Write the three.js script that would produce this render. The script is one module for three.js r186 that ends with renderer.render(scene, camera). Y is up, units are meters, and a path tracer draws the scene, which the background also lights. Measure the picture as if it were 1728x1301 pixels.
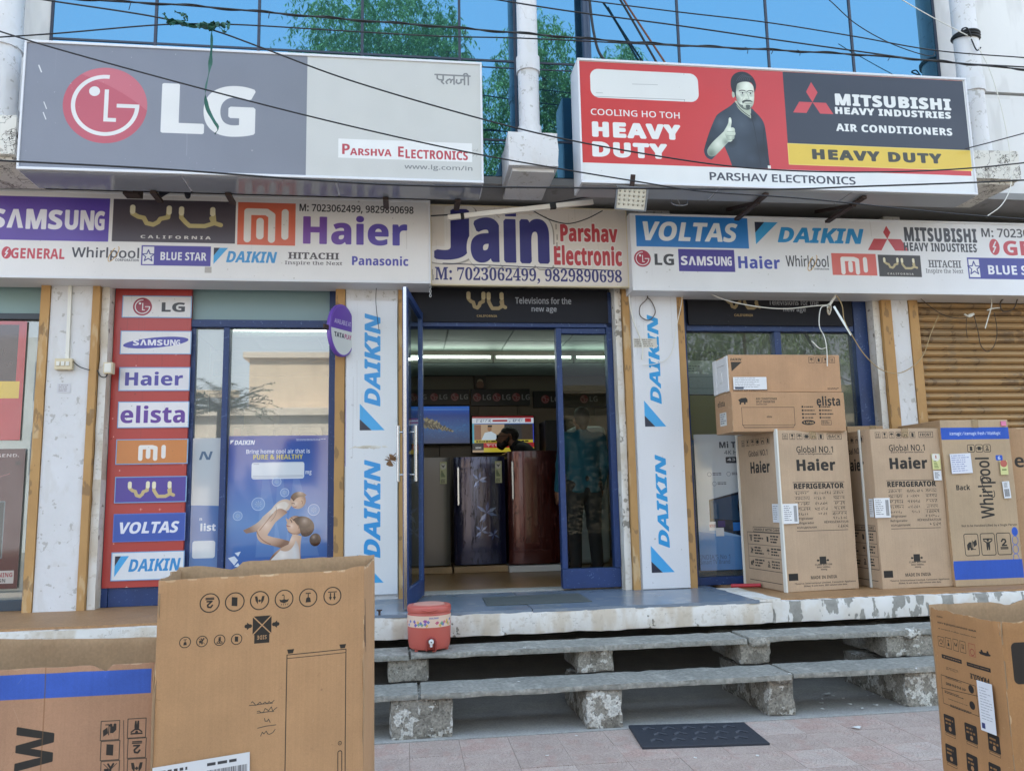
import * as THREE from 'three';
import { RoundedBoxGeometry } from 'three/addons/geometries/RoundedBoxGeometry.js';
import { mergeGeometries, mergeVertices } from 'three/addons/utils/BufferGeometryUtils.js';
import { MarchingCubes } from 'three/addons/objects/MarchingCubes.js';
import { RectAreaLightUniformsLib } from 'three/addons/lights/RectAreaLightUniformsLib.js';

RectAreaLightUniformsLib.init();
const scene = new THREE.Scene();
// camera
const camera = new THREE.PerspectiveCamera(51.17, 1728 / 1301, 0.05, 600);
camera.position.set(0, 1.45, 6.8);
camera.up.set(0.00252, 0.99008, 0.14046);
camera.lookAt(0.13154, 1.58891, 5.81847);
// sky, sun, exposure
const sunDir = new THREE.Vector3(-0.22, 0.8, -0.52).normalize();
{ // clear, slightly hazy daytime sky
  const W = 512, H = 256, d = new Float32Array(W * H * 4), v = new THREE.Vector3();
  for (let j = 0; j < H; j++) for (let i = 0; i < W; i++) {
    const el = ((j + 0.5) / H - 0.5) * Math.PI, az = ((i + 0.5) / W - 0.5) * 2 * Math.PI; v.set(Math.cos(el) * Math.cos(az), Math.sin(el), Math.cos(el) * Math.sin(az));
    const up = Math.max(0, v.y), t = Math.pow(1 - up, 3.2), c = Math.max(0, v.dot(sunDir)), glow = 0.5 * Math.pow(c, 6) + 2.2 * Math.pow(c, 60), o = (j * W + i) * 4;
    d[o] = 0.45 + 0.5 * t + glow; d[o + 1] = 0.6 + 0.36 * t + glow * 0.96; d[o + 2] = 0.83 + 0.13 * t + glow * 0.88; d[o + 3] = 1;
    if (v.y < 0) { d[o] = 0.5; d[o + 1] = 0.48; d[o + 2] = 0.45; }
  }
  const sky = new THREE.DataTexture(d, W, H, THREE.RGBAFormat, THREE.FloatType); sky.mapping = THREE.EquirectangularReflectionMapping; sky.magFilter = THREE.LinearFilter; sky.needsUpdate = true;
  scene.background = sky; scene.environment = sky;
}
const sun = new THREE.DirectionalLight(new THREE.Color(1, 0.95, 0.86), 5);
sun.position.copy(sunDir).multiplyScalar(60);
sun.castShadow = true;
sun.shadow.mapSize.set(4096, 4096);
Object.assign(sun.shadow.camera, { left: -35, right: 35, top: 35, bottom: -35, near: 1, far: 140 });
scene.add(sun);
const renderer = new THREE.WebGLRenderer({ antialias: true });
renderer.toneMapping = THREE.LinearToneMapping;
renderer.toneMappingExposure = 3.05;
renderer.shadowMap.enabled = true;

// ---------- helpers ----------
function rng(seed) { let s = seed | 0; return () => { s = (s + 0x6d2b79f5) | 0; let t = Math.imul(s ^ (s >>> 15), 1 | s); t = (t + Math.imul(t ^ (t >>> 7), 61 | t)) ^ t; return ((t ^ (t >>> 14)) >>> 0) / 4294967296; }; }
const hash2 = (x, y, s) => { let h = Math.imul(x | 0, 374761393) + Math.imul(y | 0, 668265263) + Math.imul(s | 0, 974634777); h = Math.imul(h ^ (h >>> 13), 1274126177); return ((h ^ (h >>> 16)) >>> 0) / 4294967296; };
function vn(x, y, per, s) {
  const xi = Math.floor(x), yi = Math.floor(y), fx = x - xi, fy = y - yi, u = fx * fx * (3 - 2 * fx), v = fy * fy * (3 - 2 * fy), m = (a) => ((a % per) + per) % per;
  const a = hash2(m(xi), m(yi), s), b = hash2(m(xi + 1), m(yi), s), c = hash2(m(xi), m(yi + 1), s), d = hash2(m(xi + 1), m(yi + 1), s);
  return a + (b - a) * u + (c - a) * v + (a - b - c + d) * u * v;
}
function fbm(u, v, base, oct, s) { let t = 0, a = 0.5, n = 0, f = base; for (let i = 0; i < oct; i++) { t += a * vn(u * f, v * f, f, s + i * 17); n += a; a *= 0.55; f *= 2; } return t / n; }
const cl = (x, a = 0, b = 1) => Math.min(b, Math.max(a, x)), ss = (a, b, x) => { const t = cl((x - a) / (b - a)); return t * t * (3 - 2 * t); };
// tileable data texture: f(u, v) -> [r, g, b] (sRGB 0..255) or a single height 0..1
function dtex(n, f, srgb = true, rep = 1) {
  const d = new Uint8Array(n * n * 4);
  for (let y = 0; y < n; y++) for (let x = 0; x < n; x++) { const c = f(x / n, y / n), o = (y * n + x) * 4; if (srgb) { d[o] = cl(c[0], 0, 255); d[o + 1] = cl(c[1], 0, 255); d[o + 2] = cl(c[2], 0, 255); } else d[o] = d[o + 1] = d[o + 2] = cl(c) * 255; d[o + 3] = 255; }
  const t = new THREE.DataTexture(d, n, n); t.wrapS = t.wrapT = THREE.RepeatWrapping; t.magFilter = THREE.LinearFilter; t.repeat.set(rep, rep);
  if (srgb) t.colorSpace = THREE.SRGBColorSpace; t.needsUpdate = true; return t;
}
const rep = (t, r, r2 = r) => { const c = t.clone(); c.repeat.set(r, r2); c.needsUpdate = true; return c; };
const mixc = (a, b, t) => [a[0] + (b[0] - a[0]) * t, a[1] + (b[1] - a[1]) * t, a[2] + (b[2] - a[2]) * t];
const std = (color, roughness = 0.7, o = {}) => new THREE.MeshStandardMaterial({ color, roughness, metalness: 0, ...o });
const tm = (map, roughness = 0.8, o = {}) => new THREE.MeshStandardMaterial({ map, roughness, metalness: 0, ...o });

const counts = {};
function numbered(n) { const k = counts[n] = (counts[n] ?? -1) + 1; return k ? n + '_' + String(k).padStart(3, '0') : n; }
function tag(o, label, category, group, kind) { o.userData.label = label; if (category) o.userData.category = category; if (group) o.userData.group = group; if (kind) o.userData.kind = kind; return o; }
function thing(name, label, category, group) { const g = new THREE.Group(); g.name = numbered(name); scene.add(g); return tag(g, label, category, group); }
function struct(name, geo, m, label) { const o = new THREE.Mesh(geo, m); o.name = numbered(name); o.castShadow = o.receiveShadow = true; scene.add(o); o.userData.kind = 'structure'; if (label) o.userData.label = label; return o; }
function part(name, geo, m, parent) { const o = new THREE.Mesh(geo, m); o.name = name; o.castShadow = o.receiveShadow = true; parent.add(o); return o; }
function sub(name, parent) { const g = new THREE.Group(); g.name = name; parent.add(g); return g; }
function single(name, geo, m, label, category, group) { const o = new THREE.Mesh(geo, m); o.name = numbered(name); o.castShadow = o.receiveShadow = true; scene.add(o); return tag(o, label, category, group); }

// uv in metres by the dominant axis of each face
function uvM(g0) {
  const g = g0.index ? g0.toNonIndexed() : g0; if (!g.attributes.normal) g.computeVertexNormals();
  const p = g.attributes.position, uv = new Float32Array(p.count * 2), A = new THREE.Vector3(), B = new THREE.Vector3(), C = new THREE.Vector3();
  for (let i = 0; i < p.count; i += 3) {
    A.fromBufferAttribute(p, i); B.fromBufferAttribute(p, i + 1); C.fromBufferAttribute(p, i + 2);
    const n = B.clone().sub(A).cross(C.clone().sub(A)), ax = Math.abs(n.x), ay = Math.abs(n.y), az = Math.abs(n.z);
    for (const [k, q] of [[i, A], [i + 1, B], [i + 2, C]]) { if (az >= ax && az >= ay) { uv[2 * k] = q.x; uv[2 * k + 1] = q.y; } else if (ax >= ay) { uv[2 * k] = q.z; uv[2 * k + 1] = q.y; } else { uv[2 * k] = q.x; uv[2 * k + 1] = q.z; } }
  }
  g.setAttribute('uv', new THREE.BufferAttribute(uv, 2));
  for (const k of Object.keys(g.attributes)) if (!['position', 'normal', 'uv'].includes(k)) g.deleteAttribute(k);
  g.clearGroups(); return g;
}
const merge = (a) => a.length === 1 ? uvM(a[0]) : mergeGeometries(a.map(uvM));
// box between two corners, edges rounded by r
function bx(x0, y0, z0, x1, y1, z1, r = 0.004) {
  const w = Math.abs(x1 - x0), h = Math.abs(y1 - y0), d = Math.abs(z1 - z0);
  const q = Math.min(r, w * 0.45, h * 0.45, d * 0.45);
  const g = q > 0.0008 ? new RoundedBoxGeometry(w, h, d, 1, q) : new THREE.BoxGeometry(w, h, d);
  g.translate((x0 + x1) / 2, (y0 + y1) / 2, (z0 + z1) / 2); return g;
}
const V3 = (x, y, z) => new THREE.Vector3(x, y, z);
function tube(pts, r, seg = 0, rad = 6) { const c = new THREE.CatmullRomCurve3(pts.map((p) => p.isVector3 ? p : V3(...p)), false, 'centripetal'); return new THREE.TubeGeometry(c, seg || pts.length * 8, r, rad, false); }
function cyl(a, b, r0, r1 = r0, n = 16) { const A = V3(...a), B = V3(...b), d = B.clone().sub(A), g = new THREE.CylinderGeometry(r1, r0, d.length(), n, 1); g.translate(0, d.length() / 2, 0); g.applyQuaternion(new THREE.Quaternion().setFromUnitVectors(V3(0, 1, 0), d.normalize())); g.translate(...a); return g; }
function bar(a, b, w, d) { const A = V3(...a), B = V3(...b), v = B.clone().sub(A), g = new RoundedBoxGeometry(w, v.length(), d, 1, Math.min(w, d) * 0.15); g.translate(0, v.length() / 2, 0); g.applyQuaternion(new THREE.Quaternion().setFromUnitVectors(V3(0, 1, 0), v.normalize())); g.translate(...a); return g; }
// box whose surface is roughened: amp metres of coherent noise, finer where seg is high
function rough(x0, y0, z0, x1, y1, z1, sx, sy, sz, amp, seed, freq = 9) {
  const g = new THREE.BoxGeometry(x1 - x0, y1 - y0, z1 - z0, sx, sy, sz); g.translate((x0 + x1) / 2, (y0 + y1) / 2, (z0 + z1) / 2);
  const p = g.attributes.position;
  for (let i = 0; i < p.count; i++) {
    const x = p.getX(i), y = p.getY(i), z = p.getZ(i), e = (a, lo, hi) => (a - lo < 1e-5 || hi - a < 1e-5) ? 1 : 0, ed = e(x, x0, x1) + e(y, y0, y1) + e(z, z0, z1);
    const n = (s) => fbm((x * 1.3 + z * 0.7 + 50) * freq / 64, (y * 1.2 + z * 0.9 + x * 0.15 + 50) * freq / 64, 64, 3, seed + s) - 0.5;
    let c = ed >= 2 ? amp * (0.5 + 1.6 * Math.max(0, n(9) * 2)) : 0; const cx = (x0 + x1) / 2, cy = (y0 + y1) / 2, cz = (z0 + z1) / 2;
    p.setXYZ(i, x + n(1) * amp * 2 - (e(x, x0, x1) ? Math.sign(x - cx) * c : 0), y + n(2) * amp * 1.2 - (e(y, y0, y1) ? Math.sign(y - cy) * c * 0.7 : 0), z + n(3) * amp * 2 - (e(z, z0, z1) ? Math.sign(z - cz) * c : 0));
  }
  g.computeVertexNormals(); return g;
}
// flat face (uv 0..1) facing +z; a little unevenness so that gloss is alive
function face(x0, y1, w, h, z, sag = 0, seed = 1, nx = 1, ny = 1) {
  const g = new THREE.PlaneGeometry(w, h, nx, ny); g.translate(x0 + w / 2, y1 - h / 2, z);
  if (sag) { const p = g.attributes.position; for (let i = 0; i < p.count; i++) p.setZ(i, z + sag * fbm((p.getX(i) + 20) / 32 * 1.4, (p.getY(i) + 20) / 32 * 1.8, 32, 3, seed)); g.computeVertexNormals(); }
  return g;
}
// drawing surface measured in metres, v downwards
class Cv {
  constructor(w, h, k, bg) { this.k = k; this.w = w; this.h = h; this.c = document.createElement('canvas'); this.c.width = Math.round(w * k); this.c.height = Math.round(h * k); this.x = this.c.getContext('2d'); if (bg) this.rect(0, 0, w, h, bg); }
  rect(a, b, c, d, col) { const k = this.k, x = this.x; x.fillStyle = col; x.fillRect(a * k, b * k, (c - a) * k, (d - b) * k); return this; }
  box(a, b, c, d, col, lw = 0.004) { const k = this.k, x = this.x; x.strokeStyle = col; x.lineWidth = lw * k; x.strokeRect(a * k, b * k, (c - a) * k, (d - b) * k); return this; }
  rr(a, b, c, d, r, col, stroke, lw = 0.004) { const k = this.k, x = this.x; x.beginPath(); x.roundRect(a * k, b * k, (c - a) * k, (d - b) * k, r * k); if (col) { x.fillStyle = col; x.fill(); } if (stroke) { x.strokeStyle = stroke; x.lineWidth = lw * k; x.stroke(); } return this; }
  poly(p, col) { const k = this.k, x = this.x; x.fillStyle = col; x.beginPath(); p.forEach((q, i) => i ? x.lineTo(q[0] * k, q[1] * k) : x.moveTo(q[0] * k, q[1] * k)); x.closePath(); x.fill(); return this; }
  line(p, col, lw) { const k = this.k, x = this.x; x.strokeStyle = col; x.lineWidth = lw * k; x.lineCap = 'round'; x.lineJoin = 'round'; x.beginPath(); p.forEach((q, i) => i ? x.lineTo(q[0] * k, q[1] * k) : x.moveTo(q[0] * k, q[1] * k)); x.stroke(); return this; }
  circ(a, b, r, col, stroke, lw = 0.004, ry = r) { const k = this.k, x = this.x; x.beginPath(); x.ellipse(a * k, b * k, r * k, ry * k, 0, 0, 7); if (col) { x.fillStyle = col; x.fill(); } if (stroke) { x.strokeStyle = stroke; x.lineWidth = lw * k; x.stroke(); } return this; }
  // text whose ink fills the rectangle (a, b)-(c, d); rot in quarter turns (1 = reads upwards, 2 = upside down)
  txt(s, a, b, c, d, col, o = {}) {
    const x = this.x, k = this.k, f = (o.w ?? 'bold') + ' 100px ' + (o.f ?? 'sans-serif'); x.save(); x.font = f; if (o.ls) x.letterSpacing = o.ls + 'px';
    const m = x.measureText(s), L = m.actualBoundingBoxLeft, R = m.actualBoundingBoxRight, U = m.actualBoundingBoxAscent, D = m.actualBoundingBoxDescent, sk = o.skew ?? 0;
    let W = (c - a) * k, H = (d - b) * k; x.translate((a + c) / 2 * k, (b + d) / 2 * k);
    if (o.rot) { x.rotate(-Math.PI / 2 * o.rot); if (o.rot % 2) [W, H] = [H, W]; }
    const tw = L + R + sk * (U + D); x.scale(W / tw, H / (U + D)); x.transform(1, 0, -sk, 1, 0, 0); x.translate(-(R - L) / 2, (U - D) / 2);
    if (o.out) { x.strokeStyle = o.outc; x.lineWidth = o.out; x.lineJoin = 'round'; x.strokeText(s, 0, 0); }
    x.fillStyle = col; x.fillText(s, 0, 0); if (o.fat) { x.strokeStyle = col; x.lineWidth = o.fat; x.lineJoin = 'bevel'; x.strokeText(s, 0, 0); }
    x.restore(); return this;
  }
  // small writing in a script the fonts lack: strokes, with a head line if asked
  squig(a, b, c, d, col, seed, head = true) { const r = rng(seed), n = Math.max(2, Math.round((c - a) / (d - b) * 1.1)), w = (c - a) / n, h = d - b, lw = h * 0.09; if (head) this.line([[a, b], [c, b]], col, lw); for (let i = 0; i < n; i++) { const X = a + i * w, p = []; for (let j = 0; j < 5; j++) p.push([X + w * (0.1 + 0.8 * r()), b + h * (0.12 + 0.85 * r())]); this.line(p, col, lw); if (r() < 0.6) this.line([[X + w * 0.85, b], [X + w * 0.85, d]], col, lw); } return this; }
  grad(a, b, c, d, c0, c1, vert) { const k = this.k, g = this.x.createLinearGradient(a * k, b * k, vert ? a * k : c * k, vert ? d * k : b * k); g.addColorStop(0, c0); g.addColorStop(1, c1); return g; }
  // matter on the surface: specks, smears, scratches
  grime(seed, n = 60, col = '90,80,65', drips = 8) {
    const r = rng(seed), x = this.x, W = this.c.width, H = this.c.height;
    for (let i = 0; i < n; i++) { x.fillStyle = `rgba(${col},${0.08 + r() * 0.3})`; const s = 0.6 + r() * r() * 4; x.beginPath(); x.ellipse(r() * W, r() * H, s, s * (0.4 + r()), r() * 3, 0, 7); x.fill(); }
    for (let i = 0; i < drips; i++) { const X = r() * W, l = H * (0.05 + 0.25 * r()), y0 = r() < 0.6 ? 0 : r() * H * 0.7; x.strokeStyle = `rgba(${col},${0.05 + r() * 0.1})`; x.lineWidth = 1 + r() * 3; x.beginPath(); x.moveTo(X, y0); x.quadraticCurveTo(X + r() * 4, y0 + l / 2, X + r() * 6 - 3, y0 + l); x.stroke(); }
    const im = x.getImageData(0, 0, W, H), q = im.data; for (let y = 0; y < H; y++) for (let X = 0; X < W; X++) { const o = (y * W + X) * 4, n2 = 1 + (hash2(X, y, seed) - 0.5) * 0.03 + (vn(X / 60, y / 90, 1e6, seed) - 0.5) * 0.02; q[o] *= n2; q[o + 1] *= n2; q[o + 2] *= n2; } x.putImageData(im, 0, 0); return this;
  }
  tex() { const t = new THREE.CanvasTexture(this.c); t.colorSpace = THREE.SRGBColorSpace; return t; }
}
const WHITE = '#dcdde0';
// brand marks
function lgFace(v, a, b, r, red = '#a8253c', fg = WHITE) {
  v.circ(a, b, r, red); const k = v.k, x = v.x; x.strokeStyle = fg; x.lineCap = 'butt'; x.lineWidth = r * 0.1 * k; x.beginPath(); x.arc(a * k, b * k, r * 0.76 * k, 0, Math.PI * 1.53, false); x.stroke();
  v.poly([[a + r * 0.27, b - r * 0.05], [a + r * 0.81, b - r * 0.05], [a + r * 0.81, b + r * 0.05], [a + r * 0.27, b + r * 0.05]], fg);
  v.circ(a - r * 0.27, b - r * 0.36, r * 0.13, fg); v.poly([[a - r * 0.03, b - r * 0.42], [a + r * 0.07, b - r * 0.42], [a + r * 0.07, b + r * 0.33], [a + r * 0.27, b + r * 0.33], [a + r * 0.27, b + r * 0.43], [a - r * 0.03, b + r * 0.43]], fg);
}
function diamonds(v, cx, cy, top, half, col) { // three rhombs meeting at (cx, cy)
  const h = cy - top, w = h * 0.33, y2 = cy + half; v.poly([[cx, top], [cx + w * 0.86, top + h * 0.5], [cx, cy], [cx - w * 0.86, top + h * 0.5]], col);
  const L = half * 0.62, sp = half * 1.52; v.poly([[cx, cy], [cx - L, y2], [cx - L - sp * 0.8, y2], [cx - sp * 0.8, cy]], col); v.poly([[cx, cy], [cx + L, y2], [cx + L + sp * 0.8, y2], [cx + sp * 0.8, cy]], col);
}
function slashMark(v, a, b, c, d, rot) { // dark wedge and light blue wedge
  const P = rot ? (s, t) => [a + (c - a) * t, d - (d - b) * s] : (s, t) => [a + (c - a) * s, b + (d - b) * t];
  v.poly([P(0, 0), P(0.42, 0), P(0, 0.48)], '#23283c'); v.poly([P(0.42, 0), P(1, 0), P(0, 1), P(0, 0.48)], '#3f9fd8');
}
function vuMark(v, a, b, c, d, col = '#b9ad7c', hi = '#dcd6b8') {
  const P = (s, t) => [a + (c - a) * s, b + (d - b) * t], lw = (d - b) * 0.19, w1 = [[0.04, 0.08], [0.04, 0.36], [0.1, 0.5], [0.16, 0.55], [0.19, 0.78], [0.26, 0.84], [0.31, 0.72], [0.33, 0.58], [0.41, 0.5], [0.42, 0.08]], w2 = [[0.55, 0.1], [0.55, 0.5], [0.6, 0.72], [0.64, 0.86], [0.8, 0.86], [0.9, 0.72], [0.88, 0.1]], w3 = [[0.87, 0.5], [0.89, 0.7], [0.97, 0.8]];
  for (const w of [w1, w2, w3]) v.line(w.map((p) => P(...p)), col, lw);
  for (const [s, t] of [[0.04, 0.16], [0.42, 0.16], [0.55, 0.18], [0.88, 0.18]]) v.line([P(s, t - 0.08), P(s, t + 0.12)], hi, lw * 1.15);
}
function miMark(v, a, b, c, d, col) { const w = c - a, h = d - b, s = w * 0.16; v.line([[a + s / 2, d], [a + s / 2, b + s / 2], [a + w * 0.5, b + s / 2], [a + w * 0.62, b + h * 0.22], [a + w * 0.62, d]], col, s); v.rect(a, d - s * 0.01, a + 0.001, d, col); v.line([[a + w * 0.36, b + h * 0.42], [a + w * 0.36, d - s / 2]], col, s * 1.05); v.line([[c - s / 2, b + s / 2], [c - s / 2, d - s / 2]], col, s); }
function samsung(v, a, b, c, d, col, o = {}) { const w = c - a, h = d - b, X = (t) => a + w * t; v.txt('S', X(0), b, X(0.125), d, col, o); v.poly([[X(0.145), d], [X(0.195), b], [X(0.24), b], [X(0.29), d], [X(0.245), d], [X(0.2175), b + h * 0.3], [X(0.19), d]], col); for (const [s, p, q] of [['M', 0.315, 0.485], ['S', 0.51, 0.625], ['U', 0.655, 0.765], ['N', 0.79, 0.905]]) v.txt(s, X(p), b, X(q - 0.0), d, col, o); v.txt('G', X(0.915), b, X(1), d, col, o); }
function star(v, a, b, r, col, lw) { const p = []; for (let i = 0; i <= 10; i++) { const q = -Math.PI / 2 + i * Math.PI / 5, R = i % 2 ? r * 0.42 : r; p.push([a + R * Math.cos(q), b + R * Math.sin(q)]); } v.line(p, col, lw); }
function whirl(v, a, b, c, d, col, ring = '#b98d3e') { v.txt('Whirlpool', a, b, c, d, col, { w: 'normal', fat: 3 }); const k = v.k, x = v.x, h = d - b; x.strokeStyle = ring; x.lineWidth = h * 0.05 * k; x.beginPath(); x.ellipse((a + (c - a) * 0.62) * k, (b + h * 0.5) * k, h * 0.62 * k, h * 0.2 * k, -1.05, 0, 5.4); x.stroke(); }
function barcode(v, a, b, c, d, seed, col = '#2a2a2c') { if (c < a) [a, c] = [c, a]; const r = rng(seed); let x = a; while (x < c) { const w = (c - a) * (0.006 + 0.018 * r()); v.rect(x, b, Math.min(c, x + w), d, col); x += w + (c - a) * (0.008 + 0.016 * r()); } }
function fine(v, a, b, c, d, rows, seed, col, frac = 0.5) { if (d < b) [b, d] = [d, b]; if (c < a) [a, c] = [c, a]; if (d - b < 0.001) d = b + 0.001; const r = rng(seed), h = (d - b) / rows; for (let i = 0; i < rows; i++) { let x = a; const e = a + (c - a) * (0.55 + 0.45 * r()); while (x < e) { const w = h * (0.5 + 2.2 * r()); v.rect(x, b + i * h, Math.min(e, x + w), b + (i + frac) * h, col); x += w + h * 0.35; } } }
// handling marks, drawn in a unit square at (a, b) of size s; f flips upside down
function icon(v, kind, a, b, s, col, f) {
  const P = (x, y) => f ? [a + s * (1 - x), b + s * (1 - y)] : [a + s * x, b + s * y], L = (p, w = 0.07) => v.line(p.map((q) => P(...q)), col, s * w), F = (p) => v.poly(p.map((q) => P(...q)), col), C = (x, y, r, fill = true) => v.circ(...P(x, y), r * s, fill ? col : null, fill ? null : col, s * 0.06);
  if (kind === 'up') { for (const x of [0.33, 0.67]) { L([[x, 0.72], [x, 0.35]], 0.1); F([[x - 0.13, 0.42], [x, 0.14], [x + 0.13, 0.42]]); } L([[0.15, 0.84], [0.85, 0.84]], 0.07); }
  if (kind === 'glass') { F([[0.28, 0.12], [0.72, 0.12], [0.66, 0.48], [0.5, 0.56], [0.34, 0.48]]); L([[0.5, 0.5], [0.5, 0.85]], 0.07); L([[0.32, 0.86], [0.68, 0.86]], 0.08); }
  if (kind === 'rain') { F([[0.1, 0.5], [0.2, 0.28], [0.5, 0.16], [0.8, 0.28], [0.9, 0.5], [0.7, 0.43], [0.5, 0.5], [0.3, 0.43]]); L([[0.5, 0.2], [0.5, 0.78], [0.58, 0.86], [0.66, 0.8]], 0.06); for (let i = 0; i < 4; i++) L([[0.22 + i * 0.17, 0.02], [0.18 + i * 0.17, 0.12]], 0.04); }
  if (kind === 'hands') { F([[0.12, 0.85], [0.18, 0.5], [0.36, 0.22], [0.38, 0.55], [0.3, 0.85]]); F([[0.88, 0.85], [0.82, 0.5], [0.64, 0.22], [0.62, 0.55], [0.7, 0.85]]); F([[0.5, 0.36], [0.62, 0.48], [0.5, 0.6], [0.38, 0.48]]); }
  if (kind === 'box') F([[0.3, 0.14], [0.74, 0.2], [0.74, 0.9], [0.3, 0.84]]);
  if (kind === 'stack') { L([[0.2, 0.88], [0.8, 0.88]], 0.08); L([[0.2, 0.78], [0.8, 0.78]], 0.08); L([[0.3, 0.3], [0.42, 0.14], [0.62, 0.18], [0.66, 0.34], [0.34, 0.62], [0.7, 0.62]], 0.12); }
  if (kind === 'clamp') { F([[0.02, 0.38], [0.16, 0.5], [0.02, 0.62]]); F([[0.98, 0.38], [0.84, 0.5], [0.98, 0.62]]); L([[0, 0.5], [0.12, 0.5]], 0.12); L([[0.88, 0.5], [1, 0.5]], 0.12); F([[0.2, 0.2], [0.8, 0.2], [0.8, 0.8], [0.2, 0.8]]); }
  if (kind === 'person') { C(0.5, 0.18, 0.1); F([[0.36, 0.32], [0.64, 0.32], [0.66, 0.62], [0.62, 0.95], [0.53, 0.95], [0.5, 0.66], [0.46, 0.95], [0.36, 0.95], [0.34, 0.6]]); L([[0.36, 0.36], [0.16, 0.2]], 0.09); L([[0.64, 0.36], [0.86, 0.2]], 0.09); F([[0.1, 0.04], [0.9, 0.04], [0.9, 0.14], [0.1, 0.14]]); }
  if (kind === 'truck') { F([[0.1, 0.5], [0.3, 0.3], [0.5, 0.3], [0.5, 0.75], [0.1, 0.75]]); C(0.2, 0.82, 0.1); C(0.46, 0.82, 0.1); L([[0.58, 0.2], [0.58, 0.86], [0.8, 0.86]], 0.06); F([[0.62, 0.3], [0.92, 0.1], [0.96, 0.5], [0.68, 0.7]]); }
  if (kind === 'recycle') { for (let i = 0; i < 3; i++) { const t = i * 2.094; L([[0.5 + 0.34 * Math.cos(t), 0.5 + 0.34 * Math.sin(t)], [0.5 + 0.34 * Math.cos(t + 1.2), 0.5 + 0.34 * Math.sin(t + 1.2)]], 0.12); } }
  if (kind === 'no') { C(0.5, 0.22, 0.11); L([[0.5, 0.3], [0.46, 0.62], [0.3, 0.9]], 0.13); L([[0.46, 0.62], [0.64, 0.9]], 0.12); F([[0.55, 0.34], [0.86, 0.3], [0.9, 0.6], [0.6, 0.62]]); L([[0.08, 0.08], [0.92, 0.92]], 0.04); L([[0.92, 0.08], [0.08, 0.92]], 0.04); }
}
// ---------- shared textures and materials ----------
const T = {};
T.card = dtex(512, (u, v) => { const n = fbm(u, v, 6, 5, 3), f = fbm(u * 1, v * 1, 128, 2, 9), l = vn(u * 256, v * 6, 256, 4), k = 0.9 + 0.1 * n + 0.1 * (f - 0.5) + 0.03 * (l - 0.5); return [178 * k, 147 * k, 112 * k]; });
T.cardH = dtex(256, (u, v) => 0.5 + 0.3 * (vn(u * 64, v * 4, 64, 5) - 0.5) + 0.3 * (fbm(u, v, 32, 3, 8) - 0.5), false);
T.white = dtex(1024, (u, v) => { const n = fbm(u, v, 4, 6, 21), s = ss(0.56, 0.7, fbm(u * 1, v * 0.5, 10, 5, 33)), g = ss(0.71, 0.74, fbm(u, v, 22, 5, 40)), cr = ss(0.006, 0.002, Math.abs(fbm(u, v, 4, 5, 47) - 0.5)) * ss(0.5, 0.6, fbm(u, v, 3, 3, 48)); let c = mixc([216, 217, 219], [203, 203, 203], n); c = mixc(c, [186, 182, 174], s * 0.22); c = mixc(c, [150, 146, 138], g * 0.5); return mixc(c, [120, 116, 110], cr * 0.22); });
T.plasterH = dtex(512, (u, v) => fbm(u, v, 12, 5, 52), false);
const chipMask = (u, v) => ss(0.635, 0.65, fbm(u, v, 4, 6, 61) * 0.72 + 0.28 * fbm(u, v, 40, 4, 66));
T.chip = dtex(1024, (u, v) => { const m = chipMask(u, v), st = ss(0.42, 0.72, fbm(u, v * 0.3, 10, 6, 71)), cr = ss(0.004, 0.001, Math.abs(fbm(u, v * 3, 7, 6, 77) - 0.5)) * ss(0.45, 0.55, fbm(u, v, 6, 4, 78)), sp = ss(0.68, 0.72, fbm(u, v, 60, 2, 79)); let c = mixc([222, 220, 215], [204, 200, 192], fbm(u, v, 10, 5, 5)); c = mixc(c, [180, 163, 138], st * 0.55); c = mixc(c, [168, 156, 138], sp * 0.25); c = mixc(c, mixc([158, 153, 142], [128, 124, 116], fbm(u, v, 40, 3, 81)), m); return mixc(c, [96, 90, 82], cr * 0.65); });
T.chipH = dtex(1024, (u, v) => 0.6 - 0.4 * chipMask(u, v) + 0.2 * fbm(u, v, 40, 4, 6), false);
T.scrape = dtex(1024, (u, v) => { const m = ss(0.53, 0.56, fbm(u, v * 0.25, 24, 5, 461) * 0.6 + 0.4 * fbm(u, v, 12, 5, 466)) , st = ss(0.5, 0.7, fbm(u, v, 7, 5, 471)); let c = mixc([224, 223, 220], [208, 205, 198], fbm(u, v, 10, 5, 5)); c = mixc(c, [186, 172, 150], st * 0.25); return mixc(c, mixc([160, 158, 150], [130, 128, 122], fbm(u, v, 50, 3, 481)), m); });
T.stone = dtex(512, (u, v) => { const n = fbm(u, v, 5, 6, 91), s = fbm(u, v, 60, 3, 92), w = ss(0.62, 0.72, fbm(u, v, 12, 4, 95)); return mixc(mixc([124, 124, 117], [148, 146, 138], n), [172, 168, 158], w * 0.45).map((c) => c * (0.84 + 0.32 * s)); });
T.block = dtex(1024, (u, v) => { const n = fbm(u, v, 6, 6, 101), w = ss(0.54, 0.6, fbm(u, v, 7, 7, 105) * 0.6 + 0.4 * fbm(u, v, 30, 4, 106)), d = ss(0.56, 0.66, fbm(u, v, 6, 6, 109)), s = fbm(u, v, 90, 2, 103), p = ss(0.7, 0.76, fbm(u, v, 50, 3, 111)); let c = mixc([128, 124, 114], [156, 152, 142], n); c = mixc(c, [100, 96, 88], d * 0.6); c = mixc(c, [204, 203, 196], w * 0.85); c = mixc(c, [70, 66, 60], p * 0.6); return c.map((q) => q * (0.8 + 0.4 * s)); });
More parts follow.
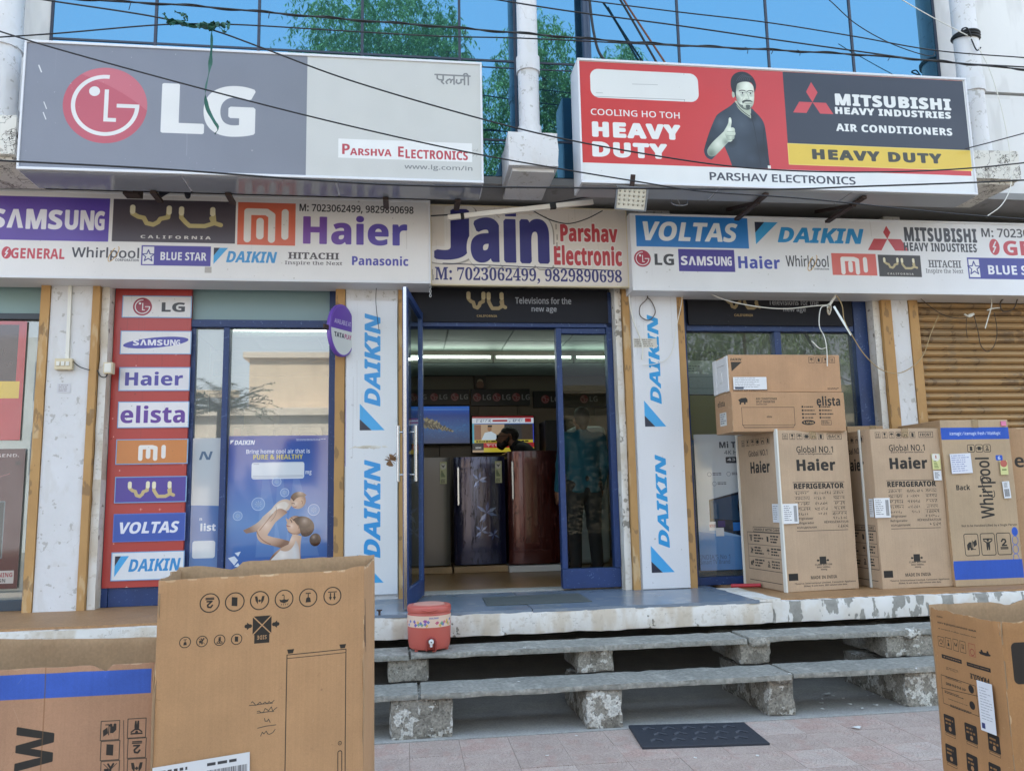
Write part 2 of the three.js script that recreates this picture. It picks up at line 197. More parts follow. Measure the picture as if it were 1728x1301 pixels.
T.blockH = dtex(512, (u, v) => 0.5 * fbm(u, v, 10, 6, 120) + 0.25 * ss(0.54, 0.6, fbm(u, v, 7, 7, 105) * 0.6 + 0.4 * fbm(u, v, 30, 4, 106)) + 0.25 * fbm(u, v, 60, 2, 121), false);
T.pave = dtex(1024, (u, v) => { const n = fbm(u, v, 8, 6, 131), s = fbm(u, v, 120, 2, 133), p = ss(0.5, 0.72, fbm(u, v, 5, 5, 137)); let c = mixc([170, 153, 143], [188, 174, 164], n); c = mixc(c, [178, 146, 134], p * 0.4); return c.map((q) => q * (0.88 + 0.24 * s)); });
T.wood = dtex(512, (u, v) => { const n = fbm(u, v, 8, 5, 141), w = ss(0.6, 0.7, fbm(u, v * 0.5, 10, 5, 145)), d = ss(0.66, 0.72, fbm(u, v, 14, 4, 149)); let c = mixc([188, 148, 94], [166, 128, 80], n); c = mixc(c, [196, 172, 136], w * 0.7); return mixc(c, [110, 88, 64], d * 0.5); });
T.shut = dtex(512, (u, v) => { const n = fbm(u, v, 8, 5, 151), r = ss(0.56, 0.7, fbm(u, v, 9, 5, 155)), d = ss(0.64, 0.7, fbm(u, v, 18, 4, 158)); let c = mixc([176, 140, 92], [158, 130, 92], n); c = mixc(c, [140, 120, 94], r * 0.6); return mixc(c, [92, 72, 52], d * 0.5); });
T.grey = dtex(512, (u, v) => { const n = fbm(u, v, 5, 6, 161), s = ss(0.58, 0.7, fbm(u, v, 6, 5, 166)); return mixc(mixc([150, 150, 150], [132, 132, 131], n), [108, 106, 102], s * 0.6); });
T.stain = dtex(512, (u, v) => { const n = fbm(u, v, 3, 5, 181), s = ss(0.52, 0.66, fbm(u, v * 0.25, 16, 4, 185)); return mixc(mixc([222, 222, 220], [210, 210, 208], n), [186, 185, 182], s * 0.3); });
T.crack = dtex(512, (u, v) => { const a = Math.abs(fbm(u, v, 4, 5, 191) - 0.5), b = Math.abs(fbm(u, v, 5, 5, 195) - 0.5), k = Math.max(ss(0.012, 0.004, a), ss(0.01, 0.003, b)), d = ss(0.6, 0.68, fbm(u, v, 8, 5, 198)); return mixc(mixc([214, 212, 204], [150, 145, 138], d * 0.6), [74, 70, 64], k * 0.9); });
T.cement = dtex(512, (u, v) => { const n = fbm(u, v, 6, 6, 201), s = fbm(u, v, 90, 2, 203); return mixc([150, 148, 144], [176, 172, 164], n).map((c) => c * (0.9 + 0.2 * s)); });
T.scratch = dtex(512, (u, v) => { const n = fbm(u, v, 6, 5, 211), s = ss(0.72, 0.76, fbm(u, v, 40, 4, 215)); return mixc(mixc([28, 58, 112], [22, 48, 94], n), [90, 110, 146], s * 0.7); });
T.tileF = dtex(512, (u, v) => { const n = fbm(u, v, 8, 5, 221), s = fbm(u, v, 100, 2, 223); return mixc([164, 126, 86], [148, 112, 76], n).map((c) => c * (0.9 + 0.2 * s)); });
T.slab = dtex(512, (u, v) => { const n = fbm(u, v, 4, 6, 231), w = ss(0.6, 0.7, fbm(u, v, 8, 5, 235)); return mixc(mixc([104, 118, 134], [122, 134, 146], n), [160, 160, 154], w * 0.3); });
const M = {
  card: tm(T.card, 0.85, { bumpMap: T.cardH, bumpScale: 0.0012 }), white: tm(T.white, 0.85, { bumpMap: T.plasterH, bumpScale: 0.004 }), chip: tm(T.chip, 0.9, { bumpMap: T.chipH, bumpScale: 0.008 }),
  stone: tm(T.stone, 0.92, { bumpMap: rep(T.blockH, 2), bumpScale: 0.008 }), block: tm(rep(T.block, 1.3), 0.95, { bumpMap: rep(T.blockH, 1.3), bumpScale: 0.014 }), wood: tm(rep(T.wood, 1, 0.5), 0.75, { bumpMap: rep(T.plasterH, 3), bumpScale: 0.0015 }),
  shut: tm(rep(T.shut, 0.7), 0.6, { metalness: 0.0 }), grey: tm(T.grey, 0.9), stain: tm(rep(T.stain, 0.5, 0.4), 0.8), crack: tm(rep(T.crack, 2), 0.9, { bumpMap: rep(T.crack, 2), bumpScale: 0.004 }), cement: tm(rep(T.cement, 1), 0.95),
  blue: tm(rep(T.scratch, 1.5), 0.45), floor: tm(T.tileF, 0.3), slab: tm(T.slab, 0.25), dark: std('#2b2c2e', 0.8), black: std('#0c0c0e', 0.6), cable: std('#1b1c20', 0.55), whiteTrim: std('#d8dade', 0.45), steel: std('#b8babc', 0.25, { metalness: 1 }), iron: std('#3a2c28', 0.7), whitePlastic: std('#d9d8cf', 0.4), cream: std('#cfc2a2', 0.45),
};
const pane = (c = '#ffffff', ior = 1.7, film = 0) => new THREE.MeshPhysicalMaterial({ color: c, roughness: 0.0, metalness: film, transmission: 1, thickness: 0, ior });
M.pane = pane('#d8e0dc', 1.8, 0.4); M.paneClear = pane('#d2e0da', 1.4); M.paneClear.specularIntensity = 0.6; M.paneRight = pane('#cdd6d2', 1.6, 0.1);
M.mirror = new THREE.MeshStandardMaterial({ color: new THREE.Color(0.095, 0.235, 0.345), roughness: 0.012, metalness: 0.9 });

M.ceilPanel = std('#8d9a92', 0.7); M.wallPanel = std('#7c7264', 0.5);
M.lens = std('#b8b4a4', 0.15);
// ---------- setting: ground, pavement, platform ----------
struct('ground', (() => { const g = new THREE.PlaneGeometry(240, 240); g.rotateX(-Math.PI / 2); g.translate(0, -0.06, 0); return uvM(g); })(), tm(rep(T.cement, 0.6), 0.95, { color: '#b0aca4' }));
{
  const pv = struct('pavement', merge([bx(-14, -0.05, -1, 16, -0.012, 8.5, 0)]), tm(rep(T.cement, 0.8), 0.95, { color: '#c8b6a8' }));
  // pressed pavers with a scalloped relief
  const H = dtex(512, (u, v) => { let m = 1; for (const [cx, cy] of [[0.5, 0], [0, 0.5], [1, 0.5], [0.5, 1], [0.5, 0.5]]) { const d = Math.hypot(u - cx, v - cy); if (v >= cy - 0.02 && d < 0.5) { const w = Math.abs(((d * 12) % 1) - 0.5); m = Math.min(m, ss(0.02, 0.2, w)); } } return 0.25 + 0.5 * m + 0.25 * fbm(u, v, 50, 3, 240); }, false);
  const r = rng(41), mats = [0, 1, 2, 3, 4].map((i) => { const t = rep(T.pave, 1.6); t.offset.set(i * 0.23, i * 0.37); const h = rep(H, 1 / 0.295); h.wrapS = h.wrapT = THREE.RepeatWrapping; return tm(t, 0.9, { color: ['#ffffff', '#f6f2f0', '#f2eeec', '#faf4f2', '#efebe9'][i], bumpMap: h, bumpScale: 0.006 }); });
  const S = 0.3, geos = [0, 1, 2].map((i) => { const g = uvM(rough(0, -0.05, 0, S - 0.0015, 0, S - 0.0015, 5, 1, 5, 0.0007, 300 + i, 16)); return g; });
  for (let i = -3; i < 14; i++) for (let j = 0; j < 8; j++) { const p = part('paver', geos[Math.floor(r() * 3)], mats[Math.floor(r() * 5)], pv); p.position.set(i * S + 0.02, -0.005 + r() * 0.0015, 1.62 + j * S); p.rotation.set((r() - 0.5) * 0.004, 0, (r() - 0.5) * 0.004); }
}
{
  const g = [rough(-9, 0.483, 0.3, -0.34, 0.642, 0.91, 60, 3, 6, 0.01, 11, 8), rough(-0.338, 0.486, 0.3, 2.72, 0.644, 0.93, 60, 4, 6, 0.01, 12, 8), rough(2.722, 0.484, 0.3, 9, 0.648, 0.905, 60, 4, 6, 0.01, 13, 8)];
  const pl = struct('raised_platform', merge(g.slice(0, 2)), tm(rep(T.chip, 0.7), 0.9, { bumpMap: rep(T.chipH, 0.7), bumpScale: 0.012 })); part('scraped_edge', merge([g[2]]), tm(rep(T.scrape, 0.8), 0.9, { bumpMap: rep(T.scrape, 0.8), bumpScale: 0.006 }), pl);
  part('stone_floor', merge([rough(-0.33, 0.636, -0.2, 0.9, 0.66, 0.922, 12, 1, 8, 0.002, 14, 8), rough(0.904, 0.636, -0.2, 2.62, 0.6605, 0.925, 16, 1, 8, 0.002, 15, 8)]), M.slab, pl);
  part('brown_floor', merge([rough(-9, 0.636, -0.4, -0.335, 0.66, 0.86, 20, 1, 6, 0.003, 16, 8), rough(2.72, 0.636, -0.4, 9, 0.659, 0.86, 20, 1, 6, 0.004, 17, 8)]), tm(T.tileF, 0.55), pl);
  part('cement_lip', merge([rough(2.6, 0.64, 0.1, 2.8, 0.664, 0.9, 4, 1, 10, 0.006, 18, 9)]), M.chip, pl);
  part('back_wall', merge([bx(-9, -0.05, -2.7, 9, 0.59, -2.6, 0)]), tm(T.cement, 1), pl);
  part('side_wall', merge([bx(-9.15, -0.05, -2.7, -9.01, 0.63, 0.9, 0)]), tm(T.cement, 1), pl); part('side_wall', merge([bx(9.01, -0.05, -2.7, 9.15, 0.63, 0.9, 0)]), tm(T.cement, 1), pl); part('under_slab', merge([bx(-9, 0.575, -2.6, 9, 0.598, 0.3, 0)]), tm(T.cement, 1), pl); part('under_floor', merge([rough(-9, -0.06, -2.6, 9, -0.004, 1.6, 60, 1, 20, 0.004, 19, 6)]), tm(rep(T.cement, 1.3), 1), pl);
}
// ---------- two long stone steps on blocks ----------
{
  const up = thing('stone_step', 'upper grey stone step on short blocks, directly under the white platform edge', 'step'), lo = thing('stone_step', 'lower grey stone step on blocks, nearest the pavement', 'step');
  const slab = (p, x0, x1, y0, y1, z0, z1, s) => part('slab', merge([rough(x0, y0, z0, x1, y1, z1, Math.ceil((x1 - x0) * 22), 2, 8, 0.006, s, 10)]), M.stone, p);
  slab(up, -1.6, 0.02, 0.406, 0.444, 0.955, 1.255, 31); slab(up, 0.032, 2.36, 0.41, 0.449, 0.95, 1.262, 32); slab(up, 2.375, 5.4, 0.414, 0.456, 0.95, 1.25, 33);
  slab(lo, -1.6, 0.075, 0.226, 0.264, 1.24, 1.57, 34); slab(lo, 0.088, 2.52, 0.228, 0.267, 1.235, 1.585, 35); slab(lo, 2.53, 5.4, 0.23, 0.27, 1.24, 1.57, 36);
  const blk = (p, x0, x1, y0, y1, z0, z1, s) => part('block', merge([rough(x0, y0, z0, x1, y1, z1, 8, 6, 10, 0.012, s, 12)]), M.block, p);
  blk(up, -0.12, 0.15, 0.262, 0.41, 0.85, 1.215, 41); blk(up, 1.16, 1.42, 0.262, 0.412, 0.7, 1.22, 42); blk(up, 2.32, 2.56, 0.262, 0.415, 0.6, 1.215, 43); blk(up, 3.42, 3.8, 0.262, 0.415, 0.6, 1.22, 44);
  blk(lo, -0.1, 0.29, -0.01, 0.232, 1.1, 1.555, 51); blk(lo, 1.13, 1.37, -0.01, 0.232, 0.85, 1.57, 52); blk(lo, 2.36, 2.55, -0.01, 0.232, 0.7, 1.53, 53); blk(lo, 3.36, 3.8, -0.01, 0.234, 0.7, 1.5, 54);
  // lumps of mortar that hold the slabs
  const mortar = (p, x, y, z, s) => part('mortar', merge([rough(x - 0.07, y - 0.035, z - 0.06, x + 0.07, y + 0.03, z + 0.02, 6, 4, 5, 0.016, s, 18)]), M.block, p);
  mortar(up, 2.46, 0.42, 1.24, 61); mortar(up, 3.62, 0.43, 1.24, 62); mortar(lo, 2.47, 0.238, 1.545, 63);
}
// ---------- the shop building ----------
const B = thing('shop_building', 'two-storey shop building with blue mirror glass above and open shopfronts below', 'building');
{
  const Y0 = 0.655, Y1 = 4.02;
  part('pilaster', merge([bx(-2.853, Y0, -0.35, -2.533, Y1, 0)]), M.white, B); part('pilaster', merge([bx(-0.502, Y0, -0.35, -0.06, Y1, 0)]), M.white, B);
  part('pilaster', merge([bx(1.98, Y0, -0.35, 2.398, Y1, 0)]), M.white, B); part('pilaster', merge([bx(4.49, Y0, -0.35, 4.663, Y1, 0)]), M.white, B);
  for (const [a, b, s] of [[-2.926, -2.855, 1], [-2.531, -2.472, 2], [-0.584, -0.504, 3], [-0.058, -0.012, 4], [1.915, 1.978, 5], [2.4, 2.478, 6], [4.39, 4.488, 7], [4.665, 4.755, 8]]) part('trim', merge([rough(a, Y0 + 0.004, -0.12, b, Y1 - 0.6, 0.014, 2, 40, 2, 0.0015, 70 + s, 10)]), M.wood, B);
  for (const [a, b] of [[-2.47, -2.405], [1.85, 1.913], [4.32, 4.388]]) part('reveal', merge([rough(a, Y0, -0.4, b, 3.5, -0.02, 2, 30, 4, 0.004, 90 + Math.round(a), 9)]), tm(rep(T.chip, 0.6), 0.9), B);
  // wall over the shopfronts, hidden in the shade behind the name boards
  part('wall', merge([bx(-9, 3.285, -0.4, 9.5, 4.02, -0.2, 0)]), M.grey, B);
  part('canopy_slab', merge([bx(-9, 4.02, -3.9, 10, 4.085, 0.5, 0.004)]), M.grey, B);
  // rooms
  part('ceiling', merge([bx(-2.38, 3.4, -3.7, 4.4, 3.46, -0.4, 0)]), std('#7c8982', 0.85), B);
  for (let i = -3; i < 5; i++) for (let j = 0; j < 5; j++) part('ceiling_panel', uvM(bx(i * 0.76 + 0.5, 3.385, -1.05 - j * 0.62, i * 0.76 + 1.245, 3.4, -0.45 - j * 0.62, 0.003)), M.ceilPanel, B);
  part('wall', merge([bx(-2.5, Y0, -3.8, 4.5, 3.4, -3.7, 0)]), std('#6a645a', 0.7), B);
  part('wall', merge([bx(-2.56, Y0, -3.7, -2.46, 3.46, -0.35, 0), bx(4.42, Y0, -3.7, 4.52, 3.46, -0.35, 0), bx(-6, Y0, -1.7, -2.57, 3.4, -1.6, 0), bx(-6.1, Y0, -1.7, -6, 3.46, -0.2, 0)]), std('#8f8b84', 0.8), B);
  part('floor', merge([bx(-2.46, 0.6, -3.7, 4.42, 0.657, -0.395, 0), bx(-6, 0.6, -1.6, -2.57, 0.657, -0.395, 0)]), M.floor, B);
  for (let i = 0; i < 8; i++) part('wall_panel', uvM(bx(-0.6 + i * 0.52, Y0 + 0.1, -3.7, -0.09 + i * 0.52, 2.78, -3.672, 0.004)), M.wallPanel, B);
  part('wall_valance', merge([bx(-2.4, 3.06, -3.7, 4.3, 3.24, -3.62, 0.005)]), std('#3c4644', 0.6), B);
}
function frameBars(p, list, m = M.blue) { for (const q of list) part('frame', merge([bx(...q)]), m, p); }
function glassPane(p, x0, y0, x1, y1, z, m = M.pane) { const g = new THREE.PlaneGeometry(x1 - x0, y1 - y0); g.translate((x0 + x1) / 2, (y0 + y1) / 2, z); return part('pane', g, m, p); }
{
  const w = sub('shop_window', B); // behind the brand board and the blue poster
  frameBars(w, [[-2.405, 0.66, -0.24, -2.355, 3.28, -0.13], [-2.353, 0.66, -0.23, -0.648, 0.84, -0.14], [-1.522, 0.842, -0.23, -1.473, 2.934, -0.13], [-0.646, 0.66, -0.24, -0.588, 3.28, -0.12], [-2.353, 2.936, -0.23, -0.648, 3.0, -0.13], [-1.79, 0.842, -0.22, -1.75, 2.934, -0.15]]);
  glassPane(w, -2.353, 0.842, -1.523, 2.934, -0.185); glassPane(w, -1.473, 0.842, -0.646, 2.934, -0.185);
  part('transom_board', merge([bx(-2.353, 3.002, -0.2, -0.648, 3.28, -0.165)]), std('#7f9ba0', 0.4), w);
}
{
  const w = sub('shop_window', B); // behind the stacked boxes
  frameBars(w, [[2.485, 0.66, -0.24, 2.545, 3.28, -0.13], [2.547, 0.66, -0.23, 4.18, 0.73, -0.14], [3.389, 0.732, -0.23, 3.453, 2.928, -0.13], [4.182, 0.66, -0.24, 4.316, 3.28, -0.12], [2.547, 2.93, -0.23, 4.18, 3.0, -0.13]]);
  glassPane(w, 2.547, 0.732, 3.389, 2.928, -0.185, M.paneRight); glassPane(w, 3.453, 0.732, 4.182, 2.928, -0.185, M.paneRight);
  part('transom_board', merge([bx(2.547, 3.002, -0.22, 4.18, 3.28, -0.17)]), std('#26344e', 0.4), w);
}
{
  const w = sub('shop_window', B); // the neighbour on the far left
  frameBars(w, [[-2.985, 0.66, -0.22, -2.93, 3.28, -0.12], [-5.9, 2.99, -0.22, -2.987, 3.04, -0.13], [-5.9, 0.66, -0.22, -2.987, 0.74, -0.13]], std('#3c4650', 0.5));
  glassPane(w, -5.9, 0.742, -2.987, 2.988, -0.175); part('transom_board', merge([bx(-5.9, 3.042, -0.2, -2.987, 3.28, -0.165)]), std('#86a3a4', 0.45), w);
}
{
  const d = sub('doorway', B);
  frameBars(d, [[0, 2.952, -0.24, 1.848, 3.0, -0.12], [-0.01, 0.66, -0.24, 0.05, 3.28, -0.12], [1.333, 0.842, -0.22, 1.382, 2.95, -0.13], [1.794, 0.842, -0.22, 1.848, 3.28, -0.12], [1.333, 0.675, -0.22, 1.848, 0.84, -0.13], [1.384, 2.9, -0.21, 1.792, 2.95, -0.14]]);
  glassPane(d, 1.382, 0.84, 1.794, 2.9, -0.175, M.paneClear);
  part('threshold', merge([rough(0.05, 0.64, -0.42, 1.85, 0.668, -0.2, 20, 1, 2, 0.003, 95)]), M.cement, d);
  part('transom_board', merge([bx(0.052, 3.002, -0.22, 1.792, 3.28, -0.16)]), std('#26344e', 0.4), d);
}
{
  // glass door, opened outwards past square; built along +x from its hinge
  const d = sub('glass_door', B); d.position.set(0.135, 0.672, -0.11); d.rotation.y = -Math.atan2(0.89, -0.14); d.rotation.y = -Math.PI / 2 - 0.155;
  const W = 0.89, H = 2.395; for (const q of [[0, 0, -0.02, 0.05, H, 0.02], [W - 0.05, 0, -0.02, W, H, 0.02], [0.051, 0, -0.018, W - 0.051, 0.13, 0.018], [0.051, H - 0.06, -0.018, W - 0.051, H, 0.018]]) part('frame', merge([bx(...q)]), M.blue, d);
  part('edge_strip', merge([bx(W, 0.001, -0.012, W + 0.006, H - 0.001, 0.012, 0.001)]), M.steel, d);
  const g = new THREE.PlaneGeometry(W - 0.1, H - 0.19); g.translate(W / 2, H / 2 + 0.035, 0); part('pane', g, M.paneClear, d);
  const h = []; for (const s of [-1, 1]) { h.push(cyl([W - 0.09, 0.92, s * 0.065], [W - 0.09, 1.34, s * 0.065], 0.013)); for (const y of [0.97, 1.29]) h.push(cyl([W - 0.09, y, s * 0.002], [W - 0.09, y, s * 0.066], 0.008)); }
  part('handle', merge(h), M.steel, d);
}
{
  const s = sub('roller_shutter', B), P = 0.0675, n = 41, sh = new THREE.Shape(); // one slat: a bulge with a rolled lip
  const pts = []; for (let i = 0; i <= 14; i++) { const t = i / 14; pts.push([t < 0.8 ? 0.0 + 0.026 * Math.sin(Math.PI * t / 0.8) : -0.02, t * (P - 0.003)]); }
  sh.moveTo(-0.034, 0); for (const p of pts) sh.lineTo(...p); sh.lineTo(-0.034, P - 0.003);
  const r = rng(77), gs = [0, 1, 2, 3].map((k) => { const g = new THREE.ExtrudeGeometry(sh, { depth: 3.4, steps: 1, bevelEnabled: false }); g.rotateY(-Math.PI / 2); g.translate(3.4, 0, 0); const q = uvM(g), uv = q.attributes.uv; for (let i = 0; i < uv.count; i++) uv.setXY(i, uv.getX(i) + k * 0.37, uv.getY(i) + k * 1.7); return q; });
  for (let i = 0; i < n; i++) { const q = part('slat', gs[Math.floor(r() * 4)], M.shut, s); q.position.set(4.762, 0.665 + i * P, -0.1 + (r() - 0.5) * 0.004); q.rotation.x = (r() - 0.5) * 0.03; }
  part('bottom_rail', merge([bx(4.762, 0.66, -0.12, 8.1, 0.672, -0.07)]), M.shut, s); part('backing', merge([bx(4.762, 0.66, -0.2, 9, 3.6, -0.16)]), M.dark, s);
}
{
  // upper storey: mirror glass in dark metal bars
  const xs = [-2.758, -1.978, -1.177, -0.347, 0.46, 0.93, 1.56, 2.381, 3.206, 4.012, 4.844], ys = [4.09, 4.405, 5.11, 6.55, 8.0], r = rng(5), bar0 = std('#2c3444', 0.5);
  for (let i = 0; i < xs.length - 1; i++) for (let j = 0; j < 4; j++) {
    const w = xs[i + 1] - xs[i] - 0.006, h = ys[j + 1] - ys[j] - 0.006, g = new RoundedBoxGeometry(w, h, 0.012, 1, 0.002), p = part('glass_pane', g, M.mirror, B);
    p.position.set((xs[i] + xs[i + 1]) / 2, (ys[j] + ys[j + 1]) / 2, 0.49); p.rotation.set((r() - 0.5) * 0.006, (r() - 0.5) * 0.008, 0);
  }
  for (const x of xs) part('mullion', merge([bx(x - 0.011, 4.09, 0.478, x + 0.011, 8, 0.505, 0.002)]), bar0, B);
  for (const y of ys.slice(1)) part('transom', merge([bx(-2.747, y - 0.009, 0.478, 4.833, y + 0.009, 0.503, 0.002)]), bar0, B);
  part('transom', merge([bx(-2.747, 5.045, 0.478, 4.833, 5.055, 0.501, 0.002)]), bar0, B);
  part('wall', merge([bx(-9, 4.087, -3.8, -2.77, 11, 0.49, 0), bx(4.856, 5.06, -3.8, 10, 11, 0.49, 0), bx(4.856, 4.087, -3.8, 10, 5.035, 0.48, 0), bx(-2.77, 8.02, -3.8, 4.856, 11, 0.48, 0)]), M.stain, B);
  part('wall', merge([bx(-2.77, 4.087, -3.8, 4.856, 8.0, 0.3, 0), bx(-9, 0.66, -4.2, 10, 11, -3.85, 0), bx(-9.2, 0, -4.2, -9, 11, 0.4, 0), bx(10, 0, -4.2, 10.2, 11, 0.4, 0)]), M.dark, B);
  part('roof', merge([bx(-9, 11, -4.2, 10, 11.2, 0.6, 0)]), M.grey, B);
  // concrete brackets that carry the rain pipes
  const br = (x0, x1, y0, y1, z1, m, s) => part('bracket', merge([rough(x0, y0, 0.5, x1, y1, z1, 8, 6, 8, 0.005, s, 9), rough(x0 + 0.03, y0 - 0.03, 0.3, x1 - 0.03, y0, z1 - 0.05, 6, 2, 6, 0.003, s + 1, 9)]), m, B);
  br(0.795, 1.19, 3.995, 4.268, 0.95, M.white, 400); br(4.735, 5.2, 4.04, 4.295, 0.9, M.crack, 410); br(-3.4, -2.78, 3.97, 4.27, 0.9, M.crack, 420);
}
for (const [x, r, y0, y1, z, l] of [[0.997, 0.084, 4.262, 9, 0.75, 'white rain pipe tied with wire, between the two big signs'], [4.962, 0.1, 4.29, 9, 0.72, 'white rain pipe on the right, tied with black tape'], [-2.985, 0.115, 4.26, 9, 0.72, 'thick stained white rain pipe at the left edge']]) {
  const p = thing('rain_pipe', l, 'pipe', undefined), g = new THREE.CylinderGeometry(r, r, y1 - y0, 28, 1); g.translate(x, (y0 + y1) / 2, z); part('pipe', uvM(g), tm(rep(T.white, 1), 0.5), p);
  for (const y of [y0 + 0.02, y0 + 0.62]) { const q = new THREE.CylinderGeometry(r + 0.012, r + 0.012, 0.13, 28, 1); q.translate(x, y + 0.05, z); part('collar', uvM(q), tm(T.white, 0.55), p); }
  const rg = rng(Math.round(x * 100)), w = []; for (let i = 0; i < 5; i++) { const q = new THREE.TorusGeometry(r + 0.006, 0.004, 5, 28); q.rotateX(Math.PI / 2 + (rg() - 0.5) * 0.25); q.translate(x, y0 + 0.66 + (rg() - 0.5) * 0.16, z); w.push(q); } part('wire_tie', merge(w), x > 4 ? M.black : std('#8d7a5c', 0.7), p);
}
{ const p = single('vent_post', merge([cyl([1.525, 4.85, 0.62], [1.525, 9, 0.62], 0.038)]), std('#34445c', 0.45), 'dark blue post standing before the mirror glass, left of the red sign', 'post'); }
// ---------- signs ----------
// a lit-box sign: body, printed face, edge frame, hangers
function signBox(name, label, x0, y1, w, h, zf, depth, v, o = {}) {
  const t = thing(name, label, 'sign'), y0 = y1 - h, fr = o.frame ?? 0.016, side = o.side ?? M.whiteTrim, z0 = zf - depth;
  part('body', merge([bx(x0, y0, z0, x0 + w, y1, zf - 0.006, 0.004)]), side, t);
  const m = tm(v.tex(), o.rough ?? 0.32); part('sign_face', face(x0, y1, w, h, zf - 0.001, o.sag ?? 0.006, o.seed ?? 3, Math.ceil(w * 8), Math.ceil(h * 8)), m, t);
  for (const q of [[x0 - 0.004, y1 - fr, x0 + w + 0.004, y1 + 0.004], [x0 - 0.004, y0 - 0.004, x0 + w + 0.004, y0 + fr], [x0 - 0.004, y0 + fr, x0 + fr * 0.7, y1 - fr], [x0 + w - fr * 0.7, y0 + fr, x0 + w + 0.004, y1 - fr]]) part('frame', merge([bx(q[0], q[1], z0 + 0.02, q[2], q[3], zf + 0.012, 0.003)]), o.fm ?? M.whiteTrim, t);
  if (o.under) { const n = Math.round(w / 1.15); for (let i = 0; i < n; i++) part('under_panel', merge([bx(x0 + 0.01 + i * w / n, y0 - 0.012, z0 + 0.01, x0 + (i + 1) * w / n - 0.006, y0 - 0.005, zf - 0.01, 0.002)]), o.under, t); }
  for (const ax of o.arms ?? []) { part('arm', merge([bx(ax - 0.022, y0 - 0.04, o.struts ? 0.3 : 0.45, ax + 0.022, y0 - 0.016, zf - (o.struts ? 0.05 : 0.3), 0.003)]), M.iron, t); if (o.struts) part('strut', merge([bar([ax, y0 - 0.04, zf - 0.2], [ax, 4.0, 0.12], 0.03, 0.03)]), M.iron, t); }
  return t;
}

const underGlossy = std('#8a8f98', 0.12), underMatt = std('#9a9fa4', 0.35);
{ // grey and silver sign, upper left
  const W = 3.324, H = 0.98, v = new Cv(W, H, 600, '#c3c4c1'), [sx] = [2,0.514];
  v.rect(0, 0, sx, H, '#797d88');
  const [ax, ay] = [0.569,0.476], [rx] = [0.86,0.472], R = rx - ax; lgFace(v, ax, ay, R, '#b2505e', '#d5d5d3');
  { const k = v.k, x = v.x; x.fillStyle = 'rgba(255,225,225,0.13)'; x.beginPath(); x.arc(ax * k, ay * k, R * k, -2.2, 0.1); x.quadraticCurveTo((ax + R * 0.3) * k, (ay - R * 0.5) * k, (ax - R * 0.6) * k, (ay - R * 0.8) * k); x.fill(); lgFace.call(null, v, ax, ay, 0.0001); }
  v.txt('L', 0.969,0.289, 1.259,0.662, '#d8d8d6', { fat: 3 }); v.txt('G', 1.266,0.292, 1.616,0.669, '#d8d8d6', { fat: 5 });
  { // Devanagari lettering, upper right
    const [a, b] = [2.964,0.104], [c, d] = [3.234,0.188], w = c - a, h = d - b, P = (x, y) => [a + w * x, b + h * y], L = (p) => v.line(p.map((q) => P(...q)), '#7d7e80', 0.0125);
    L([[0, 0.12], [1, 0.12]]); L([[0.06, 0.12], [0.06, 0.5], [0.12, 0.62], [0.22, 0.62]]); L([[0.23, 0.12], [0.23, 0.6], [0.18, 0.8], [0.24, 0.98]]);
    L([[0.36, 0.6], [0.31, 0.8], [0.34, 0.95]]); L([[0.36, 0.6], [0.42, 0.5], [0.46, 0.65], [0.44, 0.85]]); L([[0.46, 0.6], [0.54, 0.5]]); L([[0.54, 0.12], [0.54, 0.98]]);
    L([[0.62, 0.55], [0.6, 0.8], [0.66, 0.92], [0.74, 0.8], [0.74, 0.5], [0.84, 0.5]]); L([[0.84, 0.12], [0.84, 0.98]]); L([[0.95, 0.12], [0.95, 0.98]]); L([[0.95, 0.12], [0.91, -0.1], [0.84, -0.08], [0.82, 0.04]]);
  }
  v.rect(2.235,0.665, 3.242,0.816, '#dfe0df'); v.txt('P', 2.264,0.703, 2.321,0.786, '#b04450'); v.txt('ARSHVA', 2.323,0.737, 2.631,0.792, '#b04450', { fat: 2 }); v.txt('E', 2.68,0.712, 2.723,0.793, '#b04450'); v.txt('LECTRONICS', 2.736,0.732, 3.209,0.802, '#b04450', { fat: 2 });
  v.txt('www.lg.com/in', 2.728,0.848, 3.242,0.896, '#76787a', { w: 'normal', fat: 2 });
  v.squig(3.244,0.702, 3.29,0.732, '#9c9c9c', 5, false); v.squig(3.244,0.745, 3.289,0.775, '#9c9c9c', 6, false);
  v.grime(1, 90, '225,225,225', 3); for (const [p, q, s] of [[0.1, 0.19, 8], [0.15, 0.47, 4], [0.15, 0.55, 5]]) v.line([[p, q], [p + 0.012, q + 0.03], [p + 0.02, q + 0.05]], 'rgba(230,230,228,0.8)', 0.004 + s * 0.0006);
  signBox('sign', 'large grey and silver sign with a round red face logo, upper left', -2.73, 4.82, W, H, 0.95, 0.34, v, { under: underGlossy, arms: [-1.9, -1.35, -0.15, 0.42], seed: 4, sag: 0.008 });
}
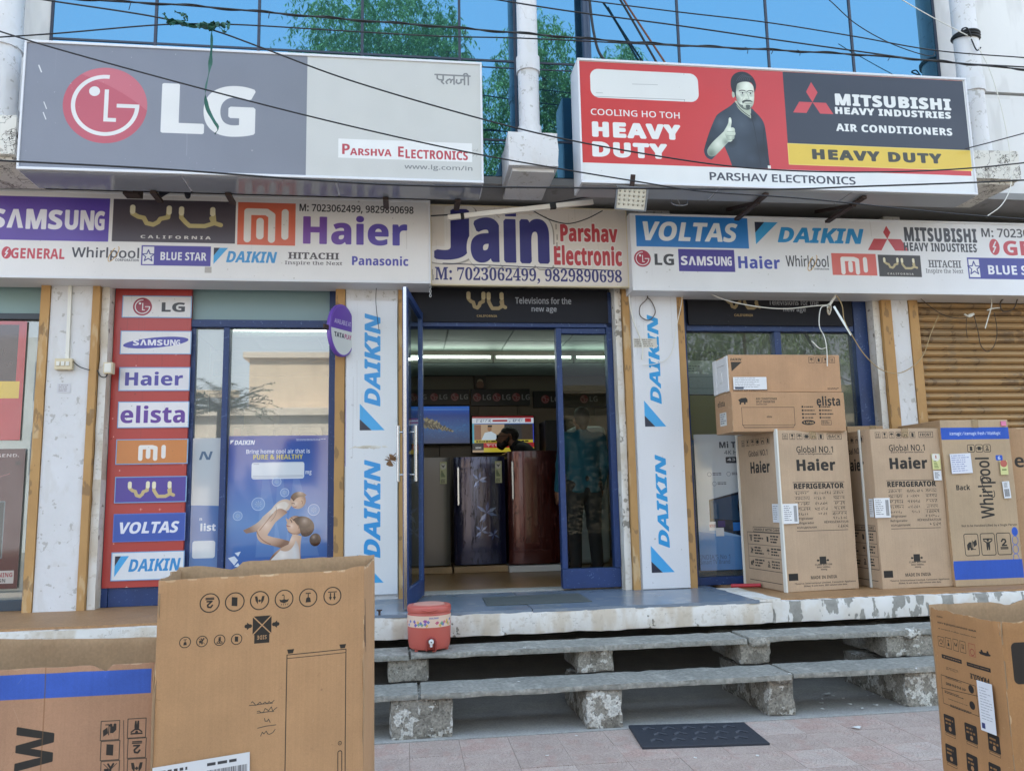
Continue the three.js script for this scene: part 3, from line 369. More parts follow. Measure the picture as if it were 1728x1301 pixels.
{ // red sign with a man, upper right
  const W = 3.36, H = 1.03, v = new Cv(W, H, 600, '#d9dbda');
  const [rx0, ry1] = [0.015,0.889], [rx1, ry2] = [3.308,0.845]; v.rect(0.008, 0.02, rx1 + 0.02, (ry1 + ry2) / 2, '#c03a3c');
  { const [a, b] = [0.096,0.079], [c, d] = [0.989,0.324]; v.rr(a, b, c, d, 0.07, '#d6d8d6'); v.line([[0.136,0.315], [0.87,0.306]], '#8d9092', 0.004); v.line([[0.87,0.306], [0.863,0.324]], '#8d9092', 0.004); v.line([[0.441,0.194], [0.648,0.19]], '#b2b4b4', 0.006); v.line([[0.142,0.282], [0.193,0.282]], '#b2b4b4', 0.006); }
  v.txt('COOLING HO TOH', 0.092,0.415, 0.82,0.47, '#dddedc', { w: 'normal', fat: 1.5 });
  v.txt('HEAVY', 0.093,0.529, 0.807,0.644, '#dddedc', { fat: 9, ls: 6 }); v.txt('DUTY', 0.089,0.697, 0.688,0.81, '#dddedc', { fat: 9, ls: 6 });
  v.txt('PARSHAV ELECTRONICS', 1.043,0.912, 2.283,0.975, '#3b3d48', { w: 'normal', fat: 5 });
  const [bx0, by0] = [1.721,0.023], [bx1, by1] = [3.337,0.025], [, yy] = [1.7,0.644], [, ye] = [1.69,0.821];
  v.rect(bx0, by0, bx1, yy, '#2d3340'); v.rect(bx0, yy, bx1, ye, '#d6b741'); v.box(bx0, yy, bx1, ye, '#e0c868', 0.006);
  { const [cx, cy] = [1.963,0.278], [, t] = [1.973,0.101], [l, q] = [1.818,0.374]; diamonds(v, cx, cy, t, q - cy, '#c2464c'); }
  v.txt('MITSUBISHI', 2.161,0.193, 3.195,0.289, '#dcdedc', { fat: 8, ls: 5 }); v.txt('HEAVY INDUSTRIES', 2.154,0.31, 3.19,0.367, '#dcdedc', { fat: 7, ls: 5 }); v.txt('AIR CONDITIONERS', 2.151,0.453, 3.188,0.518, '#dcdedc', { fat: 4, ls: 4 }); v.txt('HEAVY DUTY', 1.92,0.686, 3.061,0.766, '#3a3a2e', { fat: 8, ls: 7 });
  { // printed man with raised thumb: dark shirt, beard
    const [a, b] = [1.005,0.034], [c, d] = [1.562,0.863], k = v.k, x = v.x; x.save(); x.translate(a * k, b * k); x.scale((c - a) * k / 552, (d - b) * k / 765);
    const shape = (f, col, q) => { x.beginPath(); f(); x.closePath(); x.fillStyle = col; x.fill(); if (q) { x.save(); x.clip(); for (const [a1, b1, r1, c1] of q) { const l = x.createRadialGradient(a1, b1, 2, a1, b1, r1); l.addColorStop(0, c1); l.addColorStop(1, c1.replace(/[\d.]+\)$/, '0)')); x.fillStyle = l; x.fillRect(-10, -10, 580, 800); } x.restore(); } };
    const shirt = x.createLinearGradient(60, 300, 520, 500); shirt.addColorStop(0, '#1f2835'); shirt.addColorStop(0.45, '#35404e'); shirt.addColorStop(1, '#222b38');
    shape(() => { x.moveTo(278, 252); x.bezierCurveTo(240, 300, 150, 330, 120, 370); x.bezierCurveTo(70, 450, 20, 580, 2, 640); x.bezierCurveTo(0, 690, 30, 712, 62, 712); x.bezierCurveTo(90, 690, 130, 640, 172, 600); x.bezierCurveTo(190, 650, 222, 720, 228, 765); x.lineTo(548, 765); x.bezierCurveTo(536, 700, 540, 560, 524, 430); x.bezierCurveTo(510, 360, 450, 330, 432, 300); x.lineTo(400, 290); x.closePath(); }, shirt, [[150, 420, 90, 'rgba(96,108,122,0.5)'], [330, 430, 110, 'rgba(92,104,118,0.45)'], [470, 420, 70, 'rgba(84,96,110,0.4)'], [300, 640, 120, 'rgba(70,82,96,0.45)'], [230, 560, 60, 'rgba(10,14,20,0.6)'], [500, 620, 80, 'rgba(10,14,20,0.6)'], [420, 360, 50, 'rgba(8,12,18,0.6)'], [70, 600, 70, 'rgba(10,14,20,0.5)'], [400, 700, 60, 'rgba(84,96,110,0.3)']]);
    shape(() => { x.moveTo(284, 240); x.lineTo(420, 262); x.lineTo(412, 378); x.bezierCurveTo(360, 340, 300, 320, 284, 240); }, '#aab3a0');
    const skin = x.createLinearGradient(285, 100, 460, 240); skin.addColorStop(0, '#97a292'); skin.addColorStop(0.4, '#d3d8c9'); skin.addColorStop(0.75, '#cdd3c3'); skin.addColorStop(1, '#a9b3a2');
    shape(() => { x.moveTo(290, 110); x.bezierCurveTo(330, 60, 430, 70, 450, 120); x.bezierCurveTo(457, 170, 452, 220, 444, 250); x.bezierCurveTo(436, 282, 412, 306, 384, 308); x.bezierCurveTo(350, 306, 320, 286, 306, 250); x.bezierCurveTo(292, 215, 286, 160, 290, 110); }, skin, [[395, 120, 60, 'rgba(238,242,230,0.7)'], [425, 212, 34, 'rgba(236,240,228,0.6)'], [345, 212, 36, 'rgba(226,232,218,0.5)'], [300, 230, 46, 'rgba(70,80,72,0.6)'], [300, 130, 40, 'rgba(80,90,82,0.5)'], [386, 168, 16, 'rgba(90,100,90,0.5)'], [352, 190, 26, 'rgba(110,120,108,0.5)'], [424, 190, 22, 'rgba(110,120,108,0.4)'], [384, 320, 60, 'rgba(60,70,62,0.5)']]);
    shape(() => { x.ellipse(277, 188, 14, 30, 0.1, 0, 7); }, '#a7b0a0');
    // swept-back hair and sideburn
    shape(() => { x.moveTo(268, 168); x.bezierCurveTo(244, 96, 262, 26, 338, 8); x.bezierCurveTo(404, -8, 468, 40, 474, 104); x.bezierCurveTo(474, 130, 466, 150, 458, 168); x.bezierCurveTo(456, 138, 450, 108, 436, 92); x.bezierCurveTo(404, 78, 346, 82, 316, 104); x.bezierCurveTo(304, 122, 302, 150, 298, 178); x.lineTo(300, 224); x.bezierCurveTo(288, 206, 286, 190, 284, 176); x.closePath(); }, '#1e222a');
    x.strokeStyle = 'rgba(120,130,140,0.5)'; x.lineWidth = 3; for (let i = 0; i < 7; i++) { x.beginPath(); x.moveTo(310 + i * 18, 84 - i * 2); x.quadraticCurveTo(330 + i * 16, 40 - i, 370 + i * 12, 26 + i * 4); x.stroke(); }
    // stubble, moustache, goatee
    shape(() => { x.moveTo(302, 236); x.bezierCurveTo(316, 262, 338, 276, 352, 270); x.bezierCurveTo(350, 292, 362, 300, 384, 300); x.bezierCurveTo(408, 300, 424, 286, 432, 262); x.bezierCurveTo(428, 290, 410, 310, 384, 311); x.bezierCurveTo(344, 309, 312, 284, 302, 236); }, 'rgba(70,78,72,0.75)');
    shape(() => { x.moveTo(344, 246); x.bezierCurveTo(360, 230, 384, 226, 398, 230); x.bezierCurveTo(414, 226, 430, 234, 438, 248); x.bezierCurveTo(424, 242, 410, 242, 398, 244); x.bezierCurveTo(380, 242, 362, 246, 352, 262); x.closePath(); }, '#3c433f');
    shape(() => { x.moveTo(376, 272); x.bezierCurveTo(390, 266, 406, 268, 412, 274); x.bezierCurveTo(412, 292, 398, 304, 388, 306); x.bezierCurveTo(378, 300, 374, 288, 376, 272); }, '#4a514c');
    x.strokeStyle = '#7d7f74'; x.lineWidth = 5; x.beginPath(); x.moveTo(366, 256); x.quadraticCurveTo(396, 264, 428, 254); x.stroke();
    for (const [ex, w] of [[352, 19], [420, 17]]) { shape(() => { x.ellipse(ex, 176, w, 6.5, 0.06, 0, 7); }, '#dfe2d8'); shape(() => { x.ellipse(ex + 2, 176, 6.5, 6.5, 0, 0, 7); }, '#23262a'); x.strokeStyle = '#3a3f3c'; x.lineWidth = 3; x.beginPath(); x.moveTo(ex - w, 174); x.quadraticCurveTo(ex, 165, ex + w, 175); x.stroke(); x.strokeStyle = '#2c302f'; x.lineWidth = 6.5; x.beginPath(); x.moveTo(ex - 25, 162); x.quadraticCurveTo(ex - 4, 150, ex + 25, 158); x.stroke(); }
    x.strokeStyle = '#8f998b'; x.lineWidth = 4; x.beginPath(); x.moveTo(392, 176); x.quadraticCurveTo(404, 206, 407, 218); x.quadraticCurveTo(396, 228, 378, 222); x.stroke(); x.strokeStyle = 'rgba(120,130,118,0.6)'; x.lineWidth = 3; x.beginPath(); x.moveTo(358, 214); x.quadraticCurveTo(346, 232, 344, 246); x.stroke();
    const arm = x.createLinearGradient(30, 700, 220, 520); arm.addColorStop(0, '#8f9c8c'); arm.addColorStop(1, '#c9d2c2');
    shape(() => { x.moveTo(28, 640); x.bezierCurveTo(20, 690, 60, 700, 96, 678); x.bezierCurveTo(140, 640, 176, 600, 214, 566); x.lineTo(178, 486); x.bezierCurveTo(120, 540, 60, 580, 28, 640); }, arm, [[120, 590, 60, 'rgba(232,236,224,0.6)'], [60, 670, 50, 'rgba(60,72,62,0.5)'], [190, 570, 40, 'rgba(80,92,82,0.5)']]);
    shape(() => { x.moveTo(176, 490); x.bezierCurveTo(190, 460, 216, 440, 222, 400); x.bezierCurveTo(222, 370, 244, 366, 246, 392); x.bezierCurveTo(250, 420, 238, 440, 238, 456); x.bezierCurveTo(262, 448, 276, 466, 268, 484); x.bezierCurveTo(278, 500, 270, 516, 262, 520); x.bezierCurveTo(266, 540, 256, 548, 246, 548); x.bezierCurveTo(244, 566, 220, 572, 206, 568); x.closePath(); }, '#c3ccbc', [[240, 400, 30, 'rgba(240,244,232,0.7)'], [225, 470, 34, 'rgba(240,244,232,0.6)'], [190, 540, 40, 'rgba(90,102,90,0.5)'], [262, 540, 30, 'rgba(90,102,90,0.5)']]);
    x.strokeStyle = '#8c9889'; x.lineWidth = 4; for (const [y, e] of [[484, 264], [516, 262], [546, 248]]) { x.beginPath(); x.moveTo(204, y + 4); x.quadraticCurveTo(236, y + 6, e, y); x.stroke(); }
    x.strokeStyle = '#161c26'; x.lineWidth = 5; x.beginPath(); x.moveTo(412, 340); x.bezierCurveTo(440, 440, 450, 600, 470, 760); x.stroke(); x.beginPath(); x.moveTo(286, 256); x.quadraticCurveTo(330, 320, 404, 360); x.stroke(); x.lineWidth = 8; x.beginPath(); x.moveTo(520, 450); x.quadraticCurveTo(490, 560, 530, 740); x.stroke();
    x.fillStyle = '#d5d8d4'; x.fillRect(526, 742, 26, 24); x.restore();
  }
  v.grime(2, 70, '90,80,70', 5);
  signBox('sign', 'large red sign with a printed bearded man giving a thumbs up, upper right', 1.365, 4.9, W, H, 0.95, 0.28, v, { under: underMatt, arms: [2.9, 3.75], struts: 1, seed: 7, sag: 0.008 });
}
{ // long name board, left
  const W = 3.81, H = 0.72, v = new Cv(W, H, 500, '#dddcdb'), pur = v.grad(0.423,0.102, 1.257,0.375, '#5a3f98', '#5b46a6');
  v.rect(0, 0.055, [1.244,0.052][0], [1.255,0.415][1], pur); samsung(v, 0.357,0.162, 1.208,0.317, '#dcdbe2', { fat: 5 });
  v.rect(1.271,0.056, 2.224,0.411, '#4b454e'); vuMark(v, 1.39,0.106, 2.131,0.295); v.txt('C A L I F O R N I A', 1.49,0.354, 2.034,0.381, '#d0cdc8', { fat: 1 });
  v.rect(2.241,0.056, 2.702,0.418, '#d26a50'); miMark(v, 2.291,0.107, 2.647,0.369, '#dcdad6');
  v.txt('M: 7023062499, 9829890698', 2.734,0.057, 3.671,0.129, '#333236', { w: 'normal', fat: 4 });
  const hg = v.x.createLinearGradient(-10, 0, 330, 0); hg.addColorStop(0, '#7a4a9e'); hg.addColorStop(1, '#3f45a0'); v.txt('Haier', 2.77,0.153, 3.617,0.399, hg, { fat: 3 });
  { const [a, b] = [0.494,0.52]; v.circ(a, b, 0.036, '#b8404c', null, 0, 0.05); v.line([[a + 0.01, b - 0.03], [a - 0.008, b], [a + 0.008, b], [a - 0.01, b + 0.03]], WHITE, 0.009); v.txt('GENERAL', 0.528,0.48, 0.923,0.565, '#b8404c', { fat: 2 }); }
  whirl(v, 0.976,0.46, 1.483,0.572, '#3a3a42'); v.txt('CORPORATION', 1.305,0.554, 1.483,0.574, '#4a4a50');
  v.rect(1.501,0.439, 2.037,0.604, '#4a3f96'); v.rect(1.511,0.449, 1.598,0.595, WHITE); { const [a, b] = [1.555,0.526]; star(v, a, b, 0.05, '#3d3a84', 0.008); } v.txt('BLUE STAR', 1.649,0.489, 2.004,0.558, WHITE, { fat: 1 });
  slashMark(v, 2.06,0.448, 2.171,0.585); v.txt('DAIKIN', 2.16,0.474, 2.559,0.565, '#3b8fc9', { skew: 0.22, fat: 3 });
  v.txt('HITACHI', 2.648,0.471, 3.058,0.528, '#4a4448', { f: 'serif', fat: 3 }); v.txt('Inspire the Next', 2.623,0.544, 3.085,0.586, '#4e484c', { w: 'normal', f: 'serif', fat: 2 }); v.txt('Panasonic', 3.165,0.493, 3.627,0.574, '#4a48a0', { fat: 2 });
  v.rect(1.994,0.609, 2.047,0.659, '#a9a49e'); v.grime(3, 120, '110,104,96', 10);
  signBox('name_board', 'long white name board with many brand names, left of the dark blue lettered board', -3.6, 3.965, W, H, 0.22, 0.3, v, { seed: 9, sag: 0.01 });
}
{ // long name board, right
  const W = 4.3, H = 0.69, v = new Cv(W, H, 470, '#dadcdf');
  v.rect(0.049,0.013, 1.08,0.296, '#2b78c0'); v.txt('VOLTAS', 0.081,0.069, 0.988,0.239, '#dfe3e6', { skew: 0.2, fat: 3 });
  slashMark(v, 1.148,0.047, 1.366,0.255); v.txt('DAIKIN', 1.359,0.093, 2.184,0.228, '#2e8ecb', { skew: 0.24, fat: 4 });
  { const [cx, cy] = [2.413,0.178], [, t] = [2.425,0.053], [, q] = [2.286,0.287]; diamonds(v, cx, cy, t, q - cy, '#b9464e'); }
  v.txt('MITSUBISHI', 2.582,0.063, 3.305,0.191, '#363840', { fat: 6, ls: 4 }); v.txt('HEAVY INDUSTRIES', 2.568,0.209, 3.296,0.287, '#363840', { fat: 4, ls: 3 });
  v.txt('M: 7023062499', 3.363,0.056, 4.178,0.136, '#3c3c42', { w: 'normal', fat: 4 });
  { const [a, b] = [3.48,0.231]; v.circ(a, b, 0.052, '#b8434c', null, 0, 0.078); v.line([[a + 0.016, b - 0.05], [a - 0.012, b], [a + 0.012, b], [a - 0.016, b + 0.05]], WHITE, 0.013); v.txt('GENERAL', 3.57,0.171, 4.572,0.308, '#b8434c', { fat: 3 }); }
  { const [a, b] = [0.097,0.405], [c] = [0.172,0.403]; lgFace(v, a, b, c - a, '#a02a40'); v.txt('LG', 0.208,0.359, 0.381,0.46, '#3a3a40', { fat: 2 }); }
  v.rect(0.424,0.312, 0.937,0.513, '#3f2f8a'); samsung(v, 0.446,0.376, 0.909,0.457, '#e0e0e6', { fat: 3 });
  v.txt('Haier', 0.971,0.364, 1.359,0.48, '#3c46a4', { fat: 2 }); whirl(v, 1.418,0.351, 1.821,0.483, '#3a3a40'); v.txt('CORPORATION', 1.677,0.464, 1.821,0.481, '#4a4a50');
  v.rect(1.853,0.323, 2.283,0.525, '#cc5f54'); miMark(v, 1.937,0.354, 2.195,0.499, '#dedcda'); v.rect(2.303,0.329, 2.721,0.531, '#34302e'); vuMark(v, 2.35,0.356, 2.69,0.466, '#b3a578'); v.txt('C A L I F O R N I A', 2.384,0.496, 2.64,0.514, '#c9c5bc');
  v.txt('HITACHI', 2.797,0.367, 3.123,0.436, '#4a4a50', { fat: 3, f: 'serif' }); v.txt('Inspire the Next', 2.765,0.449, 3.138,0.502, '#505056', { w: 'normal', f: 'serif', fat: 2 });
  v.rect(3.187,0.337, 4.12,0.539, '#3a3f8e'); v.rect(3.2,0.353, 3.306,0.524, WHITE); { const [a, b] = [3.251,0.439]; star(v, a, b, 0.066, '#2f3580', 0.01); } v.txt('BLUE STAR', 3.39,0.407, 4.015,0.495, '#dfe0e6', { fat: 1 });
  v.grime(4, 110, '110,104,96', 9);
  signBox('name_board', 'long white name board with many brand names, right of the dark blue lettered board', 1.955, 3.9, W, H, 0.22, 0.3, v, { seed: 12, sag: 0.01 });
}
{ // middle board: big dark blue name
  const W = 1.73, H = 0.71, v = new Cv(W, H, 700, '#d2cac0');
  const big = (s, a, b, c, d) => { v.txt(s, a + 0.008, b + 0.008, c + 0.008, d + 0.008, '#8c8680', { fat: 10, out: 22, outc: '#958f88' }); v.txt(s, a, b, c, d, '#28266e', { fat: 6, out: 20, outc: '#d8d4ce' }); };
  big('J', 0.048,0.046, 0.314,0.475); big('a', 0.355,0.122, 0.586,0.496); big('ı', 0.641,0.13, 0.732,0.485); v.rect(0.645,0.051, 0.741,0.09, '#28266e'); big('n', 0.78,0.122, 1.019,0.488);
  v.txt('Parshav', 1.132,0.142, 1.642,0.302, '#b23c44', { fat: 5, out: 18, outc: '#d9d4ce' }); v.txt('Electronic', 1.071,0.345, 1.674,0.514, '#b23c44', { fat: 5, out: 18, outc: '#d9d4ce' });
  v.line([[0.102,0.521], [1.604,0.559]], '#2a2440', 0.008); v.txt('M: 7023062499, 9829890698', 0.032,0.552, 1.669,0.688, '#2b2a68', { f: 'serif', fat: 1 });
  for (const [p, q] of [[1012, 300], [1018, 380], [1015, 440], [112, 660], [118, 700]]) v.rect([p / 4.32 / 190 - 0.02][0] * 0 + (p - 110) / 1435 * W, (q - 175) / 600 * H, (p - 110) / 1435 * W + 0.012, (q - 175) / 600 * H + 0.05, '#9a938a');
  v.grime(5, 140, '100,90,78', 14);
  signBox('shop_sign', 'cream name board with big dark blue lettering over the open doorway', 0.22, 3.97, W, H, 0.12, 0.05, v, { frame: 0.008, fm: M.cream, side: M.cream, seed: 15, sag: 0.014, rough: 0.42 });
}
{ // tall red board with eight brand plates
  const x0 = -2.4, w = 0.615, y1 = 3.29, h = 2.48, t = thing('brand_board', 'tall red board with eight brand plates left of the shop window', 'sign');
  const v = new Cv(w, h, 420, '#a93a36'); { const r = rng(8); for (let i = 0; i < 22; i++) { const a = r() * w, b = r() * h, s = 0.004 + 0.012 * r(); v.line([[a - s, b], [a + s, b]], 'rgba(255,240,230,0.75)', 0.002); v.line([[a, b - s], [a, b + s]], 'rgba(255,240,230,0.75)', 0.002); v.circ(a, b, 0.0025, 'rgba(255,250,240,0.9)'); } } v.grime(6, 120, '60,30,28', 8);
  part('backing', merge([bx(x0, y1 - h, -0.155, x0 + w, y1, -0.128, 0.003)]), tm(v.tex(), 0.35), t); part('board_face', face(x0 + 0.002, y1 - 0.002, w - 0.004, h - 0.004, -0.126, 0.01, 31, 8, 30), tm(v.tex(), 0.28), t);
  const P = [[0.061,0.094, 0.617,0.283, 0], [0.059,0.394, 0.623,0.592, 1], [0.062,0.701, 0.622,0.899, 2], [0.066,0.987, 0.625,1.205, 3], [0.065,1.297, 0.627,1.502, 4], [0.07,1.601, 0.626,1.812, 5], [0.072,1.897, 0.626,2.121, 6], [0.069,2.2, 0.628,2.425, 7]];
  const bg = ['#d3d3d4', '#d6d6d8', '#d3d3d8', '#dad9dc', '#c07a44', '#4a3c90', '#2c50a4', '#d4d8dc'];
  for (const [a, b, c, d, i] of P) {
    const W = c - a, H = d - b, q = new Cv(W, H, 800, bg[i]); q.box(0.003, 0.003, W - 0.003, H - 0.003, i === 6 ? '#4a6ab8' : '#6f9cc8', 0.008); const R = (s, e, s2, e2) => [W * s, H * e, W * s2, H * e2];
    if (i === 0) { lgFace(q, W * 0.29, H * 0.5, H * 0.4, '#8e2238'); q.txt('LG', ...R(0.57, 0.3, 0.9, 0.72), '#2c2c30', { fat: 3 }); }
    if (i === 1) { q.x.save(); q.x.translate(W * 0.5 * q.k, H * 0.5 * q.k); q.x.rotate(-0.1); q.x.fillStyle = '#45459a'; q.x.beginPath(); q.x.ellipse(0, 0, W * 0.46 * q.k, H * 0.22 * q.k, 0, 0, 7); q.x.fill(); q.x.restore(); samsung(q, ...R(0.18, 0.38, 0.84, 0.62), '#dadae4', { fat: 3 }); }
    if (i === 2) q.txt('Haier', ...R(0.09, 0.2, 0.9, 0.78), '#4a4494', { fat: 2 });
    if (i === 3) q.txt('elista', ...R(0.04, 0.16, 0.94, 0.82), '#5c3a90', { fat: 2 });
    if (i === 4) miMark(q, ...R(0.31, 0.24, 0.69, 0.78), '#dedad4'); if (i === 5) vuMark(q, ...R(0.18, 0.2, 0.84, 0.86), '#bba878');
    if (i === 6) q.txt('VOLTAS', ...R(0.06, 0.3, 0.92, 0.7), '#d6dae4', { skew: 0.2, fat: 3 }); if (i === 7) { slashMark(q, ...R(0.05, 0.14, 0.24, 0.86)); q.txt('DAIKIN', ...R(0.24, 0.26, 0.95, 0.68), '#2f84c0', { skew: 0.2, fat: 3 }); }
    q.grime(20 + i, 30, '80,70,70', 3); const pl = part('plate', face(x0 + a, y1 - b, W, H, -0.113, 0.003, 40 + i, 4, 2), tm(q.tex(), 0.25), t);
    part('plate_edge', merge([bx(x0 + a, y1 - d, -0.118, x0 + c, y1 - b, -0.1145, 0.001)]), M.whiteTrim, pl);
  }
}
// tall white panels with blue brand lettering reading upwards
function tallPanel(label, x0, y1, w, h, draw, seed, mid) {
  const t = thing('wall_panel', label, 'sign'), v = new Cv(w, h, 420, '#d4d6da'); draw(v); v.grime(seed, 40, '110,104,100', 4);
  part('backing', merge([bx(x0, y1 - h, 0.004, x0 + w, y1, 0.022, 0.002)]), M.whiteTrim, t); part('panel_face', face(x0 + 0.002, y1 - 0.002, w - 0.004, h - 0.004, 0.025, 0.008, seed, 4, 24), tm(v.tex(), 0.35), t);
  if (mid) part('torn_strip', merge([rough(x0 + 0.03, mid, 0.02, x0 + w - 0.06, mid + 0.03, 0.034, 14, 2, 1, 0.006, seed, 30)]), M.chip, t);
  return t;
}
tallPanel('tall white panel with blue lettering left of the open glass door', -0.491, 3.14, 0.425, 2.44, (v) => {
  v.txt('DAIKIN', 0.153,0.113, 0.28,0.9, '#2a8ecf', { rot: 1, skew: 0.22, fat: 4 }); slashMark(v, 0.114,0.882, 0.321,1.105, 1); v.txt('DAIKIN', 0.154,1.352, 0.282,2.144, '#2a8ecf', { rot: 1, skew: 0.22, fat: 4 }); slashMark(v, 0.099,2.118, 0.314,2.346, 1);
}, 51, 1.88);
tallPanel('tall white panel with blue lettering between the doorway and the right window', 1.99, 3.26, 0.42, 2.595, (v) => {
  v.txt('DAIKIN', 0.139,0.222, 0.236,1.014, '#1f8fcb', { rot: 1, skew: 0.22, fat: 4 }); slashMark(v, 0.078,0.987, 0.27,1.216, 1); v.txt('DAIKIN', 0.153,1.463, 0.247,2.253, '#1f8fcb', { rot: 1, skew: 0.22, fat: 4 }); slashMark(v, 0.08,2.235, 0.283,2.462, 1);
  v.rect(0.004,0.433, 0.219,0.518, '#c4c0b6'); fine(v, 0.013,0.442, 0.208,0.513, 4, 5, '#8a867e');
}, 52);
// dark banners over the door and the right window
function banner(label, x0, y1, w, h, seed, f) { const v = new Cv(w, h, 600, '#070b18'); f(v); v.grime(seed, 40, '120,120,120', 2); const t = thing('banner', label, 'banner'); part('backing', merge([bx(x0, y1 - h, -0.12, x0 + w, y1, -0.103, 0.002)]), M.black, t); part('banner_face', face(x0, y1, w, h, -0.1, 0.004, seed, 10, 3), tm(v.tex(), 0.75), t); }
banner('dark television banner with gold lettering over the open doorway', 0.06, 3.29, 1.75, 0.3, 61, (v) => { vuMark(v, 0.48, 0.03, 0.83, 0.2, '#8f7f5e', '#b3a684'); v.txt('CALIFORNIA', 0.565, 0.235, 0.745, 0.255, '#a38a5c'); v.txt('Televisions for the', 0.91, 0.07, 1.415, 0.13, '#8d9096', { w: 'normal', fat: 5 }); v.txt('new age', 1.055, 0.165, 1.28, 0.215, '#8d9096', { w: 'normal', fat: 5 }); });
banner('dark television banner with gold lettering over the right window behind the white cord', 2.56, 3.29, 1.6, 0.31, 62, (v) => { vuMark(v, 0.36, 0.02, 0.7, 0.17, '#8f7f5e', '#b3a684'); v.txt('CALIFORNIA', 0.44, 0.205, 0.62, 0.228, '#a38a5c'); v.txt('Televisions for the', 0.78, 0.06, 1.27, 0.115, '#8d9096', { w: 'normal', fat: 5 }); v.txt('new age', 0.92, 0.145, 1.14, 0.19, '#8d9096', { w: 'normal', fat: 5 }); });
{ // oval hanging sign, edge turned towards the street
  const t = thing('oval_sign', 'small purple and white oval sign sticking out beside the left white panel', 'sign'); t.position.set(-0.53, 2.86, 0.11); t.rotation.y = 0.95; const a = 0.155, b = 0.215, sh = new THREE.Shape(); sh.absellipse(0, 0, a, b, 0, Math.PI * 2); const v = new Cv(2 * a, 2 * b, 1000, '#d8d8d8');
  v.rect(0, 0, 2 * a, b * 0.98, '#6a48a8'); v.txt('AVAILABLE AT', 0.05, b * 0.6, 0.26, b * 0.78, '#d6d0e4', { w: 'normal' }); v.txt('TATA', 0.05, b * 1.12, 0.175, b * 1.3, '#2c2a40', { fat: 3 }); v.txt('PLAY', 0.18, b * 1.12, 0.265, b * 1.3, '#b04a7c', { fat: 3 }); v.circ(a, b, a - 0.004, null, '#7a58b4', 0.012, b - 0.004);
  part('body', uvM(new THREE.ExtrudeGeometry(sh, { depth: 0.025, bevelEnabled: true, bevelSize: 0.006, bevelThickness: 0.006, bevelSegments: 2, curveSegments: 32 }).translate(0, 0, -0.012)), std('#6a48a8', 0.3), t);
  const g = new THREE.ShapeGeometry(sh, 40), p = g.attributes.position, uv = g.attributes.uv; for (let i = 0; i < p.count; i++) { uv.setXY(i, p.getX(i) / (2 * a) + 0.5, p.getY(i) / (2 * b) + 0.5); p.setZ(i, 0.0205); } part('sign_face', g, tm(v.tex(), 0.3), t); part('bracket', merge([bx(-a - 0.06, -0.02, -0.008, -a + 0.01, 0.02, 0.008)]), M.iron, t);
}
// ---------- cartons ----------
M.tape = new THREE.MeshStandardMaterial({ color: '#a8916c', roughness: 0.18, transparent: true, opacity: 0.45 });
const INK = '#2d2a26', CARD = '#b8946a';
// card coloured sheet to print on: same fibres as plain board
function sheet(w, h, k, base, seed) { const v = new Cv(w, h, k, base); v.soft = () => { const x = v.x, W = v.c.width, H = v.c.height, im = x.getImageData(0, 0, W, H), q = im.data; for (let y = 0; y < H; y++) for (let X = 0; X < W; X++) { const o = (y * W + X) * 4, n = 1 + (vn(X / 3, y / 3, 1e6, seed) - 0.5) * 0.05 + (fbm(X / 1400, y / 1400, 9, 5, seed + 3) - 0.5) * 0.12 + (hash2(X, y, seed) - 0.5) * 0.05 + (vn(X / 5, y / 400, 1e6, seed + 7) - 0.5) * 0.03; q[o] *= n; q[o + 1] *= n; q[o + 2] *= n; } x.putImageData(im, 0, 0); const r = rng(seed * 7 + 1); for (let i = 0; i < 26; i++) { const a = r() * W, b = r() * H, l = 6 + 50 * r() * r(), t = r() * 6.28; x.strokeStyle = r() < 0.55 ? `rgba(226,206,176,${0.1 + 0.25 * r()})` : `rgba(84,62,40,${0.08 + 0.2 * r()})`; x.lineWidth = 0.6 + 1.6 * r(); x.beginPath(); x.moveTo(a, b); x.quadraticCurveTo(a + l * 0.5 * Math.cos(t) + 4 * r(), b + l * 0.5 * Math.sin(t), a + l * Math.cos(t), b + l * Math.sin(t)); x.stroke(); } for (let i = 0; i < 10; i++) { const a = r() * W, b = r() * H, s = 6 + 26 * r(); for (let k = 0; k < 30; k++) { x.fillStyle = `rgba(70,52,34,${0.05 * r()})`; x.beginPath(); x.ellipse(a + s * (r() + r() - 1), b + s * (r() + r() - 1), 1 + 4 * r(), 1 + 2 * r(), r() * 3, 0, 7); x.fill(); } } for (let i = 0; i < 40; i++) { const e = r() < 0.5, a = e ? (r() < 0.5 ? 0 : W) : r() * W, b = e ? r() * H : (r() < 0.5 ? 0 : H); x.fillStyle = `rgba(224,204,172,${0.2 + 0.35 * r()})`; x.beginPath(); x.ellipse(a, b, e ? 1.5 + 2.5 * r() : 4 + 14 * r(), e ? 4 + 14 * r() : 1.5 + 2.5 * r(), 0, 0, 7); x.fill(); } return v; }; return v; }
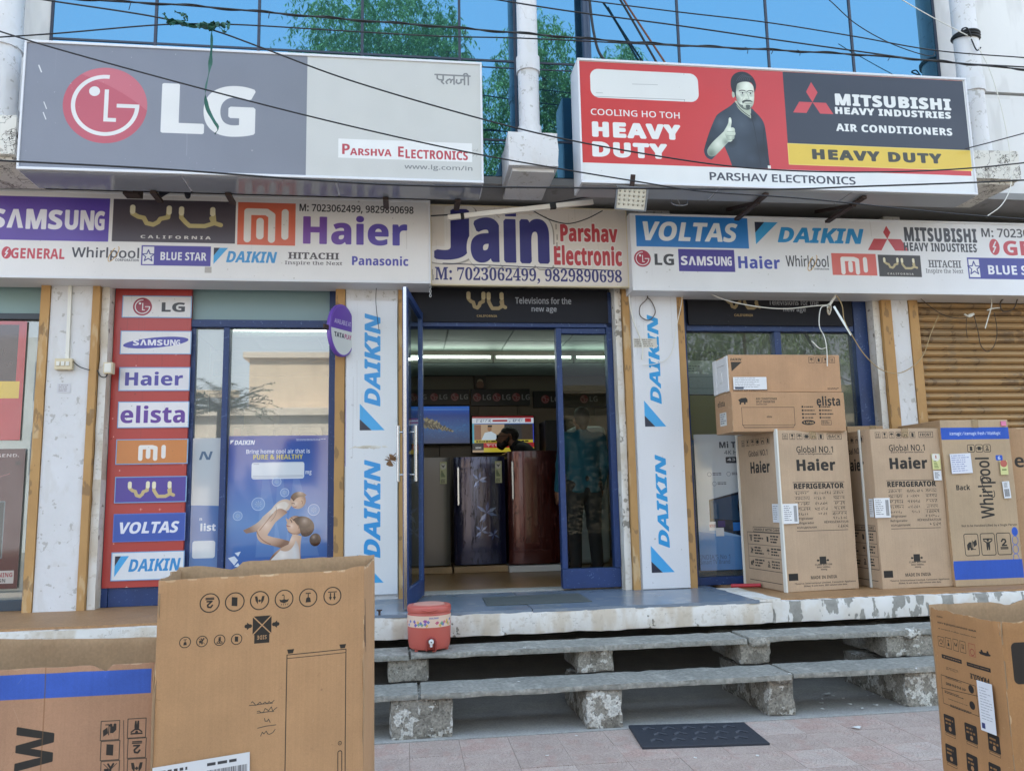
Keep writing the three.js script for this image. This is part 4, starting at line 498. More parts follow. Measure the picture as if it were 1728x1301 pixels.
// closed carton w x h x d, front face centre-bottom at the origin's front; rounded corners, dented faces. mats: +x -x +y -y +z -z
function cartonGeo(w, h, d, seed, r = 0.007, dent = 0.006) {
  const nx = Math.max(6, Math.round(w * 16)), ny = Math.max(6, Math.round(h * 16)), nz = Math.max(6, Math.round(d * 16)), g = new THREE.BoxGeometry(w, h, d, nx, ny, nz), p = g.attributes.position, uv = g.attributes.uv, hw = w / 2, hh = h / 2, hd = d / 2;
  const warp = (c, H, n) => { const s = (c / H + 1) / 2 * n, i = Math.round(s); return i === 0 ? -H : i === n ? H : i === 1 ? -H + r : i === n - 1 ? H - r : -H + r + (2 * H - 2 * r) * (i - 1) / (n - 2); };
  for (let i = 0; i < p.count; i++) {
    let x = warp(p.getX(i), hw, nx), y = warp(p.getY(i), hh, ny), z = warp(p.getZ(i), hd, nz); const ox = x, oy = y, oz = z;
    const ix = cl(x, -hw + r, hw - r), iy = cl(y, -hh + r, hh - r), iz = cl(z, -hd + r, hd - r), dx = x - ix, dy = y - iy, dz = z - iz, L = Math.hypot(dx, dy, dz); if (L > 1e-6) { x = ix + dx / L * r; y = iy + dy / L * r; z = iz + dz / L * r; }
    const n = (s, a, b) => fbm((a + 9) / 16 * 2.2, (b + 9) / 16 * 2.2, 16, 3, seed + s) - 0.5, e = dent * 2;
    x += n(1, oy, oz) * e * (Math.abs(ox) > hw * 0.98 ? 1 : 0.4); y += n(2, ox, oz) * e * 0.6; z += n(3, ox, oy) * e * (Math.abs(oz) > hd * 0.98 ? 1 : 0.4); p.setXYZ(i, x, y, z);
  }
  // uv from the warped place on each face
  const N = g.attributes.normal; for (let i = 0; i < p.count; i++) { const a = N.getX(i), b = N.getY(i), c = N.getZ(i), X = p.getX(i) / w + 0.5, Yy = p.getY(i) / h + 0.5, Zz = p.getZ(i) / d + 0.5; if (c > 0.5) uv.setXY(i, X, Yy); else if (c < -0.5) uv.setXY(i, 1 - X, Yy); else if (a > 0.5) uv.setXY(i, 1 - Zz, Yy); else if (a < -0.5) uv.setXY(i, Zz, Yy); else uv.setXY(i, X * w, Zz * d); }
  g.computeVertexNormals(); g.translate(0, h / 2, -d / 2); return g;
}
const cardMat = (v, base) => tm(v.soft().tex(), 0.82, { bumpMap: T.cardH, bumpScale: 0.0008 });
function carton(name, label, w, h, d, x, y, z, turn, mats, seed, category = 'carton', group) { const t = thing(name, label, category, group); t.position.set(x, y, z); t.rotation.y = turn; const plain = M.card; if (h > 1) part('tape', merge([bx(-0.028, h - 0.07, -d - 0.002, 0.028, h + 0.004, 0.0075, 0.002)]), M.tape, t); part('carton_body', cartonGeo(w, h, d, seed), [mats.right ?? plain, mats.left ?? plain, mats.top ?? plain, plain, mats.front ?? plain, plain], t); return t; }
const markRow = (v, kinds, a, b, s, gap, col, frame, flip) => kinds.forEach((k, i) => { const x = a + i * (s + gap); if (frame === 'sq') v.box(x, b, x + s, b + s, col, 0.003); if (frame === 'circ') v.circ(x + s / 2, b + s / 2, s * 0.62, null, col, 0.004); icon(v, k, x, b, s, col, flip); });
// --- two refrigerator cartons of one kind ---
function fridgeFront(word, seed) {
  const v = sheet(0.66, 1.3, 900, '#b49b80', seed);
  markRow(v, ['up', 'glass', 'rain', 'clamp', 'hands', 'box'], 0.05, 0.03, 0.047, 0.019, INK, 'sq'); v.box(0.465, 0.03, 0.6, 0.077, INK, 0.004); v.txt(word, 0.478, 0.04, 0.588, 0.067, INK);
  v.txt('Global NO.1', 0.17, 0.132, 0.51, 0.186, INK, { w: 'normal', fat: 3 }); v.txt('Brand in Refrigeration Appliance', 0.185, 0.19, 0.5, 0.208, INK); v.txt('Haier', 0.165, 0.242, 0.52, 0.336, INK, { fat: 4 });
  v.rect(0.115, 0.428, 0.595, 0.432, INK); v.txt('REFRIGERATOR', 0.125, 0.44, 0.585, 0.482, INK, { fat: 6 });
  for (let i = 0; i < 4; i++) { const y = 0.503 + i * 0.043; [[0.125, 0.26], [0.3, i ? 0.42 : 0.46], [0.48, 0.585]].forEach(([a, b], j) => v.squig(a, y, b, y + 0.026, INK, seed + i * 7 + j, j !== 1)); }
  v.squig(0.125, 0.675, 0.24, 0.698, INK, seed + 40, false); v.squig(0.33, 0.675, 0.41, 0.698, INK, seed + 41, false); v.squig(0.46, 0.672, 0.595, 0.7, INK, seed + 42); v.squig(0.46, 0.71, 0.595, 0.735, INK, seed + 43, false);
  v.txt('Rifrigiratawr', 0.125, 0.712, 0.28, 0.736, INK, { w: 'normal', fat: 3 }); v.txt('Refrigerador', 0.125, 0.748, 0.285, 0.773, INK, { w: 'normal', fat: 3 }); v.txt('RÉFRIGÉRATEUR', 0.38, 0.742, 0.605, 0.765, INK, { w: 'normal', fat: 3 }); v.txt('ХОЛОДИЛЬНИК', 0.125, 0.786, 0.31, 0.806, INK, { w: 'normal', fat: 3 }); v.squig(0.49, 0.775, 0.6, 0.805, INK, seed + 44, false); v.rect(0.125, 0.82, 0.595, 0.824, INK);
  icon(v, 'clamp', 0.29, 1.01, 0.1, INK); v.txt('CLAMP BOTTOM', 0.265, 1.085, 0.42, 1.1, INK); v.txt('MAX 1000lbs.', 0.283, 1.106, 0.405, 1.12, INK); v.txt('600Kg', 0.315, 1.126, 0.372, 1.142, INK);
  v.rect(0.02, 1.155, 0.105, 1.21, '#24221f'); v.txt('MADE IN INDIA', 0.22, 1.18, 0.46, 1.205, INK); v.txt('*Source: International Limited, Consumer Appliance', 0.07, 1.228, 0.63, 1.246, INK); v.txt('2024ed, % unit share, 2023 volume sales data.', 0.15, 1.25, 0.55, 1.266, INK); return v;
}
function fridgeSide(seed) {
  const v = sheet(0.66, 1.3, 700, '#b49b80', seed); markRow(v, ['up', 'glass', 'rain', 'clamp', 'hands', 'box'], 0.09, 0.05, 0.05, 0.03, INK, 'sq'); v.txt('Global NO.1', 0.2, 0.145, 0.5, 0.195, INK, { w: 'normal', fat: 3 }); v.txt('Haier', 0.22, 0.24, 0.52, 0.34, INK, { fat: 4 });
  v.box(0.2, 0.795, 0.62, 0.835, INK, 0.004); v.txt('HANDLE WITH CARE', 0.22, 0.803, 0.6, 0.826, INK); v.box(0.1, 0.84, 0.63, 1.15, INK, 0.004); for (let i = 0; i < 3; i++) { v.line([[0.1, 0.84 + i * 0.103], [0.63, 0.84 + i * 0.103]], INK, 0.003); icon(v, ['person', 'no', 'truck'][i], 0.125, 0.86 + i * 0.103, 0.06, INK); icon(v, ['box', 'rain', 'stack'][i], 0.385, 0.86 + i * 0.103, 0.06, INK); fine(v, 0.2, 0.86 + i * 0.103, 0.35, 0.93 + i * 0.103, 3, seed + i, INK); fine(v, 0.46, 0.86 + i * 0.103, 0.62, 0.93 + i * 0.103, 3, seed + i + 9, INK); } v.rect(0.1, 1.24, 0.6, 1.245, INK); return v;
}
function stickerMesh(name, parent, w, h, x, y, z, f, ry = 0, base = '#d5d7da') { const v = new Cv(w, h, 1400, base); f(v, w, h); const g = new THREE.PlaneGeometry(w, h, 3, 3); const o = part(name, g, tm(v.tex(), 0.45), parent); o.position.set(x, y, z); o.rotation.y = ry; return o; }
const shipLabel = (v, w, h) => { v.rect(0, 0, w, h, '#dadbdc'); fine(v, w * 0.08, h * 0.1, w * 0.62, h * 0.9, 8, Math.round(w * 999), '#77797e', 0.35); barcode(v, w * 0.72, h * 0.1, w * 0.92, h * 0.9, 7); };
{
  const fm = cardMat(fridgeFront('BACK', 501)), lm = cardMat(fridgeSide(502));
  const t = carton('refrigerator_carton', 'tall brown refrigerator carton marked BACK, under the two flat boxes', 0.665, 1.3, 0.66, 3.352, 0.66, 0.512, 0.113, { front: fm, left: lm }, 11, 'carton');
  stickerMesh('shipping_label', t, 0.14, 0.16, -0.262, 0.62, 0.0105, shipLabel); stickerMesh('shipping_label', t, 0.1, 0.15, -0.3455, 0.625, -0.07, (v, w, h) => { v.rect(0, 0, w, h, '#d6d8da'); fine(v, w * 0.1, h * 0.1, w * 0.9, h * 0.9, 7, 88, '#84868a', 0.35); }, -Math.PI / 2);
  part('packing_strap', merge([bx(-0.346, -0.002, -0.03, -0.331, 1.302, 0.012, 0.003), bx(-0.346, 1.302, -0.66, -0.331, 1.309, 0.012, 0.002)]), M.whitePlastic, t);
  part('packing_strap', merge([bx(-0.352, -0.002, -0.64, -0.333, 1.302, -0.625, 0.003)]), M.whitePlastic, t);
  const f2 = cardMat(fridgeFront('FRONT', 503)), l2 = cardMat(fridgeSide(504));
  const u = carton('refrigerator_carton', 'tall brown refrigerator carton marked FRONT, in the middle of the row', 0.62, 1.3, 0.62, 4.135, 0.66, 0.575, 0.0, { front: f2, left: l2 }, 12, 'carton');
  stickerMesh('shipping_label', u, 0.14, 0.16, -0.262, 0.65, 0.0105, shipLabel); stickerMesh('shipping_label', u, 0.06, 0.15, -0.322, 0.65, -0.05, (v, w, h) => { v.rect(0, 0, w, h, '#d6d8da'); fine(v, w * 0.1, h * 0.1, w * 0.9, h * 0.9, 7, 88, '#84868a', 0.35); }, -Math.PI / 2);
  part('packing_strap', merge([bx(-0.326, -0.002, -0.16, -0.311, 1.302, -0.14, 0.003)]), M.whitePlastic, u);
  stickerMesh('energy_label', u, 0.075, 0.13, 0.255, 1.02, 0.011, (v, w, h) => { v.rect(0, 0, w, h, '#c9c98a'); v.circ(w / 2, h * 0.2, w * 0.48, '#d8d5cc'); for (let i = 0; i < 5; i++) v.rect(w * 0.2, h * (0.45 + i * 0.1), w * (0.5 + 0.06 * i), h * (0.5 + i * 0.1), '#6a7a40'); v.rect(w * 0.44, h * 0.1, w * 0.56, h * 0.3, '#a03a34'); }, 0, '#c9c98a');
  stickerMesh('shipping_label', u, 0.07, 0.08, 0.255, 0.905, 0.011, (v, w, h) => { fine(v, w * 0.15, h * 0.15, w * 0.85, h * 0.85, 8, 5, '#55575c', 0.5); });
}
{ // carton with blue bands
  const v = sheet(0.62, 1.365, 900, '#ae977a', 520), BLU = '#2f55b0', X = 0.62;
  v.rect(0, 0.065, X, 0.165, BLU); v.txt('icemagic / icemagic fresh / VitaMagic', 0.075, 0.1, 0.54, 0.135, '#c8d0e4', { w: 'normal', skew: 0.15, fat: 2 });
  [[0.225, 'box'], [0.3, 'clamp'], [0.372, 'stack']].forEach(([a, k]) => { v.rr(a, 0.21, a + 0.062, 0.272, 0.012, null, INK, 0.005); icon(v, k, a + 0.006, 0.216, 0.05, INK); });
  v.txt('Whirlpool', 0.285, 0.32, 0.445, 0.82, INK, { rot: 1, w: 'normal', fat: 4 }); { const k = v.k, x = v.x; x.strokeStyle = INK; x.lineWidth = 0.007 * k; x.beginPath(); x.ellipse(0.37 * k, 0.56 * k, 0.035 * k, 0.1 * k, -0.5, 0.6, 6); x.stroke(); }
  v.txt('Back', 0.09, 0.54, 0.212, 0.585, INK, { fat: 2 }); v.txt('Not to be Handled/Lifted by a Single Person', 0.105, 0.868, 0.6, 0.893, INK, { w: 'normal', fat: 3 });
  [[0.115, 'truck'], [0.262, 'person'], [0.405, 'stack']].forEach(([a, k]) => { v.rr(a, 0.945, a + 0.125, 1.12, 0.015, null, INK, 0.006); icon(v, k, a + 0.01, 0.98, 0.105, INK); });
  for (let i = 0; i < 4; i++) v.circ(0.575 - i * 0.004, 0.935 + i * 0.072, 0.026, i ? null : BLU, '#4a68b4', 0.005, 0.035); v.rect(0, 1.16, X, 1.31, BLU); v.rr(0.472, 0.3, 0.535, 0.345, 0.01, BLU); v.txt('6', 0.492, 0.308, 0.515, 0.338, '#c8d0e4');
  const t = carton('refrigerator_carton', 'refrigerator carton with blue bands, its big lettering reading upwards', 0.625, 1.365, 0.62, 4.758, 0.66, 0.605, 0, { front: cardMat(v) }, 13, 'carton');
  stickerMesh('paper_label', t, 0.19, 0.165, -0.165, 1.0, 0.0105, (q, w, h) => fine(q, w * 0.06, h * 0.08, w * 0.94, h * 0.95, 8, 77, '#8088b0', 0.35), 0, '#d3d6de').rotation.z = 0.03;
  stickerMesh('energy_label', t, 0.07, 0.12, 0.222, 0.96, 0.0105, (q, w, h) => { q.rect(0, 0, w, h, '#c9c98a'); q.circ(w / 2, h * 0.2, w * 0.46, '#b0584c'); q.rect(w * 0.2, h * 0.6, w * 0.8, h * 0.7, '#6a7a40'); });
  stickerMesh('barcode_label', t, 0.065, 0.14, 0.225, 0.775, 0.0105, (q, w, h) => { fine(q, w * 0.2, h * 0.06, w * 0.8, h * 0.4, 6, 4, '#4a4c50', 0.5); barcode(q, w * 0.15, h * 0.45, w * 0.85, h * 0.9, 3); }).rotation.z = 0.04;
  part('price_tag', merge([bx(0.24, 1.31, 0.001, 0.285, 1.35, 0.01, 0.001)]), std('#d87aa0', 0.5), t);
  part('carton_foot', merge([bx(-0.3, -0.002, -0.6, 0.3, 0.02, -0.012)]), M.card, t);
}
carton('plain_carton', 'plain brown carton whose top shows between the refrigerator cartons', 0.5, 1.375, 0.4, 4.22, 0.66, -0.02, 0.03, {}, 14);
carton('plain_carton', 'brown carton cut off by the right edge, beside the blue banded carton', 0.6, 1.3, 0.6, 5.42, 0.66, 0.53, 0, { front: cardMat((() => { const v = sheet(0.6, 1.3, 400, '#a88664', 530); v.txt('e', 0.03, 0.25, 0.12, 0.34, INK); return v; })()) }, 15);
{ // split air conditioner box, underneath
  const v = sheet(1.0, 0.325, 1000, '#ae8a68', 540), P = (a, b, c, d) => [a, b, c, d];
  v.txt('elista', 0.75, 0.035, 0.962, 0.115, INK, { fat: 2 }); v.txt('AIR CONDITIONER', 0.215, 0.045, 0.4, 0.064, INK); v.txt('SPLIT INVERTER', 0.215, 0.07, 0.38, 0.089, INK); v.txt('INDOOR UNIT', 0.215, 0.095, 0.31, 0.106, INK);
  v.poly([[0.06, 0.065], [0.085, 0.05], [0.13, 0.045], [0.142, 0.06], [0.14, 0.085], [0.125, 0.082], [0.122, 0.1], [0.11, 0.1], [0.108, 0.084], [0.086, 0.086], [0.082, 0.102], [0.07, 0.102], [0.072, 0.08]], INK);
  v.box(0.085, 0.125, 0.545, 0.27, INK, 0.003); v.line([[0.085, 0.262], [0.1, 0.292], [0.53, 0.292], [0.545, 0.262]], INK, 0.003); v.line([[0.1, 0.285], [0.53, 0.285]], INK, 0.002); v.txt('elista', 0.3, 0.192, 0.345, 0.21, INK);
  for (let i = 0; i < 4; i++) for (const a of [0.62, 0.775]) { v.circ(a, 0.122 + i * 0.03, 0.009, INK); fine(v, a + 0.015, 0.118 + i * 0.03, a + 0.13, 0.128 + i * 0.03, 1, 60 + i, INK, 0.9); }
  v.circ(0.665, 0.252, 0.06, '#2c2926', null, 0, 0.021); v.txt('1.5Ton', 0.62, 0.242, 0.71, 0.262, CARD); v.box(0.78, 0.235, 0.868, 0.272, INK, 0.003); fine(v, 0.787, 0.241, 0.862, 0.268, 3, 9, INK);
  const s = sheet(0.34, 0.325, 600, '#ae8a68', 541); s.txt('elista', 0.06, 0.05, 0.2, 0.1, INK); s.rect(0.09, 0.15, 0.22, 0.26, '#c4c4c0'); fine(s, 0.1, 0.16, 0.21, 0.25, 5, 3, '#77767a');
  carton('flat_box', 'long flat air conditioner box with a printed unit, lower of the two on the carton', 1.0, 0.328, 0.34, 3.152, 1.948, 0.53, 0.018, { front: cardMat(v), left: cardMat(s) }, 21, 'box');
  const w = sheet(0.99, 0.32, 1000, '#b28c6a', 542); w.txt('DAIKIN', 0.018, 0.03, 0.115, 0.052, INK, { skew: 0.2, fat: 2 }); w.poly([[0.02, 0.062], [0.118, 0.062], [0.024, 0.142]], '#3a342e');
  [0.71, 0.775, 0.835, 0.895].forEach((a, i) => { w.box(a, 0.022, a + 0.048, 0.07, INK, 0.003); icon(w, ['rain', 'box', 'glass', 'up'][i], a + 0.004, 0.026, 0.04, INK); }); w.txt('DAIKIN AIR CONDITIONER', 0.03, 0.292, 0.33, 0.309, INK, { skew: 0.1 }); fine(w, 0.86, 0.285, 0.965, 0.305, 2, 4, INK);
  const t = carton('flat_box', 'long flat air conditioner box with a white paper label, topmost of the stack', 0.985, 0.318, 0.33, 3.157, 2.279, 0.5, -0.006, { front: cardMat(w) }, 22, 'box');
  stickerMesh('paper_label', t, 0.29, 0.105, -0.32, 0.075, 0.0095, (q, a, b) => { fine(q, a * 0.05, b * 0.08, a * 0.95, b * 0.92, 6, 12, '#8a8c90', 0.3); q.rect(a * 0.04, b * 0.78, a * 0.3, b * 0.96, '#3a4254'); });
  const foam = []; foam.push(bx(-0.508, 0.01, -0.325, -0.494, 0.31, -0.25, 0.006), bx(-0.506, 0.01, -0.07, -0.494, 0.31, -0.004, 0.006), bx(-0.504, 0.015, -0.25, -0.4935, 0.08, -0.07, 0.006), bx(-0.504, 0.24, -0.25, -0.4935, 0.305, -0.07, 0.006), bx(-0.499, 0.08, -0.25, -0.4933, 0.24, -0.07, 0.002), bx(-0.507, 0.1, -0.19, -0.4985, 0.2, -0.13, 0.006)); part('foam_end', merge(foam), std('#d3d4d4', 0.8), t);
}
// --- open cartons in front: four board walls each, torn upper edges ---
function wallGeo(A, B, h, prof, th, seed, bow = 0.006) { // outer face looks to the right-hand side of A->B ... outwards
  const D = V3(B[0] - A[0], 0, B[1] - A[1]), L = D.length(); D.normalize(); const N = V3(-D.z, 0, D.x), nx = Math.max(12, Math.round(L * 44)), ny = 20, pos = [], uv = [], idx = [], grp = [];
  const at = (s, t, side) => { const top = h + prof(s), y = top * t, b = bow * (fbm((s * L + 5) / 8 * 2, (y + 5) / 8 * 2, 16, 3, seed) - 0.5) * 2 + (t > 0.93 ? (fbm(s * 1, 0.3, 24, 3, seed + 4) - 0.5) * 0.022 * (t - 0.93) / 0.07 : 0); return V3(A[0], 0, A[1]).addScaledVector(D, s * L).addScaledVector(N, b - side * th).setY(y); };
  for (const side of [0, 1]) for (let j = 0; j <= ny; j++) for (let i = 0; i <= nx; i++) { const s = i / nx, t = Math.pow(j / ny, 0.7), p = at(s, t, side); pos.push(p.x, p.y, p.z); if (side) uv.push(s * L, p.y); else uv.push(s, p.y / h); }
  const n = (nx + 1) * (ny + 1), q = (a, b, c, d) => idx.push(a, b, c, a, c, d);
  for (let j = 0; j < ny; j++) for (let i = 0; i < nx; i++) { const a = j * (nx + 1) + i; q(a, a + 1, a + nx + 2, a + nx + 1); } const o = idx.length;
  for (let j = 0; j < ny; j++) for (let i = 0; i < nx; i++) { const a = n + j * (nx + 1) + i; q(a + nx + 1, a + nx + 2, a + 1, a); }
  for (let i = 0; i < nx; i++) { const a = ny * (nx + 1) + i; q(a, a + 1, n + a + 1, n + a); } for (let j = 0; j < ny; j++) { const a = j * (nx + 1), b = a + nx; q(a + nx + 1, n + a + nx + 1, n + a, a); q(b, n + b, n + b + nx + 1, b + nx + 1); }
  const g = new THREE.BufferGeometry(); g.setAttribute('position', new THREE.Float32BufferAttribute(pos, 3)); g.setAttribute('uv', new THREE.Float32BufferAttribute(uv, 2)); g.setIndex(idx); g.addGroup(0, o, 0); g.addGroup(o, idx.length - o, 1); g.computeVertexNormals(); return g;
}
function openCarton(label, c, h, profs, mats, seed, inner = M.card) { // c: front-left, front-right, back-right, back-left (x, z)
  const t = thing('open_carton', label, 'carton'); const nm = ['front_panel', 'side_panel', 'back_panel', 'side_panel'];
  for (let i = 0; i < 4; i++) { const g = wallGeo(c[i], c[(i + 1) % 4], h, profs[i], 0.006, seed + i * 13); const o = part(nm[i], g, [mats[i] ?? M.card, inner], t); void o; }
  const sh = new THREE.Shape(); c.forEach((p, i) => i ? sh.lineTo(p[0], -p[1]) : sh.moveTo(p[0], -p[1])); const g = new THREE.ExtrudeGeometry(sh, { depth: 0.006, bevelEnabled: false }); g.rotateX(-Math.PI / 2); g.translate(0, 0.004, 0); part('bottom_panel', uvM(g), M.card, t); return t;
}
const jag = (a, seed, f = 14) => (s) => a * (fbm(s, 0.5, f, 4, seed) - 0.5) * 2;
{ // big carton, centre left, upside down
  const W = 0.694, H = 1.2, v = sheet(W, H, 1100, '#af8861', 560), K = '#2b2620';
  const pts = [['stack', 0.162,0.08], ['box', 0.243,0.082], ['hands', 0.325,0.083], ['rain', 0.408,0.084], ['glass', 0.492,0.085], ['up', 0.578,0.085]]; for (const [k, a, b] of pts) { v.circ(a, b, 0.0305, null, K, 0.0035); icon(v, k, a - 0.021, b - 0.021, 0.042, K, true); }
  { const [a, b] = [0.335,0.167], s = 0.026; icon(v, 'clamp', a - 0.052, b - 0.052, 0.104, K); v.rect(a - s, b - s, a + s, b + s, K); v.line([[a - 0.034, b - 0.034], [a + 0.034, b + 0.034]], '#af8861', 0.004); v.line([[a - 0.034, b + 0.034], [a + 0.034, b - 0.034]], '#af8861', 0.004); v.poly([[a - 0.025, b + 0.03], [a, b + 0.012], [a + 0.025, b + 0.03], [a + 0.025, b + 0.06], [a - 0.025, b + 0.06]], K); v.txt('SIDE', a - 0.016, b + 0.034, a + 0.016, b + 0.048, '#af8861', { rot: 2 }); }
  for (const [k, a, b] of [['glass', 0.088,0.202], ['no', 0.141,0.204], ['person', 0.197,0.205], ['box', 0.252,0.207]]) { v.circ(a, b, 0.017, null, K, 0.0025); icon(v, k, a - 0.012, b - 0.012, 0.024, K, true); }
  { const [a, b] = [0.421,0.275], [c] = [0.629,0.285]; v.box(a, b, c, 1.195, K, 0.0028); v.line([[a + 0.002, b + 0.012], [c - 0.002, b + 0.012]], K, 0.002); for (const x of [a + 0.012, c - 0.012]) v.poly([[x - 0.008, b - 0.004], [x - 0.012, b - 0.018], [x + 0.012, b - 0.018], [x + 0.008, b - 0.004]], K); const [e, f] = [0.61,0.595]; v.circ(e, f, 0.006, null, K, 0.002); v.circ(e, f, 0.002, K); v.rr(e - 0.007, f + 0.026, e + 0.007, 1.1, 0.006, null, K, 0.0028); }
  { const P = (x, y) => { const [a, b] = [0.299,0.413], [c, d] = [0.389,0.537]; return [a + (c - a) * x, b + (d - b) * y]; }, r = rng(4); const scr = (x0, x1, y, h, n) => { const p = []; for (let i = 0; i <= n; i++) p.push(P(x0 + (x1 - x0) * i / n + (r() - 0.5) * 0.03, y + h * (r() - 0.5))); v.line(p, '#3a3630', 0.0022); }; scr(0.05, 0.9, 0.09, 0.12, 13); scr(0, 0.85, 0.14, 0.02, 4); scr(0.3, 1, 0.3, 0.13, 10); scr(0.28, 0.9, 0.36, 0.02, 3); scr(0.55, 0.78, 0.58, 0.14, 6); scr(0.32, 0.98, 0.74, 0.03, 4); scr(0.42, 0.95, 0.9, 0.16, 8); }
  const sd = sheet(0.63, H, 500, '#af8861', 561); sd.squig(0.04, 0.12, 0.1, 0.3, '#5c4630', 5, false);
  const t = openCarton('large open brown carton standing upside down at lower left centre, its top torn', [[-0.815, 3.93], [-0.153, 3.72], [-0.138, 3.1], [-0.9, 3.37]], H, [(s) => 0.004 + 0.012 * ss(0.85, 1, s) + 0.006 * (fbm(s, 0.4, 20, 4, 3) - 0.5), (s) => 0.014 - 0.015 * ss(0, 0.3, s) + 0.006 * (fbm(s, 0.4, 16, 3, 4) - 0.5), (s) => 0.015 - 0.03 * ss(0.68, 0.74, s) * (1 - ss(0.74, 0.9, s) * 0.7) + 0.008 * (fbm(s, 0.4, 24, 4, 5) - 0.5), jag(0.01, 9)], [cardMat(v), cardMat(sd)], 70);
  const [la, lb] = [0.154,0.638]; const L = stickerMesh('barcode_label', t, 0.3, 0.115, 0, 0, 0, (q, w, h) => { barcode(q, w * 0.05, h * 0.32, w * 0.42, h * 0.75, 11); barcode(q, w * 0.55, h * 0.32, w * 0.97, h * 0.75, 12); fine(q, w * 0.05, h * 0.12, w * 0.42, h * 0.28, 1, 13, '#3c3c40'); fine(q, w * 0.55, h * 0.12, w * 0.97, h * 0.28, 1, 14, '#3c3c40'); });
  L.position.set(-0.815 + la * 0.953, 1.2 - lb, 3.93 - la * 0.302).add(V3(0.302, 0, 0.953).multiplyScalar(0.009)); L.rotation.set(0, 0.307, 0.02);
}
{ // carton at the lower left edge
  const W = 1.2, H = 0.92, v = sheet(W, H, 900, '#a98266', 570), [, y0] = [0.921,0.019], [, y1] = [0.925,0.099];
  v.rect(0, y0, W - 0.012, y1, '#3a5cb4'); v.txt('W', 0.769,0.188, 0.884,0.325, '#2b2824', { rot: 1, fat: 3 });
  for (const [k, a, b, c, d] of [['truck', 1.033,0.183, 1.092,0.244], ['person', 1.118,0.18, 1.176,0.242], ['box', 1.036,0.247, 1.095,0.308], ['stack', 1.121,0.244, 1.179,0.306], ['no', 1.039,0.311, 1.097,0.372], ['hands', 1.123,0.309, 1.182,0.37]]) { v.box(a, b, c, d, '#3a342e', 0.0025); icon(v, k, a + 0.005, b + 0.005, c - a - 0.01, '#2f2a26', true); }
  v.line([[1.104,0.184], [1.113,0.355]], '#3a342e', 0.002); for (const a of [0.35, 0.72, 0.95]) v.line([[W - a, 0], [W - a + 0.002, H]], 'rgba(120,84,54,0.5)', 0.004);
  openCarton('open brown carton with a blue band at the lower left edge, beside the upside-down carton', [[-2.05, 3.806], [-0.85, 3.806], [-0.875, 3.24], [-2.1, 3.19]], H, [(s) => 0.006 * (fbm(s, 0.4, 24, 4, 8) - 0.5) - 0.03 * Math.max(0, 1 - Math.abs(s - 0.862) / 0.02), jag(0.006, 12), (s) => 0.02 * ss(0.2, 0.9, s) + 0.006 * (fbm(s, 0.4, 24, 4, 18) - 0.5), jag(0.006, 15)], [cardMat(v)], 80);
}
